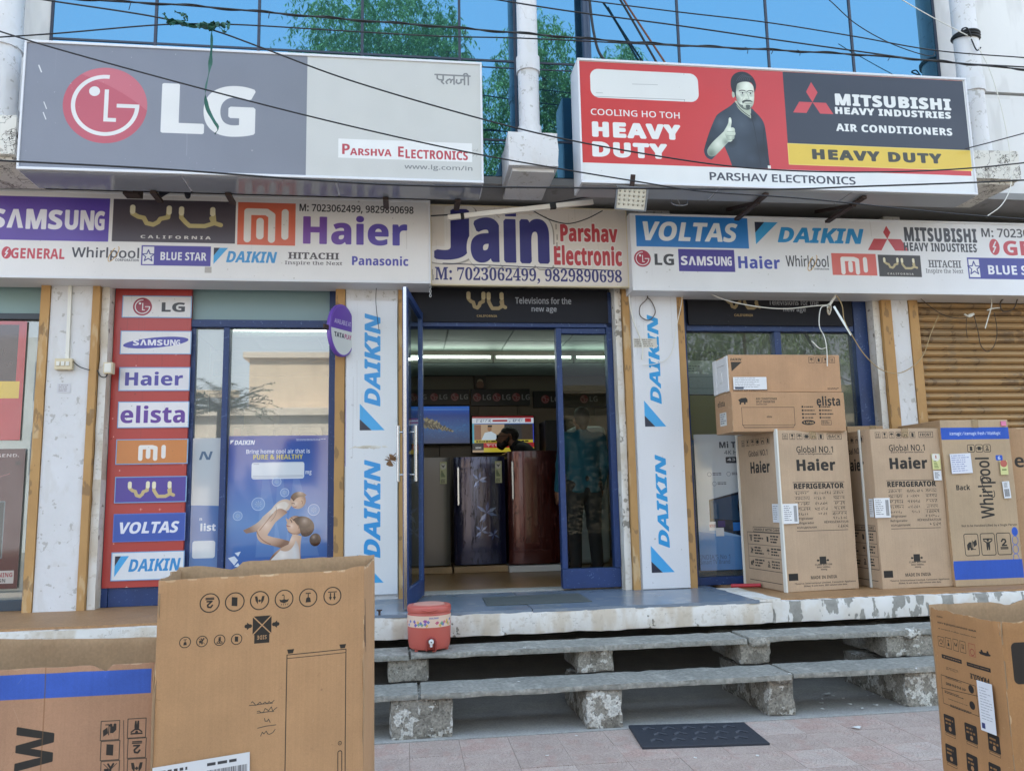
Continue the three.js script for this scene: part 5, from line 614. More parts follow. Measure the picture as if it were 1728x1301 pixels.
{ // carton at the lower right edge, upside down
  const W = 0.425, H = 0.95, v = sheet(W, H, 1300, '#a0764c', 580), K = '#201b17', F = { rot: 2, fat: 3 };
  v.txt('www.summercoolindia.com', 0.047,0.05, 0.288,0.059, K, { rot: 2, fat: 2 }); v.txt('View complete range of products at', 0.047,0.075, 0.285,0.08, K, { rot: 2, fat: 2 }); fine(v, 0.046,0.026, 0.093,0.033, 2, 3, K);
  for (const [k, a, b, c, d] of [['recycle', 0.039,0.111, 0.076,0.15], ['glass', 0.087,0.108, 0.124,0.15], ['hands', 0.137,0.106, 0.17,0.151], ['up', 0.182,0.106, 0.216,0.15]]) { v.box(a, b, c, d, K, 0.002); icon(v, k, a + 0.004, (b + d) / 2 - (c - a) / 2 + 0.004, c - a - 0.008, K, true); }
  { const [a, b] = [0.236,0.107], [c, d] = [0.272,0.154]; v.box(a, b, c, d, '#8c3a2e', 0.002); v.circ((a + c) / 2, (b + d) / 2 + 0.008, 0.012, null, '#8c3a2e', 0.003); }
  { const [a, b] = [0.292,0.119], [c, d] = [0.358,0.139], w = c - a, h = d - b; v.poly([[0, 0.5], [0.1, 0.9], [0.6, 1], [0.95, 0.85], [1, 0.6], [0.85, 0.45], [0.8, 0], [0.68, 0.02], [0.66, 0.4], [0.36, 0.42], [0.3, 0.02], [0.18, 0.02], [0.16, 0.42]].map(([x, y]) => [a + x * w, b + y * h]), K); }
  const black = (a, b, c, d, s) => { v.rect(a, b, c, d, K); v.txt(s, a + 0.01, b + 0.006, c - 0.01, d - 0.006, '#a0764c', F); }; black(0.053,0.181, 0.182,0.197, 'HANDLE'); black(0.214,0.182, 0.349,0.197, 'Handle with care');
  v.squig(0.076,0.229, 0.153,0.239, K, 31); v.txt('FRAGILE', 0.228,0.223, 0.334,0.242, K, { rot: 2, fat: 6 });
  v.box(0.039,0.267, 0.251,0.381, K, 0.002); v.line([[0.033,0.321], [0.262,0.303]], K, 0.002); v.circ(0.223,0.285, 0.016, K); v.circ(0.218,0.348, 0.016, K); v.txt('+91 916-916-8085', 0.067,0.291, 0.192,0.301, K, F); fine(v, 0.069,0.276, 0.193,0.268, 2, 8, K); v.txt('+91 916-916-8085', 0.073,0.357, 0.194,0.354, K, F); fine(v, 0.053,0.338, 0.194,0.327, 2, 9, K); fine(v, 0.081,0.387, 0.245,0.376, 2, 10, K);
  for (const [a, b, c, d] of [[0.03,0.424, 0.099,0.495], [0.159,0.425, 0.229,0.494], [0.29,0.428, 0.358,0.493], [0.026,0.542, 0.094,0.613], [0.153,0.542, 0.22,0.609], [0.282,0.538, 0.348,0.601]]) { v.rr(a, b, c, d, 0.006, K); fine(v, a + 0.008, b + 0.015, c - 0.008, b + 0.045, 2, Math.round(a * 999), '#8a6238', 0.5); v.circ((a + c) / 2, (b + d) / 2 + 0.018, 0.009, '#a0764c'); v.box(a + 0.004, d + 0.003, c - 0.004, d + 0.012, K, 0.0015); }
  const fr = sheet(0.7, H, 600, '#a0764c', 581); fr.rr(0.035, 0.075, 0.6, 0.225, 0.02, '#2a241e'); fr.circ(0.12, 0.75, 0.13, null, '#2a241e', 0.02);
  const t = openCarton('open orange-brown carton at the lower right edge, printed upside down with black icons', [[2.215, 3.944], [2.9, 3.96], [2.9, 3.5], [2.221, 3.52]], H, [jag(0.005, 21), jag(0.005, 22), (s) => 0.012 - 0.02 * Math.max(0, 1 - Math.abs(s - 0.45) / 0.1) + 0.012 * (fbm(s, 0.4, 18, 4, 23) - 0.5), jag(0.007, 24)], [cardMat(fr), null, null, cardMat(v)], 90);
  const [la, lb] = [0.322,0.329]; const L = stickerMesh('paper_label', t, 0.082, 0.185, 2.214, 0.95 - lb, 3.52 + la, (q, w, h) => { fine(q, w * 0.12, h * 0.12, w * 0.9, h * 0.8, 12, 6, '#9a9ca2', 0.25); q.rect(w * 0.08, h * 0.84, w * 0.3, h * 0.95, '#2f3a6a'); }, -Math.PI / 2 + 0.014); L.position.x -= 0.012; L.rotation.z = 0;
}
// ---------- inside the shop ----------
const LAMP = 9;
function tubeLamp(label, x0, x1, y, z) {
  const t = thing('tube_lamp', label, 'lamp', z < -3 ? 'tube lamps at the back of the shop' : undefined); part('fitting', merge([bx(x0, y - 0.075, z - 0.03, x1, y - 0.03, z + 0.012, 0.004)]), M.whitePlastic, t);
  part('glass_tube', merge([cyl([x0 + 0.03, y, z], [x1 - 0.03, y, z], 0.016, 0.016, 10)]), new THREE.MeshStandardMaterial({ color: '#ffffff', emissive: new THREE.Color(0.86, 1, 0.9), emissiveIntensity: 2.4, roughness: 0.4 }), t);
  for (const x of [x0 + 0.015, x1 - 0.015]) part('end_cap', merge([bx(x - 0.014, y - 0.035, z - 0.02, x + 0.014, y + 0.02, z + 0.02, 0.003)]), M.whitePlastic, t);
  const l = new THREE.RectAreaLight(new THREE.Color(0.86, 1, 0.9), LAMP, x1 - x0 - 0.06, 0.03); l.position.set((x0 + x1) / 2, y, z + 0.03); l.lookAt((x0 + x1) / 2, y - 0.15, z + 1); scene.add(l); return t;
}

{ for (const [a, b, L] of [[0.0, 1.13, 'leftmost lit tube lamp of the row seen through the open doorway'], [1.15, 2.2, 'middle lit tube lamp of the row, crossed by the post of the side glass'], [2.22, 3.3, 'rightmost lit tube lamp of the row, seen through the side glass']]) tubeLamp(L, a, b, 3.285, -3.5); tubeLamp('lit tube lamp near the front, seen through the top of the left window', -1.9, -0.75, 3.35, -2.2); }
// screens
function tv(label, x0, y0, x1, y1, z, draw) { const t = thing('television', label, 'television'), w = x1 - x0, h = y1 - y0, v = new Cv(w, h, 900, '#101014'); draw(v, w, h); part('casing', merge([bx(x0 - 0.012, y0 - 0.02, z - 0.05, x1 + 0.012, y1 + 0.012, z - 0.004, 0.006)]), M.black, t); const m = tm(v.tex(), 0.2, { emissive: '#ffffff', emissiveMap: v.tex(), emissiveIntensity: 0.2 }); m.map = null; m.color.set('#050506'); part('screen', face(x0, y1, w, h, z), m, t); part('wall_mount', merge([bx((x0 + x1) / 2 - 0.1, (y0 + y1) / 2 - 0.1, -3.68, (x0 + x1) / 2 + 0.1, (y0 + y1) / 2 + 0.1, z - 0.048)]), M.black, t); return t; }
{ const [a, y1] = [0.034,2.638], [b, y0] = [0.818,2.163]; tv('wall television showing a rock in a deep blue sea, left of the news screen', a, y0, b, y1, -3.5, (v, w, h) => { const g = v.x.createLinearGradient(0, 0, 0, h * v.k); g.addColorStop(0, '#2a6fd0'); g.addColorStop(0.1, '#0f4fae'); g.addColorStop(0.25, '#0a3a86'); g.addColorStop(0.6, '#0d5290'); g.addColorStop(1, '#062a5c'); v.rect(0, 0, w, h, g); const r = rng(3); for (let i = 0; i < 60; i++) v.circ(w * (0.3 + 0.7 * r()), h * (0.35 + 0.5 * r()), w * 0.03 * r(), 'rgba(90,190,220,0.12)', null, 0, h * 0.02); for (let i = 0; i < 46; i++) { const s = i / 46, x = w * (0.28 + 0.45 * s), y = h * (0.5 + 0.16 * s - 0.2 * (1 - s) * r()), q = h * 0.14 * (1 - s * 0.7); v.poly([[x, y + q], [x - q * 0.7, y + q * (0.4 * r())], [x + q * (r() - 0.5), y - q * r()], [x + q * 0.7, y + q * 0.5]], ['#6f6a55', '#8f8768', '#4e4a3c', '#3a3830'][i % 4]); } v.rect(0, h * 0.07, w, h * 0.1, 'rgba(190,215,240,0.35)'); }); }
{ const [a, y1] = [0.853,2.506], [b, y0] = [1.653,2.043]; tv('wall television showing a news reader, behind the bending man', a, y0, b, y1, -3.5, (v, w, h) => { v.rect(0, 0, w, h, '#b9a084'); v.rect(0, 0, w, h * 0.05, '#8c1c24'); v.rect(0, h * 0.05, w, h * 0.2, '#d8e4f0'); v.squig(w * 0.06, h * 0.08, w * 0.3, h * 0.17, '#10204a', 4); v.rect(w * 0.33, h * 0.1, w * 0.57, h * 0.15, '#a82832'); v.squig(w * 0.59, h * 0.07, w * 0.83, h * 0.17, '#10204a', 9); v.rect(w * 0.86, h * 0.06, w * 0.96, h * 0.17, '#b83038'); v.rect(0, h * 0.2, w, h * 0.22, '#2c68b8'); v.rect(w * 0.02, h * 0.24, w * 0.14, h * 0.66, '#8a6450'); v.rect(w * 0.52, h * 0.22, w * 0.8, h * 0.66, '#3a3a3c'); v.rect(w * 0.8, h * 0.22, w, h * 0.66, '#463c34'); v.poly([[w * 0.14, h * 0.68], [w * 0.2, h * 0.46], [w * 0.3, h * 0.42], [w * 0.38, h * 0.5], [w * 0.42, h * 0.68]], '#cfe0ec'); v.circ(w * 0.28, h * 0.35, w * 0.035, '#a07858', null, 0, h * 0.08); v.rect(w * 0.25, h * 0.25, w * 0.32, h * 0.3, '#1c1a1a'); v.rect(0, h * 0.66, w, h * 0.74, '#c8b83c'); fine(v, w * 0.06, h * 0.68, w * 0.94, h * 0.73, 1, 4, '#20201c', 0.8); v.rect(0, h * 0.74, w * 0.18, h * 0.94, '#26262a'); v.txt('NEWS', w * 0.05, h * 0.85, w * 0.14, h * 0.9, '#dddddd'); v.rect(w * 0.18, h * 0.74, w * 0.82, h * 0.88, '#b02a30'); v.squig(w * 0.22, h * 0.77, w * 0.6, h * 0.85, '#e8e0d8', 14); v.rect(w * 0.83, h * 0.74, w, h * 0.9, '#a02a30'); v.rect(w * 0.18, h * 0.88, w, h, '#c8b83c'); v.rect(w * 0.985, h * 0.22, w, h * 0.74, '#3a4ac0'); v.rect(0, h * 0.2, w * 0.03, h * 0.75, '#50a8c0'); }); }
// boards with round face marks over the screens
{ const mk = (lab, x0, x1, y0, y1, n) => { const w = x1 - x0, h = y1 - y0, v = new Cv(w, h, 500, '#16161a'); for (let i = 0; i < n; i++) { const a = w * (i + 0.3) / n; lgFace(v, a, h / 2, h * 0.26, '#7c2b34', '#a8a0a0'); v.txt('LG', a + h * 0.34, h * 0.32, a + h * 0.84, h * 0.66, '#8c8c90'); } const t = thing('brand_strip', lab, 'sign'); part('board', merge([bx(x0, y0, -3.67, x1, y1, -3.604)]), M.black, t); part('sign_face', face(x0, y1, w, h, -3.6), tm(v.tex(), 0.3), t); };
  { const [a, t1] = [0.022,2.875], [b, t0] = [0.826,2.67]; mk('black strip with three round red marks over the sea television', a, b, t0, t1, 3); } { const [a, t1] = [0.852,2.876], [b, t0] = [1.627,2.657]; mk('black strip with three round red marks over the news television', a, b, t0, t1, 3); } { const [a, t1] = [1.676,2.847], [b, t0] = [2.725,2.628]; mk('black strip at the right end, over the white air cooler', a, b, t0, t1, 2); } }
{ const [a, y1] = [0.906,3.048], [b, y0] = [1.041,2.893]; const t = thing('picture_frame', 'small framed picture hanging high on the back wall of the shop', 'picture'), v = new Cv(b - a, y1 - y0, 600, '#2a2422'); v.circ((b - a) / 2, (y1 - y0) * 0.5, 0.04, '#8a7a6a'); v.circ((b - a) / 2, (y1 - y0) * 0.75, 0.05, '#6a4a3a'); part('frame', merge([bx(a - 0.01, y0 - 0.01, -3.66, b + 0.01, y1 + 0.01, -3.615)]), M.iron, t); part('print', face(a, y1, b - a, y1 - y0, -3.61), tm(v.tex(), 0.3), t); }
// fridges
const wrapH = dtex(512, (u, v) => { const a = fbm(u, v * 0.5, 20, 4, 601), m = ss(0.5, 0.62, fbm(u, v, 14, 4, 641)), b = fbm(u, v, 5, 3, 611); return cl(0.6 * m * Math.pow(1 - Math.abs(a - 0.5) * 2, 40) + 0.35 * b); }, false);
function fridge(label, x0, x1, y1, zf, mat, base, o = {}) {
  const t = thing('refrigerator', label, 'refrigerator'), y0 = 0.735, d = 0.58; part('base_block', merge([bx(x0 - 0.01, 0.66, zf - d, x1 + 0.01, 0.728, zf + 0.03, 0.004)]), base, t);
  part('body', merge([bx(x0, y0, zf - d, x1, y1, zf - 0.07, 0.012)]), o.side ?? mat, t);
  const g = new THREE.BoxGeometry(x1 - x0, y1 - y0 - 0.01, 0.062, 14, 10, 2), p = g.attributes.position; for (let i = 0; i < p.count; i++) { const s = p.getX(i) / ((x1 - x0) / 2), q = p.getY(i) / ((y1 - y0) / 2); if (p.getZ(i) > 0) p.setZ(i, p.getZ(i) + 0.018 * (1 - s * s) - 0.02 * Math.pow(Math.abs(s), 12) - 0.01 * Math.pow(Math.abs(q), 14)); } g.computeVertexNormals(); g.translate((x0 + x1) / 2, (y0 + y1) / 2 + 0.005, zf - 0.033); const uv = g.attributes.uv; if (!o.keepUv) for (let i = 0; i < uv.count; i++) uv.setXY(i, g.attributes.position.getX(i), g.attributes.position.getY(i)); part('door', g, mat, t);
  part('handle', merge([bar([x0 + 0.045, y1 - 0.52, zf + 0.03], [x0 + 0.045, y1 - 0.12, zf + 0.03], 0.022, 0.024), bx(x0 + 0.035, y1 - 0.53, zf - 0.01, x0 + 0.055, y1 - 0.5, zf + 0.03), bx(x0 + 0.035, y1 - 0.14, zf - 0.01, x0 + 0.055, y1 - 0.11, zf + 0.03)]), M.steel, t);
  if (o.label) { const v = new Cv(0.075, 0.24, 900, '#b9b98c'); v.circ(0.037, 0.05, 0.034, '#c9c6b8'); v.poly([[0.012, 0.03], [0.037, 0.065], [0.062, 0.03], [0.037, 0.045]], '#26262a'); for (let i = 0; i < 5; i++) v.rect(0.012, 0.1 + i * 0.014, 0.03 + 0.007 * i, 0.11 + i * 0.014, '#4a5a34'); fine(v, 0.01, 0.19, 0.066, 0.235, 4, 3, '#303034', 0.6); const q = part('energy_label', new THREE.PlaneGeometry(0.075, 0.24), tm(v.tex(), 0.4), t); q.position.set(x1 - 0.075, y1 - 0.17, zf + 0.0125); q.rotation.y = 0.12; }
  return t;
}
const film = (o) => new THREE.MeshPhysicalMaterial({ roughness: 0.14, bumpMap: rep(wrapH, 1.5, 0.75), bumpScale: 0.007, clearcoat: 0.5, clearcoatRoughness: 0.05, ...o });
fridge('silver grey refrigerator on a block, leftmost of those inside', -0.1, 0.488, 1.915, -2.15, std('#66625e', 0.38, { metalness: 0.7 }), tm(T.card, 0.9), { label: 1 });
{ const v = new Cv(0.58, 1.18, 500, '#2a2c48'), r = rng(9); for (const [cx, cy, s] of [[0.28, 0.26, 0.1], [0.36, 0.62, 0.13], [0.3, 0.82, 0.09], [0.44, 0.86, 0.07]]) for (let i = 0; i < 6; i++) { const a = i * 1.047 + r(); v.poly([[cx, cy], [cx + s * 0.5 * Math.cos(a - 0.3), cy + s * 0.5 * Math.sin(a - 0.3)], [cx + s * Math.cos(a), cy + s * Math.sin(a)], [cx + s * 0.5 * Math.cos(a + 0.3), cy + s * 0.5 * Math.sin(a + 0.3)]], ['#5a6ea0', '#46588c', '#7a8ab8'][i % 3]); } const m = film({ map: v.tex(), metalness: 0.45 }); fridge('dark refrigerator with printed blue flowers, wrapped in clear film', 0.53, 1.1, 1.915, -2.15, m, tm(T.card, 0.9), { label: 1, keepUv: 1 }); }
fridge('maroon refrigerator wrapped in streaky clear film, rightmost of those inside', 1.118, 1.68, 1.965, -2.02, film({ color: '#4a1c18', metalness: 0.5, roughness: 0.2 }), std('#c8c4c0', 0.8));
// things seen behind the side glass
{ const t = thing('air_cooler', 'white rounded air cooler inside, behind the man in the teal shirt', 'cooler'); part('body', merge([bx(1.98, 0.66, -3.1, 2.42, 2.3, -2.7, 0.07)]), std('#c8ccce', 0.35), t); part('grille', merge([bx(2.03, 1.3, -2.7, 2.37, 1.9, -2.69)]), std('#9aa0a4', 0.5), t); part('tray', merge([bx(2.0, 2.0, -2.695, 2.4, 2.06, -2.66)]), std('#8d949a', 0.4), t); }
{ const t = thing('cabinet', 'tall dark cabinet against the back wall, left of the white air cooler', 'cabinet'); part('body', merge([bx(1.75, 0.66, -3.66, 2.02, 2.42, -3.2)]), std('#1c1c20', 0.4), t); part('door', merge([bx(1.765, 0.7, -3.2, 2.005, 2.4, -3.185)]), std('#242428', 0.35), t); }
// cartons inside the left window
{ const v = sheet(0.44, 1.45, 500, '#a08a68', 610); v.squig(0.03, 0.03, 0.06, 0.3, INK, 3, false); v.txt('MOVIE BOX', 0.18, 0.05, 0.215, 0.3, INK, { rot: 1 }); v.rr(0.25, 0.05, 0.42, 0.28, 0.04, null, INK, 0.006); carton('plain_carton', 'brown carton with a picture box print standing inside the left window', 0.44, 1.45, 0.4, -0.97, 0.66, -0.5, 0.05, { front: cardMat(v) }, 31); }
carton('tall_carton', 'narrow tall brown carton inside the left window, left of the printed one', 0.26, 1.62, 0.35, -1.29, 0.66, -0.55, 0.02, {}, 32);
carton('red_carton', 'red carton inside the left window next to the blue poster edge', 0.2, 1.48, 0.3, -1.49 + 0.02, 0.66, -0.85, 0, { front: std('#8e3a30', 0.6), left: std('#8e3a30', 0.6) }, 33);
// stack inside the right window
carton('blue_carton', 'blue carton inside the right window, lowest of its stack', 0.5, 1.3, 0.4, 2.86, 0.66, -0.5, 0.04, { front: std('#2f6aa8', 0.5), left: std('#2f6aa8', 0.5) }, 34);
carton('yellow_carton', 'yellow carton inside the right window, middle of its stack', 0.46, 0.42, 0.4, 2.86, 1.965, -0.5, -0.03, { front: std('#b09a50', 0.6) }, 35);
{ const v = sheet(0.5, 0.33, 600, '#b8bab6', 613); fine(v, 0.05, 0.05, 0.2, 0.12, 3, 4, '#6a6c70'); v.rr(0.08, 0.16, 0.42, 0.27, 0.02, null, '#7c8084', 0.004); carton('white_carton', 'whitish carton on top of the stack inside the right window', 0.5, 0.33, 0.4, 2.85, 2.39, -0.5, 0.02, { front: cardMat(v) }, 36); }
{ const v = sheet(0.32, 1.75, 500, '#b6b8b8', 615); v.rr(0.07, 0.62, 0.23, 0.95, 0.04, '#26282c'); v.circ(0.15, 0.72, 0.05, '#3a3c42'); v.circ(0.15, 0.86, 0.055, '#3a3c42'); v.box(0.12, 0.5, 0.18, 0.63, '#26282c', 0.006); v.circ(0.15, 0.12, 0.025, '#26282c'); fine(v, 0.06, 0.3, 0.24, 0.4, 3, 5, '#5a5c60'); carton('white_carton', 'tall white carton with a printed black trolley speaker inside the right window', 0.32, 1.75, 0.35, 4.02, 0.66, -0.42, 0, { front: cardMat(v) }, 37); }
// ---------- posters on the glass ----------
function poster(label, x0, y1, w, h, z, v, seed, m) { const t = thing('poster', label, 'poster'); const o = part('sheet', face(x0, y1, w, h, z, 0.004, seed, 8, 12), m ?? new THREE.MeshPhysicalMaterial({ map: v.tex(), roughness: 0.05, ior: 1.85 }), t); part('sheet_back', face(x0 + 0.001, y1 - 0.001, w - 0.002, h - 0.002, z - 0.003, 0.002, seed, 2, 2), M.whiteTrim, t); return t; }
{ // blue poster with a mother lifting a baby
  const W = 0.815, H = 1.17, v = new Cv(W, H, 900), g = v.x.createLinearGradient(0, 0, 0, H * v.k); g.addColorStop(0, '#33509a'); g.addColorStop(0.3, '#4568ae'); g.addColorStop(0.62, '#5c86bc'); g.addColorStop(1, '#3a5a9e'); v.rect(0, 0, W, H, g); const x = v.x, k = v.k;
  for (const [a, b] of [[0.3, 0.16], [0.42, 0.1], [0.55, 0.2]]) v.poly([[a - 0.02, 0.36], [a + 0.03, 0.36], [a + b, 1], [a - b * 0.4, 1]], 'rgba(190,215,235,0.13)');
  v.poly([[0.012, 0.035], [0.045, 0.035], [0.012, 0.07]], '#dfe5ee'); v.txt('DAIKIN', 0.047,0.037, 0.212,0.073, '#dfe5ee', { skew: 0.2, fat: 2 }); fine(v, 0.55, 0.03, 0.8, 0.05, 2, 4, '#aebbd8'); v.txt('Bring home cool air that is', 0.144,0.112, 0.663,0.16, '#d8dfea', { w: 'normal', fat: 2 }); v.txt('PURE & HEALTHY', 0.201,0.158, 0.606,0.198, '#c9bb62', { fat: 1 });
  { const [a, b] = [0.19,0.223], [c, d] = [0.619,0.362]; v.rr(a, b, c, d, 0.02, '#d4dbe2'); v.rect(a + 0.01, d - 0.03, c - 0.012, d - 0.022, '#b4bcc8'); v.rect(a + 0.015, b + 0.012, a + 0.06, b + 0.018, '#9aa4b2'); v.rect(a + 0.004, b + 0.004, c - 0.004, b + 0.009, '#c0c8d2'); v.line([[a + 0.01, d - 0.012], [c - 0.01, d - 0.016]], '#98a4b4', 0.005); v.txt('mg', 0.629,0.299, 0.679,0.337, '#cfd6e4'); }
  for (const [a, b, r] of [[0.25,0.567, 0.052], [0.701,0.624, 0.046], [0.462,0.477, 0.034], [0.088,0.661, 0.036], [0.395,0.386, 0.036]]) { v.circ(a, b, r, 'rgba(190,210,232,0.25)', '#b8cae0', 0.004); for (let i = 0; i < 4; i++) v.line([[a - r * 0.5 * Math.cos(i * 0.8), b - r * 0.5 * Math.sin(i * 0.8)], [a + r * 0.5 * Math.cos(i * 0.8), b + r * 0.5 * Math.sin(i * 0.8)]], '#b8cae0', 0.003); v.circ(a, b, r * 0.3, 'rgba(120,150,190,0.8)'); }
  { const [ox, oy] = [0.116,0.455], [ex, ey] = [0.776,1.035]; x.save(); x.translate(ox * k, oy * k); x.scale((ex - ox) * k / 310, (ey - oy) * k / 265); const S = (f, c, q) => { x.beginPath(); f(); x.closePath(); x.fillStyle = c; x.fill(); if (q) { x.save(); x.clip(); const l = x.createRadialGradient(q[0], q[1], 2, q[0], q[1], q[2]); l.addColorStop(0, 'rgba(255,240,226,0.45)'); l.addColorStop(0.5, 'rgba(200,150,120,0.05)'); l.addColorStop(1, 'rgba(70,36,24,0.5)'); x.fillStyle = l; x.fillRect(-20, -20, 360, 320); x.restore(); } };
    S(() => { x.moveTo(115, 70); x.bezierCurveTo(140, 30, 175, 25, 195, 50); x.lineTo(180, 75); x.bezierCurveTo(150, 90, 130, 100, 110, 130); x.bezierCurveTo(90, 150, 60, 155, 20, 160); x.lineTo(8, 148); x.bezierCurveTo(40, 135, 70, 120, 80, 100); x.closePath(); }, '#cbb8a8', [120, 80, 110]);
    S(() => { x.moveTo(125, 62); x.bezierCurveTo(145, 40, 170, 40, 180, 55); x.bezierCurveTo(160, 90, 130, 110, 105, 120); x.bezierCurveTo(100, 95, 110, 80, 125, 62); }, '#d8d4cc', [140, 65, 60]); S(() => { x.ellipse(214, 42, 30, 31, 0.2, 0, 7); }, '#c4a690', [205, 52, 38]); S(() => { x.moveTo(186, 30); x.bezierCurveTo(190, 5, 230, 0, 246, 22); x.bezierCurveTo(240, 30, 210, 20, 198, 44); x.closePath(); }, '#6a5648', [222, 10, 40]);
    S(() => { x.moveTo(175, 85); x.bezierCurveTo(150, 60, 130, 70, 118, 90); x.lineTo(60, 150); x.bezierCurveTo(55, 190, 80, 200, 110, 205); x.lineTo(168, 222); x.lineTo(200, 200); x.bezierCurveTo(160, 180, 120, 180, 100, 168); x.lineTo(130, 120); x.closePath(); }, '#c9ab96', [95, 130, 95]);
    S(() => { x.ellipse(206, 134, 34, 36, -0.2, 0, 7); }, '#c2a089', [190, 136, 44]); S(() => { x.moveTo(196, 112); x.bezierCurveTo(220, 92, 262, 98, 276, 130); x.bezierCurveTo(284, 160, 262, 182, 236, 176); x.bezierCurveTo(224, 172, 226, 150, 218, 140); x.closePath(); }, '#3c302c', [240, 118, 50]); S(() => { x.ellipse(282, 190, 22, 24, 0, 0, 7); }, '#382c28', [276, 180, 28]);
    S(() => { x.moveTo(196, 165); x.lineTo(230, 175); x.bezierCurveTo(226, 200, 224, 240, 230, 265); x.lineTo(108, 265); x.bezierCurveTo(120, 235, 150, 215, 180, 205); x.closePath(); }, '#c4a690', [190, 185, 90]); S(() => { x.moveTo(150, 225); x.bezierCurveTo(180, 240, 200, 220, 208, 190); x.bezierCurveTo(224, 210, 222, 240, 226, 265); x.lineTo(110, 265); x.closePath(); }, '#d6d9dc', [160, 245, 90]);
    S(() => { x.moveTo(182, 112); x.quadraticCurveTo(176, 112, 168, 104); x.quadraticCurveTo(170, 118, 176, 126); x.closePath(); }, '#c2a089'); const ln = (p, c, w) => { x.strokeStyle = c; x.lineWidth = w; x.lineCap = 'round'; x.beginPath(); x.moveTo(p[0], p[1]); x.quadraticCurveTo(p[2], p[3], p[4], p[5]); x.stroke(); };
    ln([186, 112, 190, 116, 192, 122], '#3a2a24', 2.5); ln([188, 104, 194, 108, 198, 116], '#4a362c', 2); ln([172, 134, 178, 138, 186, 138], '#9a5a54', 3); ln([178, 156, 190, 166, 204, 166], 'rgba(90,50,40,0.5)', 3); ln([212, 132, 220, 136, 218, 146], '#8a6450', 3);
    ln([190, 52, 196, 50, 202, 53], '#4a342c', 2.2); ln([196, 66, 202, 68, 208, 64], '#96605a', 2.4); ln([226, 42, 234, 44, 230, 54], '#8a6450', 2.6); ln([118, 90, 100, 112, 70, 150], 'rgba(100,60,46,0.4)', 3); ln([130, 62, 140, 90, 112, 116], 'rgba(120,110,104,0.5)', 2.5); ln([60, 152, 70, 186, 112, 202], 'rgba(110,66,50,0.45)', 4); x.restore(); }
  v.poly([[0.02, 1.0], [0.07, 0.985], [0.1, 1.02], [0.07, 1.06]], '#d0dae8'); v.poly([[0.07, 0.96], [0.12, 0.95], [0.1, 0.99]], '#d0dae8'); v.poly([[0.07, 1.07], [0.12, 1.075], [0.1, 1.04]], '#d0dae8'); v.txt('Patented Streamer Discharge', 0.01, 1.1, 0.3, 1.118, '#c8d2e2', { w: 'normal', fat: 2 }); v.txt('Technology', 0.01, 1.13, 0.14, 1.145, '#c8d2e2', { w: 'normal' });
  poster('blue poster of a woman lifting a baby under an air conditioner, in the left window', -1.463, 2.015, W, H, -0.168, v, 71);
}
{ const v = new Cv(0.235, 1.17, 700, '#b8bfc4'); v.rect(0, 0.55, 0.235, 1.17, '#4470a8'); v.poly([[0, 0.55], [0.235, 0.5], [0.235, 0.56]], '#b8bfc4'); v.txt('N', 0.06, 0.11, 0.17, 0.18, '#5a6f88', { skew: 0.2 }); v.txt('list', 0.09, 0.7, 0.21, 0.76, '#d0d8e0', { fat: 3 }); v.txt('n', 0.08, 0.655, 0.1, 0.675, '#d0d8e0'); v.rr(0.03, 0.84, 0.21, 0.98, 0.02, '#c2cbd2'); poster('narrow white and blue poster beside the brand board, mostly covered', -1.757, 2.0, 0.235, 1.17, -0.168, v, 72); }
{ const W = 0.8, H = 1.2, v = new Cv(W, H, 700); const g = v.x.createLinearGradient(0, 0, 0, H * v.k); g.addColorStop(0, '#b7bcbd'); g.addColorStop(0.66, '#a9b4bc'); g.addColorStop(0.74, '#7f9cbc'); g.addColorStop(1, '#4f7aa8'); v.rect(0, 0, W, H, g); v.poly([[0, 0.86], [W, 0.98], [W, H], [0, H]], 'rgba(70,116,168,0.7)');
  v.txt('Mi TV', 0.237,0.066, 0.439,0.123, '#4a4e54', { fat: 3 }); v.txt('4K HDR', 0.28,0.145, 0.476,0.181, '#5a5e64', { w: 'normal', fat: 2 }); { const [a, b] = [0.289,0.205], [c, d] = [0.518,0.261]; v.rr(a, b, c, d, 0.01, '#3a3e44'); v.txt('43|50', a + 0.015, b + 0.012, c - 0.02, d - 0.012, '#b8bcc0'); } for (const [a, b] of [[0.128,0.359], [0.309,0.358], [0.17,0.443], [0.414,0.442]]) { v.circ(a, b, 0.018, null, '#5e6268', 0.003); fine(v, a + 0.03, b - 0.014, a + 0.13, b + 0.014, 2, 5, '#6a6e74', 0.6); }
  const q = [[0.112,0.585], [0.567,0.476], [0.536,0.946], [0.111,0.83]]; v.poly(q, '#1a2838'); v.poly([[0.124,0.594], [0.438,0.533], [0.423,0.779], [0.123,0.749]], '#26405a'); v.circ(0.406,0.65, 0.03, '#151c26', null, 0, 0.07); v.rect(0.101,0.776, 0.163,0.854, '#c8c8c8'); v.txt('NETFLIX', 0.105,0.802, 0.16,0.826, '#9a3a3a'); v.rect(0.183,0.769, 0.251,0.826, '#3a3060'); v.rect(0.16,0.831, 0.236,0.905, '#c4c4c4'); v.rect(0.323,0.788, 0.432,0.861, '#2f6ab0'); v.txt("INDIA'S No 1", 0.004,1.065, 0.279,1.105, '#3a5878', { w: 'normal', fat: 2 }); v.txt('Smart TV Brand', 0.002,1.108, 0.276,1.146, '#3a5878', { w: 'normal', fat: 2 });
  poster('grey and blue television poster in the right window, partly behind the refrigerator carton', 2.575, 1.985, W, H, -0.168, v, 73); }
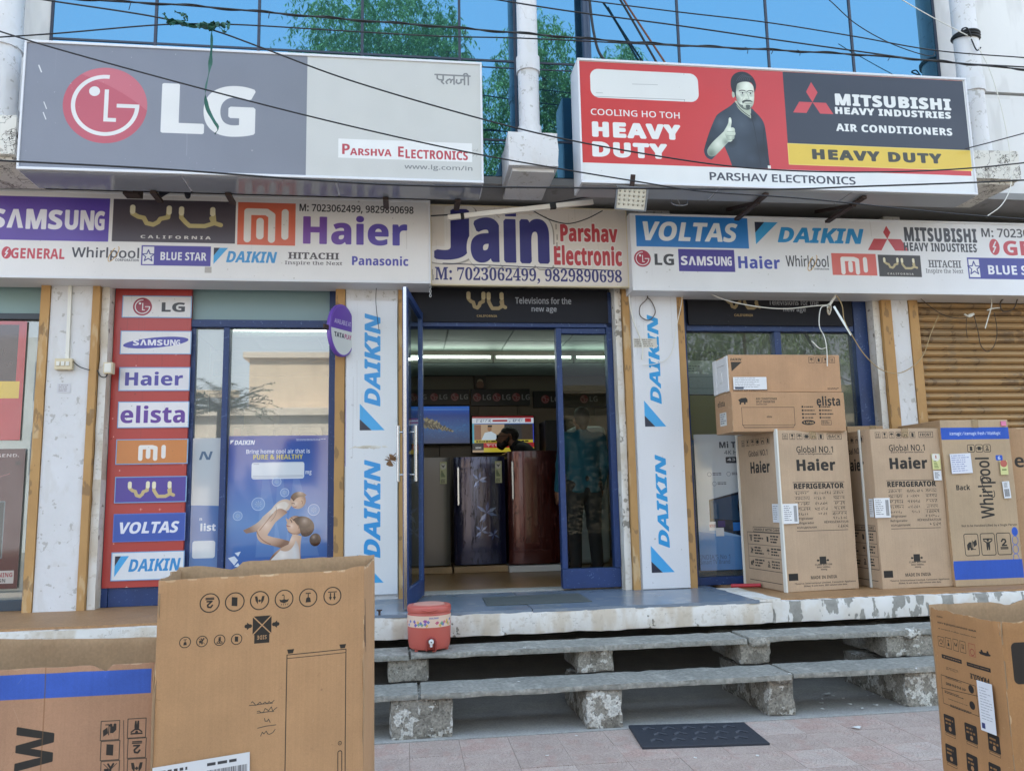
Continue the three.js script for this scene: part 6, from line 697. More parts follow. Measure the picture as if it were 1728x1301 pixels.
{ const v = new Cv(0.79, 0.98, 400, '#a83038'), W = 0.79; v.rect(0, 0.03, W - 0.06, 0.52, '#3c2a2c'); v.rect(0, 0.5, W - 0.03, 0.64, '#c8a838'); v.grime(9, 30); poster('red poster with a yellow band behind the glass at the far left', -3.88, 2.98, W, 0.98, -0.16, v, 74); const u = new Cv(0.83, 1.1, 500, '#4a1e22'); u.txt('LEGEND.', 0.55, 0.04, 0.785, 0.066, '#b0a8a4'); u.rect(0.76, 0.1, 0.8, 0.13, '#2a1416'); u.rect(0.3, 0.42, 0.7, 0.86, '#23282a'); u.box(0.3, 0.42, 0.7, 0.86, '#5c6468', 0.01); u.poly([[0.5, 0.5], [0.6, 0.46], [0.62, 0.56], [0.54, 0.58]], '#a07c6c'); u.line([[0.4, 0.3], [0.72, 0.2]], '#8a5c5c', 0.005); u.rect(0.4, 0.96, 0.8, 1.06, '#b0aaa4'); u.txt('STUNNING', 0.58, 0.975, 0.79, 1.01, '#8a3038'); u.txt('DESIGN', 0.6, 1.02, 0.74, 1.05, '#4a4444'); poster('dark maroon television poster under the red one at the far left', -3.87, 1.93, 0.83, 1.1, -0.158, u, 75); }
// ---------- people ----------
function flesh(bones, lo, hi, cell, k = 0.03) { // tapered capsules joined smoothly, meshed on a grid
  const S = Math.max(hi[0] - lo[0], hi[1] - lo[1], hi[2] - lo[2]) / 2, c = [(lo[0] + hi[0]) / 2, (lo[1] + hi[1]) / 2, (lo[2] + hi[2]) / 2], n = Math.min(150, Math.ceil(2 * S / cell)), mc = new MarchingCubes(n, std('#888'), false, false, 400000); mc.isolation = 0;
  const B = bones.map(([a, b, ra, rb, fx]) => { const d = [b[0] - a[0], b[1] - a[1], b[2] - a[2]]; return { a, d, L: d[0] * d[0] + d[1] * d[1] + d[2] * d[2] || 1e-9, ra, rb, f: fx ?? [1, 1, 1] }; });
  for (let z = 0; z < n; z++) for (let y = 0; y < n; y++) for (let x = 0; x < n; x++) { const X = c[0] + S * (x - n / 2) / (n / 2), Y = c[1] + S * (y - n / 2) / (n / 2), Z = c[2] + S * (z - n / 2) / (n / 2); let D = 9; for (const q of B) { const px = X - q.a[0], py = Y - q.a[1], pz = Z - q.a[2], t = cl((px * q.d[0] + py * q.d[1] + pz * q.d[2]) / q.L), ex = (px - t * q.d[0]) / q.f[0], ey = (py - t * q.d[1]) / q.f[1], ez = (pz - t * q.d[2]) / q.f[2], e = Math.hypot(ex, ey, ez) - (q.ra + (q.rb - q.ra) * t), h = cl(0.5 + 0.5 * (D - e) / k); D = D + (e - D) * h - k * h * (1 - h); } mc.field[x + y * n + z * n * n] = -D; }
  mc.update(); const m = mc.count, P = mc.positionArray.slice(0, m * 3), N = mc.normalArray.slice(0, m * 3); for (let i = 0; i < m; i++) for (let j = 0; j < 3; j++) P[3 * i + j] = c[j] + P[3 * i + j] * S; const g = new THREE.BufferGeometry(); g.setAttribute('position', new THREE.BufferAttribute(P, 3)); g.setAttribute('normal', new THREE.BufferAttribute(N, 3)); g.deleteAttribute('normal'); const w = mergeVertices(g, 1e-4); w.computeVertexNormals(); return w;
}
const skinM = std('#7d5842', 0.55), hairM = std('#17120f', 0.6);
function handBones(w, d, s) { // w wrist, d unit direction, s thumb side vector
  const at = (a, b, c) => [w[0] + d[0] * a + s[0] * b + c * 0, w[1] + d[1] * a + s[1] * b, w[2] + d[2] * a + s[2] * b + c], o = [[w, at(0.05, 0, 0), 0.026, 0.032, [1, 1, 0.8]], [at(0.05, 0, 0), at(0.085, 0, 0), 0.034, 0.03]];
  for (let i = 0; i < 4; i++) { const y = 0.03 - i * 0.02, l = [0.07, 0.08, 0.074, 0.058][i]; o.push([at(0.085, y, 0), at(0.085 + l * 0.55, y, 0.006), 0.009, 0.0085], [at(0.085 + l * 0.55, y, 0.006), at(0.085 + l, y * 0.95, 0.022), 0.0085, 0.0075]); }
  o.push([at(0.03, 0.025, 0), at(0.065, 0.05, 0.008), 0.013, 0.011], [at(0.065, 0.05, 0.008), at(0.1, 0.056, 0.016), 0.011, 0.009]); return o;
}
{ // man standing with his back to the street, teal shirt
  const t = thing('person', 'person standing inside behind the side glass, seen from the back, teal shirt and dark trousers', 'person'); t.position.set(1.895, 0.658, -1.72); t.rotation.y = Math.PI + 0.12; // faces into the room
  const H = 1.72, sh = 1.42, hip = 0.92, armL = [[[0.2, sh, 0], [0.25, 1.13, -0.02], 0.055, 0.045], [[0.25, 1.13, -0.02], [0.27, 0.88, 0.05], 0.042, 0.03]], armR = [[[-0.2, sh, 0], [-0.24, 1.13, -0.02], 0.055, 0.045], [[-0.24, 1.13, -0.02], [-0.22, 0.89, 0.08], 0.042, 0.03]];
  const legs = (r) => [[[0.095, hip, 0], [0.11, 0.5, 0.02], 0.095 + r, 0.065 + r], [[0.11, 0.5, 0.02], [0.12, 0.09, -0.02], 0.062 + r, 0.042 + r * 1.6], [[-0.095, hip, 0], [-0.11, 0.5, 0.02], 0.095 + r, 0.065 + r], [[-0.11, 0.5, 0.02], [-0.12, 0.09, -0.02], 0.062 + r, 0.042 + r * 1.6]];
  const torso = (r) => [[[0, hip, 0], [0, 1.12, 0.01], 0.135 + r, 0.13 + r, [1.15, 1, 0.8]], [[0, 1.12, 0.01], [0, 1.33, 0], 0.135 + r, 0.15 + r, [1.2, 1, 0.78]], [[-0.14, 1.4, 0], [0.14, 1.4, 0], 0.07 + r, 0.07 + r]];
  const feet = [[[0.12, 0.05, -0.03], [0.13, 0.035, 0.13], 0.042, 0.036], [[-0.12, 0.05, -0.03], [-0.13, 0.035, 0.13], 0.042, 0.036]];
  const head = [[[0, 1.42, -0.01], [0, 1.52, 0.01], 0.058, 0.055], [[0, 1.6, 0.0], [0, 1.645, -0.005], 0.085, 0.088, [0.9, 1.05, 1.05]], [[0, 1.54, 0.05], [0, 1.58, 0.05], 0.05, 0.06], [[0, 1.59, 0.1], [0, 1.575, 0.115], 0.012, 0.014], [[0.083, 1.59, 0], [0.088, 1.62, -0.005], 0.014, 0.018], [[-0.083, 1.59, 0], [-0.088, 1.62, -0.005], 0.014, 0.018]];
  part('body', flesh([...torso(0), ...legs(0), ...feet, ...armL, ...armR, ...head, ...handBones([0.27, 0.88, 0.05], [0.05, -1, 0.1], [0, 0.1, 1]), ...handBones([-0.22, 0.89, 0.08], [0.05, -1, 0.15], [0, 0.1, 1])], [-0.36, 0, -0.3], [0.36, 1.78, 0.3], 0.0125, 0.02), skinM, t);
  part('shirt', flesh([...torso(0.016), ...armL.map(([a, b, r, s]) => [a, b, r + 0.016, s + 0.016]), ...armR.map(([a, b, r, s], i) => [a, b, r + 0.016, s + 0.014]), [[0, 1.43, -0.005], [0, 1.47, 0], 0.075, 0.07], [[-0.085, 0.86, 0], [-0.07, 1.08, 0], 0.108, 0.11, [1, 0.5, 1.05]], [[0.085, 0.86, 0], [0.07, 1.08, 0], 0.108, 0.11, [1, 0.5, 1.05]]], [-0.42, 0.68, -0.3], [0.42, 1.6, 0.3], 0.012, 0.03), std('#1c5a6c', 0.8), t);
  part('trousers', flesh([...legs(0.014), [[0, hip - 0.02, 0], [0, hip + 0.06, 0], 0.145, 0.145, [1.15, 1, 0.82]]], [-0.3, 0.02, -0.3], [0.3, 1.1, 0.3], 0.012, 0.03), std('#1e1f24', 0.85), t);
  part('hair', flesh([[[0, 1.63, -0.02], [0, 1.67, -0.01], 0.092, 0.092, [0.92, 1, 1.05]], [[0, 1.58, -0.06], [0, 1.55, -0.05], 0.06, 0.045]], [-0.2, 1.45, -0.2], [0.2, 1.8, 0.2], 0.008, 0.02), hairM, t);
  part('shoe', flesh([[[0.12, 0.045, -0.04], [0.13, 0.032, 0.14], 0.048, 0.04]], [0, -0.02, -0.15], [0.3, 0.2, 0.25], 0.01), M.black, t); part('shoe', flesh([[[-0.12, 0.045, -0.04], [-0.13, 0.032, 0.14], 0.048, 0.04]], [-0.3, -0.02, -0.15], [0, 0.2, 0.25], 0.01), M.black, t);
}
{ // bearded man bending forward behind the refrigerators, in profile to the left
  const t = thing('person', 'bearded person with glasses and dark shirt bending forward behind the refrigerators', 'person'); const [hx, hy] = [1.226,2.183]; t.position.set(hx, 0, -2.95); const y = hy;
  const head = [[[0.01, y + 0.03, 0], [0.02, y + 0.035, 0], 0.085, 0.088, [1.08, 1, 0.88]], [[-0.06, y - 0.05, 0], [-0.055, y + 0.01, 0], 0.05, 0.058], [[-0.098, y - 0.005, 0], [-0.122, y - 0.022, 0], 0.011, 0.015], [[-0.1, y - 0.062, 0], [-0.085, y - 0.062, 0], 0.02, 0.03], [[0.03, y, 0.084], [0.035, y + 0.02, 0.09], 0.012, 0.018], [[0.03, y, -0.084], [0.035, y + 0.02, -0.09], 0.012, 0.018], [[0.06, y - 0.05, 0], [0.14, y - 0.16, 0], 0.058, 0.065]];
  const torso = (r) => [[[0.16, y - 0.17, -0.13], [0.16, y - 0.17, 0.13], 0.08 + r, 0.08 + r], [[0.11, y - 0.1, 0], [0.2, y - 0.16, 0], 0.066 + r, 0.09 + r], [[0.2, y - 0.19, 0], [0.55, y - 0.5, 0], 0.14 + r, 0.14 + r, [0.85, 0.85, 1.15]], [[0.55, y - 0.5, 0], [0.62, y - 0.66, 0], 0.14 + r, 0.13 + r]], arms = (r) => [[[0.19, y - 0.22, 0.17], [0.1, y - 0.48, 0.2], 0.055 + r, 0.046 + r], [[0.1, y - 0.48, 0.2], [-0.08, y - 0.62, 0.16], 0.043 + r, 0.03 + r], [[0.19, y - 0.22, -0.17], [0.1, y - 0.48, -0.2], 0.055 + r, 0.046 + r], [[0.1, y - 0.48, -0.2], [-0.08, y - 0.62, -0.16], 0.043 + r, 0.03 + r]], hb = y - 0.68, legs = (r) => [[[0.6, hb, 0.1], [0.5, 1.12, 0.11], 0.09 + r, 0.065 + r], [[0.5, 1.12, 0.11], [0.54, 0.74, 0.11], 0.062 + r, 0.045 + r], [[0.6, hb, -0.1], [0.5, 1.12, -0.11], 0.09 + r, 0.065 + r], [[0.5, 1.12, -0.11], [0.54, 0.74, -0.11], 0.062 + r, 0.045 + r], [[0.55, 0.71, 0.11], [0.4, 0.695, 0.11], 0.042, 0.036], [[0.55, 0.71, -0.11], [0.4, 0.695, -0.11], 0.042, 0.036]];
  part('body', flesh([...head, ...torso(0), ...arms(0), ...legs(0), ...handBones([-0.08, y - 0.62, 0.16], [-0.9, -0.4, 0], [0, 0, -1]), ...handBones([-0.08, y - 0.62, -0.16], [-0.9, -0.4, 0], [0, 0, 1])], [-0.35, 0.64, -0.4], [0.85, y + 0.2, 0.4], 0.0125, 0.022), skinM, t);
  part('shirt', flesh([...torso(0.014), ...arms(0.014)], [-0.2, y - 0.95, -0.45], [0.95, y, 0.45], 0.013, 0.03), std('#16181c', 0.8), t); part('trousers', flesh(legs(0.013).slice(0, 4), [0.2, 0.68, -0.35], [0.9, y - 0.4, 0.35], 0.013, 0.03), std('#24262c', 0.85), t);
  part('hair', flesh([[[0.02, y + 0.06, 0], [0.045, y + 0.055, 0], 0.084, 0.088, [1.1, 0.95, 0.92]], [[0.07, y - 0.03, 0], [0.085, y + 0.03, 0], 0.055, 0.066]], [-0.2, y - 0.15, -0.2], [0.25, y + 0.25, 0.2], 0.008, 0.02), hairM, t);
  part('beard', flesh([[[-0.075, y - 0.08, 0], [-0.03, y - 0.06, 0], 0.05, 0.06, [1, 1, 0.95]], [[-0.085, y - 0.1, 0], [-0.06, y - 0.115, 0], 0.035, 0.035], [[-0.01, y - 0.05, 0.06], [0.02, y + 0.0, 0.08], 0.022, 0.014], [[-0.01, y - 0.05, -0.06], [0.02, y + 0.0, -0.08], 0.022, 0.014]], [-0.2, y - 0.2, -0.15], [0.1, y + 0.05, 0.15], 0.007, 0.015), hairM, t);
  const gl = []; for (const z of [-0.036, 0.036]) { const q = new THREE.TorusGeometry(0.024, 0.003, 6, 20); q.rotateY(Math.PI / 2); q.translate(-0.116, y + 0.014, z); gl.push(q); } gl.push(cyl([-0.114, y + 0.018, 0.06], [0.03, y + 0.022, 0.094], 0.0025, 0.0025, 6), cyl([-0.114, y + 0.018, -0.06], [0.03, y + 0.022, -0.094], 0.0025, 0.0025, 6), cyl([-0.118, y + 0.018, -0.013], [-0.118, y + 0.018, 0.013], 0.0025, 0.0025, 6)); part('glasses', merge(gl), M.black, t);
}
// ---------- small things ----------
{ // insulated water jug
  const t = thing('water_jug', 'red insulated water jug with a cream flowered band, standing on the upper step', 'water jug'); t.position.set(0.158, 0.449, 1.105);
  const prof = [[0, 0.012], [0.128, 0.012], [0.136, 0.02], [0.143, 0.06], [0.147, 0.14], [0.147, 0.236], [0.144, 0.25], [0.138, 0.256], [0, 0.256]], red = std('#b4564a', 0.42), lathe = (p, n = 48) => new THREE.LatheGeometry(p.map((q) => new THREE.Vector2(...q)), n);
  part('body', uvM(lathe(prof)), red, t); part('lid', uvM(lathe([[0.146, 0.252], [0.15, 0.258], [0.149, 0.285], [0.142, 0.296], [0.118, 0.3], [0.112, 0.294], [0, 0.294]])), red, t);
  part('lid_disc', uvM(lathe([[0.108, 0.295], [0.104, 0.303], [0.06, 0.306], [0, 0.305]])), std('#c08a7c', 0.5), t);
  const v = new Cv(0.92, 0.075, 900, '#d3b8a4'), r = rng(21); v.txt('SHALIMAR', 0.455, 0.008, 0.52, 0.02, '#3a4a8a'); for (let i = 0; i < 60; i++) { const a = 0.92 * r(), b = 0.032 + 0.034 * r(), c = ['#3f5aa8', '#b24c6c', '#c89a3a', '#8a4a90', '#4a8a70'][i % 5]; for (let k = 0; k < 4; k++) v.circ(a + 0.006 * Math.cos(k * 1.6), b + 0.006 * Math.sin(k * 1.6), 0.0042, c); }
  const bt = v.tex(); bt.wrapS = THREE.RepeatWrapping; bt.repeat.set(1, 1); const b = new THREE.CylinderGeometry(0.1485, 0.1485, 0.075, 56, 1, true, Math.PI); b.translate(0, 0.198, 0); part('flower_band', b, tm(bt, 0.45), t);
  const arch = new THREE.Shape(); arch.moveTo(-0.034, 0); arch.lineTo(-0.034, 0.05); arch.absarc(0, 0.05, 0.034, Math.PI, 0, true); arch.lineTo(0.034, 0); const hole = new THREE.Path(); hole.moveTo(-0.026, 0); hole.lineTo(-0.026, 0.05); hole.absarc(0, 0.05, 0.026, Math.PI, 0, true); hole.lineTo(0.026, 0); arch.holes.push(hole); const ag = new THREE.ExtrudeGeometry(arch, { depth: 0.02, bevelEnabled: true, bevelSize: 0.002, bevelThickness: 0.002, bevelSegments: 1 }); ag.translate(0.008, 0.016, 0.136); part('tap_surround', uvM(ag), std('#8c342e', 0.5), t);
  part('tap', merge([cyl([0.008, 0.072, 0.135], [0.008, 0.072, 0.168], 0.017), cyl([0.008, 0.072, 0.168], [0.008, 0.072, 0.174], 0.011), bx(0.0, 0.038, 0.148, 0.016, 0.06, 0.164, 0.003)]), std('#d8d8d6', 0.35), t); part('tap_button', merge([cyl([0.008, 0.072, 0.174], [0.008, 0.072, 0.177], 0.004)]), M.black, t);
  for (let i = 0; i < 6; i++) part('foot', merge([bx(0.12 * Math.cos(i * 1.047 + 0.3) - 0.012, 0, 0.12 * Math.sin(i * 1.047 + 0.3) - 0.012, 0.12 * Math.cos(i * 1.047 + 0.3) + 0.012, 0.014, 0.12 * Math.sin(i * 1.047 + 0.3) + 0.012)]), red, t);
  part('grip', merge([tube([[-0.05, 0.275, 0.143], [0, 0.268, 0.154], [0.05, 0.275, 0.143]], 0.004, 20, 6)]), red, t);
}
function quadMat(name, label, q, y, th, m, ridges) { const t = thing(name, label, 'mat'), sh = new THREE.Shape(); q.forEach((p, i) => i ? sh.lineTo(p[0], -p[1]) : sh.moveTo(p[0], -p[1])); const g = new THREE.ExtrudeGeometry(sh, { depth: th, bevelEnabled: true, bevelSize: 0.004, bevelThickness: 0.003, bevelSegments: 1 }); g.rotateX(-Math.PI / 2); g.translate(0, y, 0); part('rubber_sheet', uvM(g), m, t); const L = (s, u) => [q[0][0] + (q[1][0] - q[0][0]) * s + (q[3][0] - q[0][0]) * u + (q[0][0] - q[1][0] + q[2][0] - q[3][0]) * s * u, q[0][1] + (q[1][1] - q[0][1]) * s + (q[3][1] - q[0][1]) * u + (q[0][1] - q[1][1] + q[2][1] - q[3][1]) * s * u]; if (ridges) ridges(t, L); return t; }
const rubberH = dtex(256, (u, v) => 0.5 + 0.5 * Math.sin(u * 6.2832 * 32) * Math.sin(v * 6.2832 * 32) * 0.6 + 0.2 * (fbm(u, v, 20, 3, 701) - 0.5), false);
quadMat('rubber_mat', 'black rubber mat with raised chevrons on the pavement before the steps', [[1.404, 1.583], [2.131, 1.669], [2.098, 2.096], [1.361, 2.026]], -0.004, 0.012, std('#2c3038', 0.7, { bumpMap: rep(rubberH, 4), bumpScale: 0.002 }), (t, L) => { const r = rng(2); for (let i = 0; i < 5; i++) for (let j = 0; j < 3; j++) { const s = 0.14 + i * 0.17 + (j % 2) * 0.06, u = 0.2 + j * 0.27, y = 0.012, P = (a, b) => { const p = L(cl(a, 0.03, 0.97), cl(b, 0.05, 0.95)); return [p[0], y, p[1]]; }; part('ridge', merge([bar(P(s - 0.055, u + 0.06), P(s, u - 0.03), 0.016, 0.008), bar(P(s, u - 0.03), P(s + 0.055, u + 0.06), 0.016, 0.008)]), std('#383c44', 0.6), t); } });
quadMat('door_mat', 'thin grey mat lying on the platform before the doorway', [[0.614, 0.19], [1.407, 0.13], [1.4, 0.65], [0.6, 0.665]], 0.662, 0.004, std('#4c5252', 0.95, { bumpMap: rep(rubberH, 3), bumpScale: 0.002 }));
single('red_rod', merge([cyl([2.762,0.671, 0.05], [2.96, 0.685, 0.2], 0.016)]), std('#b03038', 0.5), 'short red rod on the platform at the foot of the fridge carton', 'rod');

{ const r = rng(14), paper = std('#cfcfca', 0.9, { side: THREE.DoubleSide }), mk = (x, z, s, y, l, g2) => { const g = new THREE.PlaneGeometry(s, s * 0.6, 3, 2), p = g.attributes.position; g.rotateX(-Math.PI / 2); for (let i = 0; i < p.count; i++) p.setY(i, 0.003 + s * 0.3 * r()); g.computeVertexNormals(); g.rotateY(r() * 3); g.translate(x, y, z); single('paper_scrap', uvM(g), paper, l, 'litter', g2); };
  mk(2.759,1.895, 0.05, -0.004, 'larger white paper scrap on the pavement right of the rubber mat'); const L = 'tiny white scrap littering the pavement or the ground under the steps', G = 'tiny paper scraps';
  for (const [x, z] of [[1.595,2.248], [1.944,2.282], [0.794,2.045], [1.037,1.706]]) mk(x, z, 0.018, -0.003, L, G); for (let i = 0; i < 12; i++) mk(2.75 + r() * 0.6, 1.0 + r() * 0.5, 0.015 + r() * 0.02, 0, L, G); mk(3.0, 1.1, 0.06, 0.0, 'crumpled white packet under the right end of the steps');
  for (const [x, z, y] of [[3.36,1.64, 0.272], [0.727,1.424, 0.27], [0.788,1.267, 0.452]]) mk(x, z, 0.02, y, 'tiny white scrap lying on a step', 'scraps on the steps'); }
// switches on the left pilaster
{ const t = thing('switch_box', 'white box with three switches at the foot of a conduit on the left pilaster', 'switch'), [a, y1] = [-2.779,2.635], [b, y0] = [-2.646,2.544]; part('box', merge([bx(a, y0, 0, b, y1, 0.045, 0.005)]), M.cream, t); for (let i = 0; i < 3; i++) part('switch', merge([bx(a + 0.015 + i * 0.036, y0 + 0.03, 0.044, a + 0.042 + i * 0.036, y1 - 0.025, 0.053, 0.003)]), M.whitePlastic, t); const [cx, cy] = [-2.697,2.635], [dx] = [-2.706,3.287]; part('conduit', merge([bar([cx, cy, 0.01], [dx, 3.3, 0.01], 0.028, 0.018)]), M.whitePlastic, t); part('wire', uvM(tube([[-2.654,2.619, 0.02], [-2.593,2.569, 0.03], [-2.517,2.542, 0.03]], 0.004)), M.cable, t); }
{ const t = thing('junction_box', 'small cream junction box on the grey reveal left of the brand board', 'switch'), [a, y1] = [-2.415,2.607], [b, y0] = [-2.342,2.513]; part('box', merge([bx(a, y0, -0.03, b, y1, 0.03, 0.005)]), M.cream, t); part('lid', merge([bx(a + 0.01, y0 + 0.01, 0.029, b - 0.01, y1 - 0.01, 0.036, 0.003)]), M.whitePlastic, t); part('wire', uvM(tube([[-2.461,2.543, 0.02], [-2.431,2.491, 0.025], [-2.397,2.486, 0.02], [-2.385,2.518, 0.01]], 0.005)), M.cable, t); }
{ const t = single('notice_scrap', face(-2.763,2.438, 0.1, 0.075, 0.003), (() => { const v = new Cv(0.1, 0.075, 500, '#c6c6ca'); fine(v, 0.01, 0.01, 0.09, 0.07, 4, 3, '#a4a0a2', 0.6); return tm(v.tex(), 0.9); })(), 'faded paper notice pasted on the left white pilaster', 'notice'); }
{ const v = new Cv(0.06, 0.55, 500, '#6a48a8'); v.txt('TATA PLAY', 0.015, 0.05, 0.045, 0.25, '#d6d0e4', { rot: 1 }); v.txt('TATA PLAY', 0.015, 0.3, 0.045, 0.5, '#d6d0e4', { rot: 1 }); const [a, y1] = [-0.493,2.291]; single('purple_sticker', face(a, y1, 0.06, 0.55, 0.0285), tm(v.tex(), 0.4), 'narrow purple sticker on the left edge of the left white panel', 'sticker'); }
// floodlight under the canopy
{ const t = thing('floodlight', 'white square floodlight with rows of small lenses, hanging over the right name board', 'lamp'), c = [1.749,3.739]; t.position.set(c[0], c[1], 0.98); t.rotation.set(0.36, -0.1, -0.05); t.scale.setScalar(0.92); part('housing', merge([bx(-0.135, -0.1, -0.045, 0.135, 0.1, -0.004, 0.012)]), M.dark, t);
  for (const q of [[-0.135, 0.086, 0.135, 0.1], [-0.135, -0.1, 0.135, -0.088], [-0.135, -0.088, -0.122, 0.086], [0.122, -0.088, 0.135, 0.086]]) part('bezel', merge([bx(q[0], q[1], -0.004, q[2], q[3], 0.008, 0.003)]), std('#7c8084', 0.4), t);
  part('reflector', merge([bx(-0.121, -0.087, -0.004, 0.121, 0.085, -0.001)]), std('#d6d2c4', 0.3), t); for (let i = 0; i < 6; i++) for (let j = 0; j < 4; j++) { const q = new THREE.SphereGeometry(0.011, 8, 5, 0, 6.3, 0, 1.57); q.rotateX(Math.PI / 2); q.translate(-0.1 + i * 0.04, 0.066 - j * 0.036, -0.001); part('lens', uvM(q), M.lens, t); part('lens_shadow', merge([bx(-0.107 + i * 0.04, 0.05 - j * 0.036, -0.001, -0.096 + i * 0.04, 0.055 - j * 0.036, 0.001, 0)]), M.dark, t); }
  part('bracket', merge([bx(-0.02, 0.09, -0.05, 0.02, 0.2, -0.03)]), M.iron, t); }
{ // batten on a wire
  const t = thing('batten_lamp', 'white lamp batten hanging aslant on a wire, mended with black tape', 'lamp'), A = [0.346,3.72, 0.5], Bq = [1.561,3.889, 0.5], L = (s) => [A[0] + (Bq[0] - A[0]) * s, A[1] + (Bq[1] - A[1]) * s, 0.5]; for (const [a, b] of [[0, 0.09], [0.105, 0.7], [0.735, 1]]) part('batten', merge([bar(L(a), L(b), 0.042, 0.03)]), std('#d6cfc4', 0.45), t); for (const [a, b] of [[0.085, 0.11], [0.695, 0.74]]) part('tape', merge([bar(L(a), L(b), 0.046, 0.036)]), M.black, t);
  part('wire', uvM(tube([[0.208,3.732, 0.5], [0.638,3.778, 0.49], [1.003,3.833, 0.49], [1.445,3.917, 0.5], [1.741,3.968, 0.52]], 0.006)), M.cable, t); part('wire', uvM(tube([[1.006,3.838, 0.48], [1.102,3.792, 0.45], [1.226,3.756, 0.4], [1.377,3.749, 0.35], [1.533,3.794, 0.35], [1.666,3.852, 0.4]], 0.005)), M.cable, t); }
// brackets and a lump of cloth under the grey sign
{ const t = thing('angle_bracket', 'dark iron angle bracket under the grey sign', 'bracket'), z = 0.5; const [a, b] = [-2.168,3.934], [c, d] = [-2.047,3.856]; part('plate', merge([bx(c - 0.05, d, z - 0.1, c, b + 0.03, z)]), M.iron, t); part('foot', merge([bx(a, d - 0.01, z - 0.1, c, d + 0.012, z + 0.005)]), M.iron, t); part('stay', merge([bar([-1.974,3.966, 0.45], [-1.927,3.948, 0.3], 0.04, 0.03)]), M.iron, t); }
{ const [a, b] = [-1.75,3.914]; const t = thing('rag_bundle', 'dark rag tied to the brackets under the grey sign', 'rag'); part('cloth', flesh([[[a - 0.1, b + 0.02, 0.5], [a + 0.1, b + 0.02, 0.48], 0.045, 0.04], [[a - 0.08, b, 0.5], [a - 0.14, b - 0.07, 0.5], 0.04, 0.02], [[a + 0.06, b, 0.5], [a + 0.07, b - 0.08, 0.52], 0.035, 0.02], [[a, b + 0.03, 0.5], [a + 0.02, b + 0.1, 0.45], 0.03, 0.03]], [a - 0.3, b - 0.25, 0.3], [a + 0.3, b + 0.25, 0.7], 0.012, 0.03), std('#1c1e2a', 0.9), t); }
{ const t = thing('wire_hook', 'bent wire hook hanging from the canopy right of the floodlight', 'hook'); part('wire', uvM(tube([[2.246,3.96, 0.5], [2.247,3.896, 0.5], [2.376,3.891, 0.5], [2.387,3.971, 0.5]], 0.006)), M.steel, t); part('wire', uvM(tube([[2.285,3.95, 0.5], [2.317,3.894, 0.5]], 0.006)), M.steel, t); }
// ---------- overhead cables ----------
const cab = (label, pts, z, r, m = M.cable, twist) => { const t = thing('overhead_cable', label, 'cable'), P = pts.map(([x, y]) => V3(x, y, z)); part('strand', uvM(tube(P, r, P.length * 10, 6)), m, t); if (twist) { const c = new THREE.CatmullRomCurve3(P, false, 'centripetal'), q = []; for (let i = 0; i <= 120; i++) { const p = c.getPointAt(i / 120), a = i * 0.9; q.push(V3(p.x, p.y + Math.cos(a) * r * 1.5, p.z + Math.sin(a) * r * 1.5)); } part('strand', uvM(tube(q, r * 0.7, 420, 5)), m, t); const rg = rng(7); for (let i = 0; i < 9; i++) { const p = c.getPointAt(0.12 + 0.8 * rg()); part('tie', uvM(tube([[p.x, p.y + r * 2, p.z], [p.x + 0.015, p.y - r * 2, p.z + r * 2], [p.x + 0.03 * rg(), p.y - 0.03 - 0.03 * rg(), p.z]], 0.003, 8, 4)), m, t); } } return t; };
cab('thick twisted black cable crossing the whole picture above both big signs', [[-2.976,4.978], [-2.131,4.946], [-1.574,4.946], [-1.236,4.936], [-0.434,4.908], [0.228,4.893], [0.815,4.876], [1.771,4.851], [2.993,4.852], [3.75,4.849], [5.248,4.792]], 1.3, 0.0063, M.cable, true);
cab('black cable running down from the green rag across the grey sign to the right edge', [[-3.024,4.962], [-2.432,4.893], [-1.702,4.811], [-1.34,4.74], [-1,4.626], [-0.426,4.424], [0.556,4.16], [1.099,4.042], [1.739,3.943], [2.35,3.873], [2.894,3.85], [3.629,3.865], [4.348,3.919], [5.159,4.026]], 1.35, 0.0056);
cab('thin black cable at the green rag, level with the top of the grey sign', [[-2.908,4.559], [-2.378,4.629], [-1.613,4.745], [-1.215,4.769], [-0.427,4.767], [0.254,4.766], [0.82,4.785], [1.745,4.792], [2.772,4.802]], 1.38, 0.0049);
cab('black cable slanting across the grey sign to the white name board at right', [[-2.906,4.683], [-2.493,4.559], [-2.3,4.506], [-1.354,4.267], [-0.42,4.053], [0.467,3.878], [1.082,3.785], [1.691,3.702], [2.113,3.648], [2.936,3.613], [4.115,3.53], [5.046,3.487]], 1.4, 0.0053);
cab('nearly level black cable just under the two big signs', [[-2.919,3.777], [-2.698,3.772], [-1.679,3.749], [-0.755,3.706], [-0.062,3.684], [1.736,3.714], [2.937,3.746], [3.463,3.782], [4.435,3.846], [5.232,3.907]], 1.25, 0.0067);
cab('upper black cable over the red sign, running to the right pipe', [[0.979,5.274], [1.52,5.231], [2.122,5.19], [2.865,5.145], [3.583,5.071], [4.292,4.988], [5.076,4.969], [5.466,4.959]], 1.2, 0.0049);
cab('second black cable over the red sign, a little lower', [[0.433,5.215], [0.711,5.185], [1.201,5.133], [2.108,5.062], [2.909,4.989], [3.579,4.932], [4.293,4.879], [5.048,4.873], [5.437,4.867]], 1.22, 0.0056);
cab('thin black wire drooping over the right end of the red sign', [[3.362,5.516], [3.46,5.444], [3.677,5.247], [4.017,5.074], [4.343,5.003], [4.356,5.035]], 1.1, 0.0039);
cab('short black cable at the right edge over the cracked bracket', [[4.624,4.248], [4.903,4.326], [5.531,4.511]], 1.0, 0.0049);
cab('thin white wire from the top edge to the black tape on the right pipe', [[4.133,5.703], [4.258,5.628], [4.552,5.47], [4.838,5.333]], 0.9, 0.0042, M.whitePlastic);
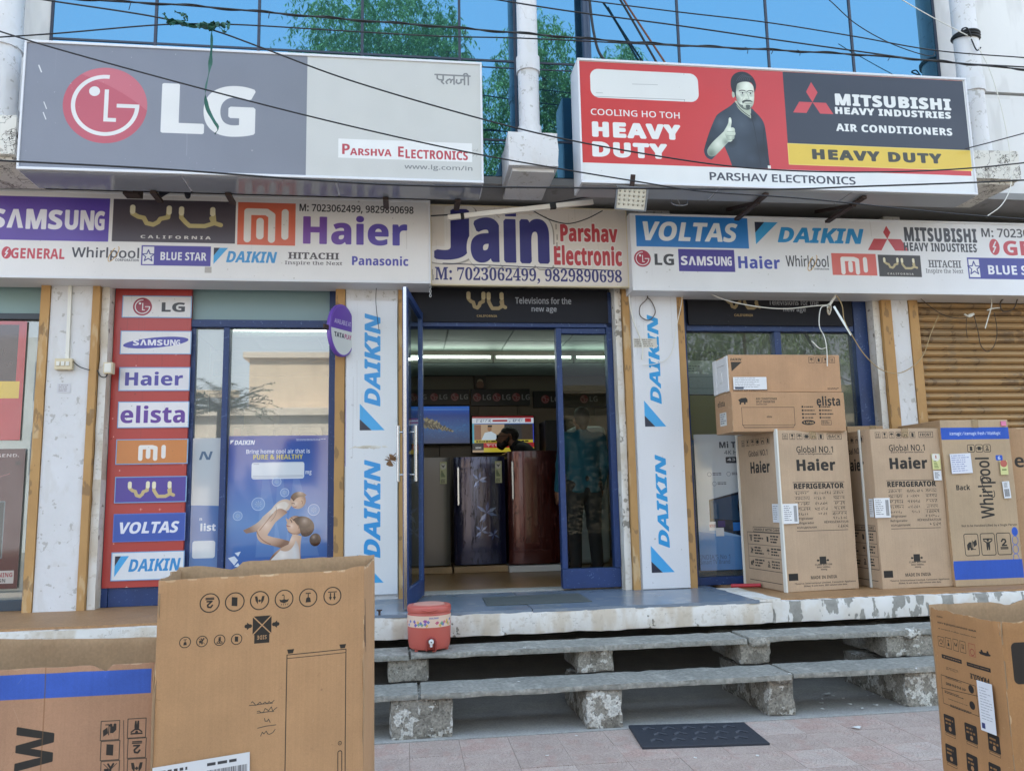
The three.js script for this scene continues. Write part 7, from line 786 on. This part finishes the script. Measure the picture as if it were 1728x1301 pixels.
cab('long white wire hanging from the right pipe past the cracked bracket', [[4.886,5.196], [4.973,4.983], [5.064,4.425], [5.05,3.978], [4.946,3.793], [4.788,3.681]], 0.95, 0.0042, M.whitePlastic);
cab('black cable coming down beside the dark post above the red sign', [[1.538,5.69], [1.57,5.295], [1.614,5.106], [1.7,4.995]], 0.7, 0.0113);
cab('black cable slanting down behind the left part of the red sign', [[1.752,5.787], [1.835,5.655], [2.148,5.064]], 0.62, 0.0092);
cab('rusty rod slanting down behind the left part of the red sign', [[1.797,5.76], [1.86,5.643], [2.224,5.046]], 0.64, 0.0084, std('#6a4434', 0.8));
{ // black tape on the right pipe
  const t = thing('tape_binding', 'black tape wound round the right rain pipe with loose ends', 'tape'); const [px, py] = [4.982,5.417]; for (let i = 0; i < 3; i++) { const q = new THREE.TorusGeometry(0.108, 0.012, 6, 30); q.rotateX(Math.PI / 2 + 0.22 - i * 0.12); q.rotateY(0.3); q.translate(4.962, py + i * 0.012, 0.72); part('winding', uvM(q), M.black, t); } part('loose_end', uvM(tube([[4.884,5.379, 0.83], [4.829,5.419, 0.85], [4.876,5.438, 0.85], [4.92,5.363, 0.84]], 0.007)), M.black, t); part('loose_end', uvM(tube([[4.926,5.347, 0.83], [4.955,5.232, 0.85], [4.992,5.261, 0.85]], 0.006)), M.black, t); }
{ // green rag knotted on the cables, one long strip hanging
  const t = thing('green_rag', 'green plastic strips knotted on the cables with one strip hanging over the grey sign', 'rag'), g = std('#1f5a4c', 0.5, { side: THREE.DoubleSide }), r = rng(6);
  const strip = (pts, w, seed) => { const c = new THREE.CatmullRomCurve3(pts.map((p) => V3(...p))), n = 40, pos = [], idx = []; for (let i = 0; i <= n; i++) { const p = c.getPointAt(i / n), tn = c.getTangentAt(i / n), a = seed + i * 0.16 + Math.sin(i * 0.5) * 0.6, q = V3(Math.cos(a), 0, Math.sin(a)).cross(tn).cross(tn).normalize().multiplyScalar(w * (0.7 + 0.5 * vn(i / 5, seed, 999, 3))); if (!isFinite(q.x)) q.set(w, 0, 0); pos.push(p.x + q.x, p.y + q.y, p.z + q.z, p.x - q.x, p.y - q.y, p.z - q.z); } for (let i = 0; i < n; i++) idx.push(2 * i, 2 * i + 1, 2 * i + 2, 2 * i + 1, 2 * i + 3, 2 * i + 2); const b = new THREE.BufferGeometry(); b.setAttribute('position', new THREE.Float32BufferAttribute(pos, 3)); b.setIndex(idx); b.computeVertexNormals(); return uvM(b); };
  part('hanging_strip', strip([[-1.329,4.721, 1.38], [-1.328,4.557, 1.38], [-1.34,4.415, 1.37], [-1.362,4.288, 1.36], [-1.35,4.162, 1.35], [-1.301,4.063, 1.35], [-1.273,4.013, 1.35], [-1.294,3.969, 1.35]], 0.014, 1), g, t);
  part('knot', strip([[-1.625,4.75, 1.38], [-1.568,4.768, 1.4], [-1.549,4.755, 1.37], [-1.488,4.746, 1.4], [-1.439,4.762, 1.36], [-1.369,4.753, 1.4], [-1.336,4.726, 1.37], [-1.31,4.766, 1.4], [-1.268,4.754, 1.38], [-1.211,4.778, 1.4]], 0.022, 4), g, t);
  part('knot', strip([[-1.593,4.737, 1.4], [-1.539,4.786, 1.36], [-1.494,4.731, 1.4], [-1.47,4.76, 1.37], [-1.395,4.734, 1.4], [-1.352,4.747, 1.36], [-1.327,4.753, 1.4], [-1.291,4.777, 1.37]], 0.02, 9), g, t);
  part('knot', merge([tube([[-1.612,4.748, 1.38], [-1.56,4.763, 1.39], [-1.507,4.754, 1.38], [-1.447,4.746, 1.37], [-1.374,4.757, 1.39], [-1.331,4.738, 1.38], [-1.295,4.767, 1.38]], 0.013, 60, 7)]), g, t);
  for (const q of [[[-1.619,4.755, 1.38], [-1.636,4.785, 1.39], [-1.651,4.819, 1.39]], [[-1.507,4.777, 1.38], [-1.523,4.808, 1.4], [-1.576,4.83, 1.4]], [[-1.494,4.785, 1.38], [-1.519,4.841, 1.37], [-1.528,4.84, 1.36]], [[-1.281,4.746, 1.38], [-1.229,4.702, 1.4], [-1.208,4.783, 1.4]]]) part('loose_end', strip(q, 0.012, r() * 6), g, t); }
// ---------- loose wires over the right window and by the panels ----------
const wire = (name, label, pts, r, m, cat = 'wire') => single(name, uvM(tube(pts, r, pts.length * 12, 6)), m, label, cat);
wire('hanging_wire', 'white cord sagging across the dark banner of the right window', [[2.608,3.263, 0.1], [2.796,3.17, 0.12], [3.089,3.106, 0.12], [3.388,3.085, 0.12], [3.655,3.112, 0.12], [3.819,3.126, 0.12]], 0.005, M.whitePlastic);
{ const t = thing('wire_knot', 'bundle of white and brown wire tied under the right name board', 'wire'), m = std('#b8a890', 0.7), q = [[3.902,3.252, 0.14], [3.849,3.181, 0.14], [3.801,3.116, 0.14]]; part('tape', uvM(tube(q, 0.012, 16, 6)), M.whitePlastic, t); const r = rng(3); for (let i = 0; i < 4; i++) { const [cx, cy] = [3.8,3.093]; const g = new THREE.TorusGeometry(0.022 + 0.01 * r(), 0.0035, 5, 20); g.scale(0.75, 1.25, 1); g.rotateY(r() * 2); g.translate(cx + 0.02 * (r() - 0.5), cy - 0.01 * i, 0.14); part('loop', uvM(g), i % 2 ? m : M.whitePlastic, t); } }
single('metal_strip', merge([bar([3.837,3.105, 0.15], [3.983,2.84, 0.15], 0.022, 0.006)]), M.steel, 'shiny metal strip hanging from the wire bundle under the right name board', 'strip');
wire('brown_string', 'thin brown string looping from the metal strip over to the roller shutter', [[3.865,3.216, 0.15], [3.915,3.124, 0.15], [3.93,2.969, 0.15], [4.003,2.815, 0.15], [4.11,2.654, 0.14], [4.264,2.531, 0.12], [4.429,2.501, 0.1], [4.583,2.555, 0.08], [4.726,2.67, 0.06], [4.84,2.879, 0.04], [4.945,3.061, 0.03]], 0.0045, std('#a8926c', 0.8));
wire('thin_white_wire', 'thin bent white wire hanging before the upper flat box', [[3.743,3.101, 0.2], [3.628,3.049, 0.3], [3.547,2.866, 0.4], [3.521,2.737, 0.52], [3.53,2.635, 0.52], [3.524,2.496, 0.52]], 0.0045, M.whitePlastic);
wire('thin_white_wire', 'short white wire tip sticking out left of the hanging white wire', [[3.464,2.735, 0.4], [3.516,2.657, 0.45], [3.543,2.66, 0.5]], 0.0045, M.whitePlastic);
wire('panel_wire', 'white wire hanging along the left edge of the right white panel', [[1.965,3.263, 0.08], [1.97,3.125, 0.06], [2.001,2.958, 0.06], [2.052,2.816, 0.06], [2.068,2.734, 0.06], [2.058,2.628, 0.06]], 0.007, M.whitePlastic);
wire('panel_wire', 'thin white wire along the right edge of the right white panel', [[2.456,3.251, 0.06], [2.446,3.154, 0.06], [2.397,2.962, 0.06], [2.365,2.818, 0.06], [2.304,2.652, 0.06], [2.181,2.593, 0.06], [2.061,2.581, 0.06]], 0.0035, M.whitePlastic);
wire('panel_wire', 'dark looped wire hanging at the top of the right white panel', [[2.124,3.269, 0.05], [2.135,3.189, 0.05], [2.063,3.104, 0.05], [2.064,3.021, 0.05], [2.142,2.986, 0.05], [2.201,3.058, 0.05], [2.163,3.166, 0.05], [2.135,3.189, 0.05]], 0.0045, std('#5a5048', 0.7));
wire('panel_wire', 'thin dark wire hanging over the top of the left white panel', [[-0.24,3.269, 0.06], [-0.246,3.144, 0.06], [-0.233,2.987, 0.06], [-0.218,2.875, 0.06]], 0.003, M.cable);
{ const t = thing('shutter_wires', 'tangle of thin dark and white wires hanging before the roller shutter', 'wire'), w = (p, r, m) => part('strand', uvM(tube(p, r, p.length * 10, 5)), m, t), d = std('#4a4036', 0.8); w([[4.686,3.243, 0.1], [4.855,3.152, 0.03], [4.987,3.068, 0.03], [5.166,3.032, 0.03], [5.27,3.052, 0.03]], 0.004, d); w([[5.209,3.073, 0.03], [5.257,3.05, 0.03], [5.307,3.077, 0.03], [5.249,3.065, 0.03]], 0.009, M.whitePlastic); w([[5.437,3.229, 0.1], [5.485,3.166, 0.05], [5.433,3.032, 0.05], [5.391,2.933, 0.05]], 0.006, M.whitePlastic); w([[5.431,3.108, 0.05], [5.505,3.128, 0.05], [5.571,3.133, 0.05]], 0.007, M.whitePlastic); w([[5.293,3.05, 0.05], [5.324,2.901, 0.04], [5.34,2.769, 0.04], [5.395,2.716, 0.04], [5.472,2.769, 0.04], [5.52,2.921, 0.04], [5.501,3.09, 0.05]], 0.004, d); w([[5.61,3.232, 0.1], [5.553,3.179, 0.08], [5.569,3.093, 0.08], [5.685,3.123, 0.08], [5.727,3.233, 0.1]], 0.006, d); w([[5.21,3.03, 0.05], [5.205,2.919, 0.04], [5.207,2.843, 0.04]], 0.003, d); }
{ const t = thing('chain_end', 'short chain hanging at the left end of the middle board over the door', 'chain'); for (let i = 0; i < 5; i++) { const [x, y] = [0.212,3.24]; const g = new THREE.TorusGeometry(0.011, 0.0035, 6, 14); g.scale(0.7, 1.2, 1); g.rotateY(i % 2 ? 1.57 : 0); g.translate(x, y - i * 0.019, 0.13); part('link', uvM(g), M.steel, t); } }
{ const [x, y] = [-0.151,1.756]; const t = thing('dry_garland', 'withered garland tied on the handle of the open glass door', 'garland'), r = rng(19), m = std('#7a5a3c', 0.9, { side: THREE.DoubleSide }), ps = []; for (let i = 0; i < 60; i++) { const a = r() * 6.28, b = r() * 3.14, R = 0.045, c = [-0.115, y, 0.66], d = [Math.cos(a) * Math.sin(b) * R, Math.cos(b) * R, Math.sin(a) * Math.sin(b) * R], s = 0.014; ps.push(c[0], c[1], c[2], c[0] + d[0] + s * (r() - 0.5), c[1] + d[1] + s * (r() - 0.5), c[2] + d[2], c[0] + d[0] * 0.8 + s, c[1] + d[1] * 0.8 - s, c[2] + d[2]); } const g = new THREE.BufferGeometry(); g.setAttribute('position', new THREE.Float32BufferAttribute(ps, 3)); g.computeVertexNormals(); part('petals', uvM(g), m, t); part('string', merge([tube([[-0.07, y + 0.05, 0.66], [-0.1, y + 0.02, 0.66], [-0.115, y, 0.66]], 0.004)]), m, t); }
{ const t = thing('floor_latch', 'small iron latch on the platform edge left of the open glass door', 'latch'), [x, z] = [-0.184,0.915]; part('pin', merge([cyl([x, 0.66, z], [x, 0.69, z], 0.008)]), M.iron, t); part('cap', merge([bx(x - 0.02, 0.688, z - 0.01, x + 0.02, 0.698, z + 0.01)]), M.iron, t); }
// ---------- across the street: what the glass mirrors ----------
struct('road', (() => { const g = new THREE.PlaneGeometry(120, 9); g.rotateX(-Math.PI / 2); g.translate(0, -0.02, 13.4); return uvM(g); })(), tm(rep(T.cement, 0.5), 0.95, { color: '#8f8a84' }));
{
  const h = thing('house', 'peach two-storey house with a roof terrace across the street, mirrored in the shop window', 'house'), peach = tm(rep(T.stain, 0.3), 0.9, { color: '#f6dcc2' }), pale = tm(rep(T.stain, 0.3), 0.9, { color: '#f6e4d4' });
  part('wall', merge([bx(-9, -0.05, 20, 0.5, 4.3, 28, 0.01)]), pale, h); part('upper_wall', merge([bx(-5.3, 4.3, 21, 0.5, 6.4, 28, 0.01)]), peach, h);
  part('ledge', merge([bx(-9.3, 4.3, 19.82, 0.8, 4.55, 28.2, 0.01)]), pale, h); part('parapet', merge([bx(-9.2, 4.9, 19.85, -5.4, 5.15, 20.0, 0.01)]), peach, h); part('roof', merge([bx(-5.5, 6.4, 20.85, 0.9, 6.6, 28.2, 0.01)]), pale, h);
  for (const [x, y] of [[-8, 2.2], [-6.1, 2.2], [-3.4, 2.2], [-1.2, 2.2], [-1.4, 4.8]]) { const w = sub('window', h); part('frame', merge([bx(x - 0.55, y, 19.93, x + 0.55, y + 1.3, 19.99, 0.01)]), std('#7c5a48', 0.6), w); part('pane', merge([bx(x - 0.45, y + 0.1, 19.9, x + 0.45, y + 1.2, 19.925, 0)]), std('#30383c', 0.1), w); }
  for (let i = 0; i < 9; i++) part('railing_post', merge([bx(-9 + i * 0.42, 4.55, 19.88, -8.94 + i * 0.42, 4.9, 19.94)]), M.whiteTrim, h);
}
{
  const h = thing('house', 'long cream building across the street on the right, mirrored behind the trees', 'house'), c = tm(rep(T.stain, 0.3), 0.9, { color: '#e8d8bc' });
  part('wall', merge([bx(3, -0.05, 22, 30, 5.2, 30, 0.01)]), c, h); part('ledge', merge([bx(2.8, 5.2, 21.5, 30.2, 5.5, 30.2, 0.01)]), c, h);
  for (let i = 0; i < 8; i++) { const w = sub('window', h), x = 4.6 + i * 3.1; part('frame', merge([bx(x, 2.6, 21.9, x + 1.3, 4.1, 21.99, 0.01)]), std('#5c5048', 0.6), w); part('pane', merge([bx(x + 0.1, 2.7, 21.87, x + 1.2, 4, 21.895, 0)]), std('#2c3438', 0.1), w); }
}
{
  const h = thing('house', 'grey-white flat building across the street on the left, mirrored at the far left', 'house'), c = tm(rep(T.stain, 0.3), 0.9, { color: '#d8dce0' });
  part('wall', merge([bx(-30, -0.05, 23, -10, 7.5, 31, 0.01)]), c, h); for (let i = 0; i < 6; i++) { const w = sub('window', h), x = -28 + i * 3; part('frame', merge([bx(x, 2.6, 22.9, x + 1.3, 4.1, 22.99, 0.01), bx(x, 5.2, 22.9, x + 1.3, 6.6, 22.99, 0.01)]), std('#505860', 0.4), w); }
}
const leafMats = ['#94b06c', '#a6be7a', '#7e9c58'].map((c) => new THREE.MeshPhysicalMaterial({ color: c, roughness: 0.7, transmission: 0.5, thickness: 0, ior: 1.3, side: THREE.DoubleSide }));
function leafyTree(name, label, base, lobes, seed, density, group) {
  const t = thing(name, label, 'tree', group), r = rng(seed), top = lobes[0];
  const tr = new THREE.CatmullRomCurve3([V3(base[0], -0.1, base[1]), V3(base[0] + 0.1, 2, base[1] + 0.05), V3(base[0] - 0.05, 4.5, base[1]), V3(top[0], top[1] - top[3] * 0.3, top[2])]);
  const bark = tm(rep(T.wood, 1), 0.9, { color: '#8a7868' }), g = new THREE.TubeGeometry(tr, 40, 0.16, 9); { const p = g.attributes.position, n = 10; for (let i = 0; i <= 40; i++) { const c = tr.getPointAt(i / 40), k = 1.15 - 0.85 * i / 40; for (let j = 0; j < n; j++) { const q = i * n + j; p.setXYZ(q, c.x + (p.getX(q) - c.x) * k, c.y + (p.getY(q) - c.y) * k, c.z + (p.getZ(q) - c.z) * k); } } }
  part('trunk', uvM(g), bark, t); const pos = [[], [], []];
  for (const [x, y, z, R, ry] of lobes) {
    const f = tr.getPointAt(0.45 + 0.4 * r()); part('limb', uvM(tube([f, V3((f.x + x) / 2, (f.y + y) / 2 - 0.2, (f.z + z) / 2), V3(x, y + ry * 0.3, z)], 0.045, 16, 6)), bark, t);
    const n = Math.round(density * R * R);
    for (let i = 0; i < n; i++) {
      let a, b, c; do { a = 2 * r() - 1; b = 2 * r() - 1; c = 2 * r() - 1; } while (a * a + b * b + c * c > 1);
      const m = 0.75 + 0.5 * fbm((a + 3) / 8, (b + c + 3) / 8, 16, 3, seed), X = x + a * R * m, Y = y + b * ry * m, Z = z + c * R * m, dx = r() - 0.5 + a * 0.6, dz = r() - 0.5 + c * 0.6, L = 0.22 + 0.32 * r(), P = pos[Math.floor(r() * 3)];
      for (let k = 0; k < 14; k++) { // a drooping spray of narrow leaves
        const s = k / 13, cx = X + dx * L * s, cy = Y + L * (0.35 * s - 1.1 * s * s), cz = Z + dz * L * s, th = r() * 6.28, l = 0.1 + 0.07 * r(), w = 0.013 + 0.006 * r(), ex = Math.cos(th) * l * 0.7, ey = -l * (0.3 + 0.6 * r()), ez = Math.sin(th) * l * 0.7, wx = -Math.sin(th) * w, wz = Math.cos(th) * w, mx = cx + ex * 0.5, my = cy + ey * 0.4, mz = cz + ez * 0.5;
        P.push(cx, cy, cz, mx + wx, my, mz + wz, cx + ex, cy + ey, cz + ez, cx, cy, cz, cx + ex, cy + ey, cz + ez, mx - wx, my, mz - wz);
      }
    }
  }
  pos.forEach((p, i) => { const q = new THREE.BufferGeometry(); q.setAttribute('position', new THREE.Float32BufferAttribute(p, 3)); q.computeVertexNormals(); part('crown', q, leafMats[i], t); });
}
leafyTree('tree', 'tall feathery green tree across the pavement, the widest of those mirrored in the blue glass', [-0.6, 10.6], [[-0.6, 11, 10.6, 1.7, 2.0], [-1.7, 9.8, 10.8, 1.0, 1.2], [0.6, 9.6, 10.4, 1.1, 1.4], [-0.4, 8.4, 10.7, 1.4, 1.3], [0.9, 11, 10.8, 0.7, 1.2], [1.35, 8.7, 10.6, 0.55, 1.0]], 11, 620);
leafyTree('tree', 'slim feathery green tree mirrored in the glass behind the middle rain pipe', [3.1, 10.6], [[3.0, 10.9, 10.6, 0.8, 1.3], [2.3, 9.9, 10.5, 0.65, 1.2], [3.7, 10, 10.7, 0.7, 1.1], [3.0, 8.3, 10.6, 1.0, 1.6], [2.2, 7.2, 10.5, 0.7, 1.3], [4.0, 7.4, 10.6, 0.7, 1.3]], 12, 700);
leafyTree('tree', 'small feathery green tree mirrored just over the red sign', [5.3, 10.8], [[4.9, 10.5, 10.7, 0.72, 1.2], [5.5, 9.4, 10.8, 0.9, 1.3], [6.5, 10.1, 10.9, 0.45, 0.9], [4.7, 8.3, 10.8, 0.9, 1.4]], 13, 700);
leafyTree('tree', 'broad dark green roadside tree opposite the stacked cartons, mirrored in the right window', [9, 13], [[9, 5.6, 13, 2.0, 1.7], [7.6, 4.6, 13.2, 1.3, 1.1], [10.6, 4.8, 12.8, 1.5, 1.3], [6.4, 5.4, 13.5, 1.1, 1.0]], 14, 190);
{
  const t = thing('hedge', 'dense dark hedge and shrubs across the pavement, mirrored in the side glass of the doorway', 'hedge'), r = rng(61), ps = [];
  for (let i = 0; i < 15000; i++) { const x = 2.6 + 4.6 * r(), y = 0.05 + 4.6 * Math.pow(r(), 0.8) * (0.6 + 0.5 * vn(x * 1.3, 3, 999, 8)), z = 12.2 + 1.5 * r(), a = r() * 6.28, l = 0.07 + 0.06 * r(), u = (r() - 0.5) * l * 1.4; ps.push(x, y, z, x + Math.cos(a) * l, y + u, z + Math.sin(a) * l, x - Math.sin(a) * l * 0.45, y + u * 0.3 + 0.03, z + Math.cos(a) * l * 0.45); }
  const q = new THREE.BufferGeometry(); q.setAttribute('position', new THREE.Float32BufferAttribute(ps, 3)); q.computeVertexNormals(); const o = part('foliage', q, std('#2a3822', 0.8, { side: THREE.DoubleSide }), t); o.userData.kind = 'stuff';
  for (const x of [3.1, 4.4, 5.6, 6.6]) part('stem', uvM(tube([[x, -0.1, 12.9], [x + 0.1, 1.4, 12.8], [x - 0.1, 3.2, 12.9]], 0.06)), tm(T.wood, 0.9, { color: '#6a5c50' }), t);
}
{
  const p = thing('palm', 'date palm before the peach house, mirrored in the left shop window', 'palm tree'), r = rng(31), cx = -5.3, cz = 17.2, cy = 4.15, g = new THREE.CylinderGeometry(0.17, 0.24, cy + 0.1, 12, 10); g.translate(cx, cy / 2, cz); part('trunk', uvM(g), tm(T.wood, 0.95, { color: '#7a6a58' }), p); const ps = [];
  for (let i = 0; i < 64; i++) { const th = r() * 6.28, up = 0.1 + 1.1 * r(), L = 1.5 + 0.5 * r(); for (let k = 2; k < 26; k++) { const s = k / 25, d = L * s, x = cx + Math.cos(th) * d * 0.9, z = cz + Math.sin(th) * d * 0.9, y = cy + d * up * 0.8 - d * d * 0.28; for (const sd of [-1, 1]) { const l = 0.36 * Math.sin(Math.PI * (0.15 + 0.8 * s)), ax = -Math.sin(th) * sd, az = Math.cos(th) * sd, ex = x + ax * l * 0.8 + Math.cos(th) * l * 0.5, ez = z + az * l * 0.8 + Math.sin(th) * l * 0.5, ey = y + 0.08 - 0.12 * r(); ps.push(x, y, z, x + Math.cos(th) * 0.06, y, z + Math.sin(th) * 0.06, ex, ey, ez); } } }
  const q = new THREE.BufferGeometry(); q.setAttribute('position', new THREE.Float32BufferAttribute(ps, 3)); q.computeVertexNormals(); part('crown', q, std('#3a4c34', 0.7, { side: THREE.DoubleSide }), p);
}

scene.traverse((o) => { if (o.isMesh) o.castShadow = o.receiveShadow = true; });
renderer.render(scene, camera);
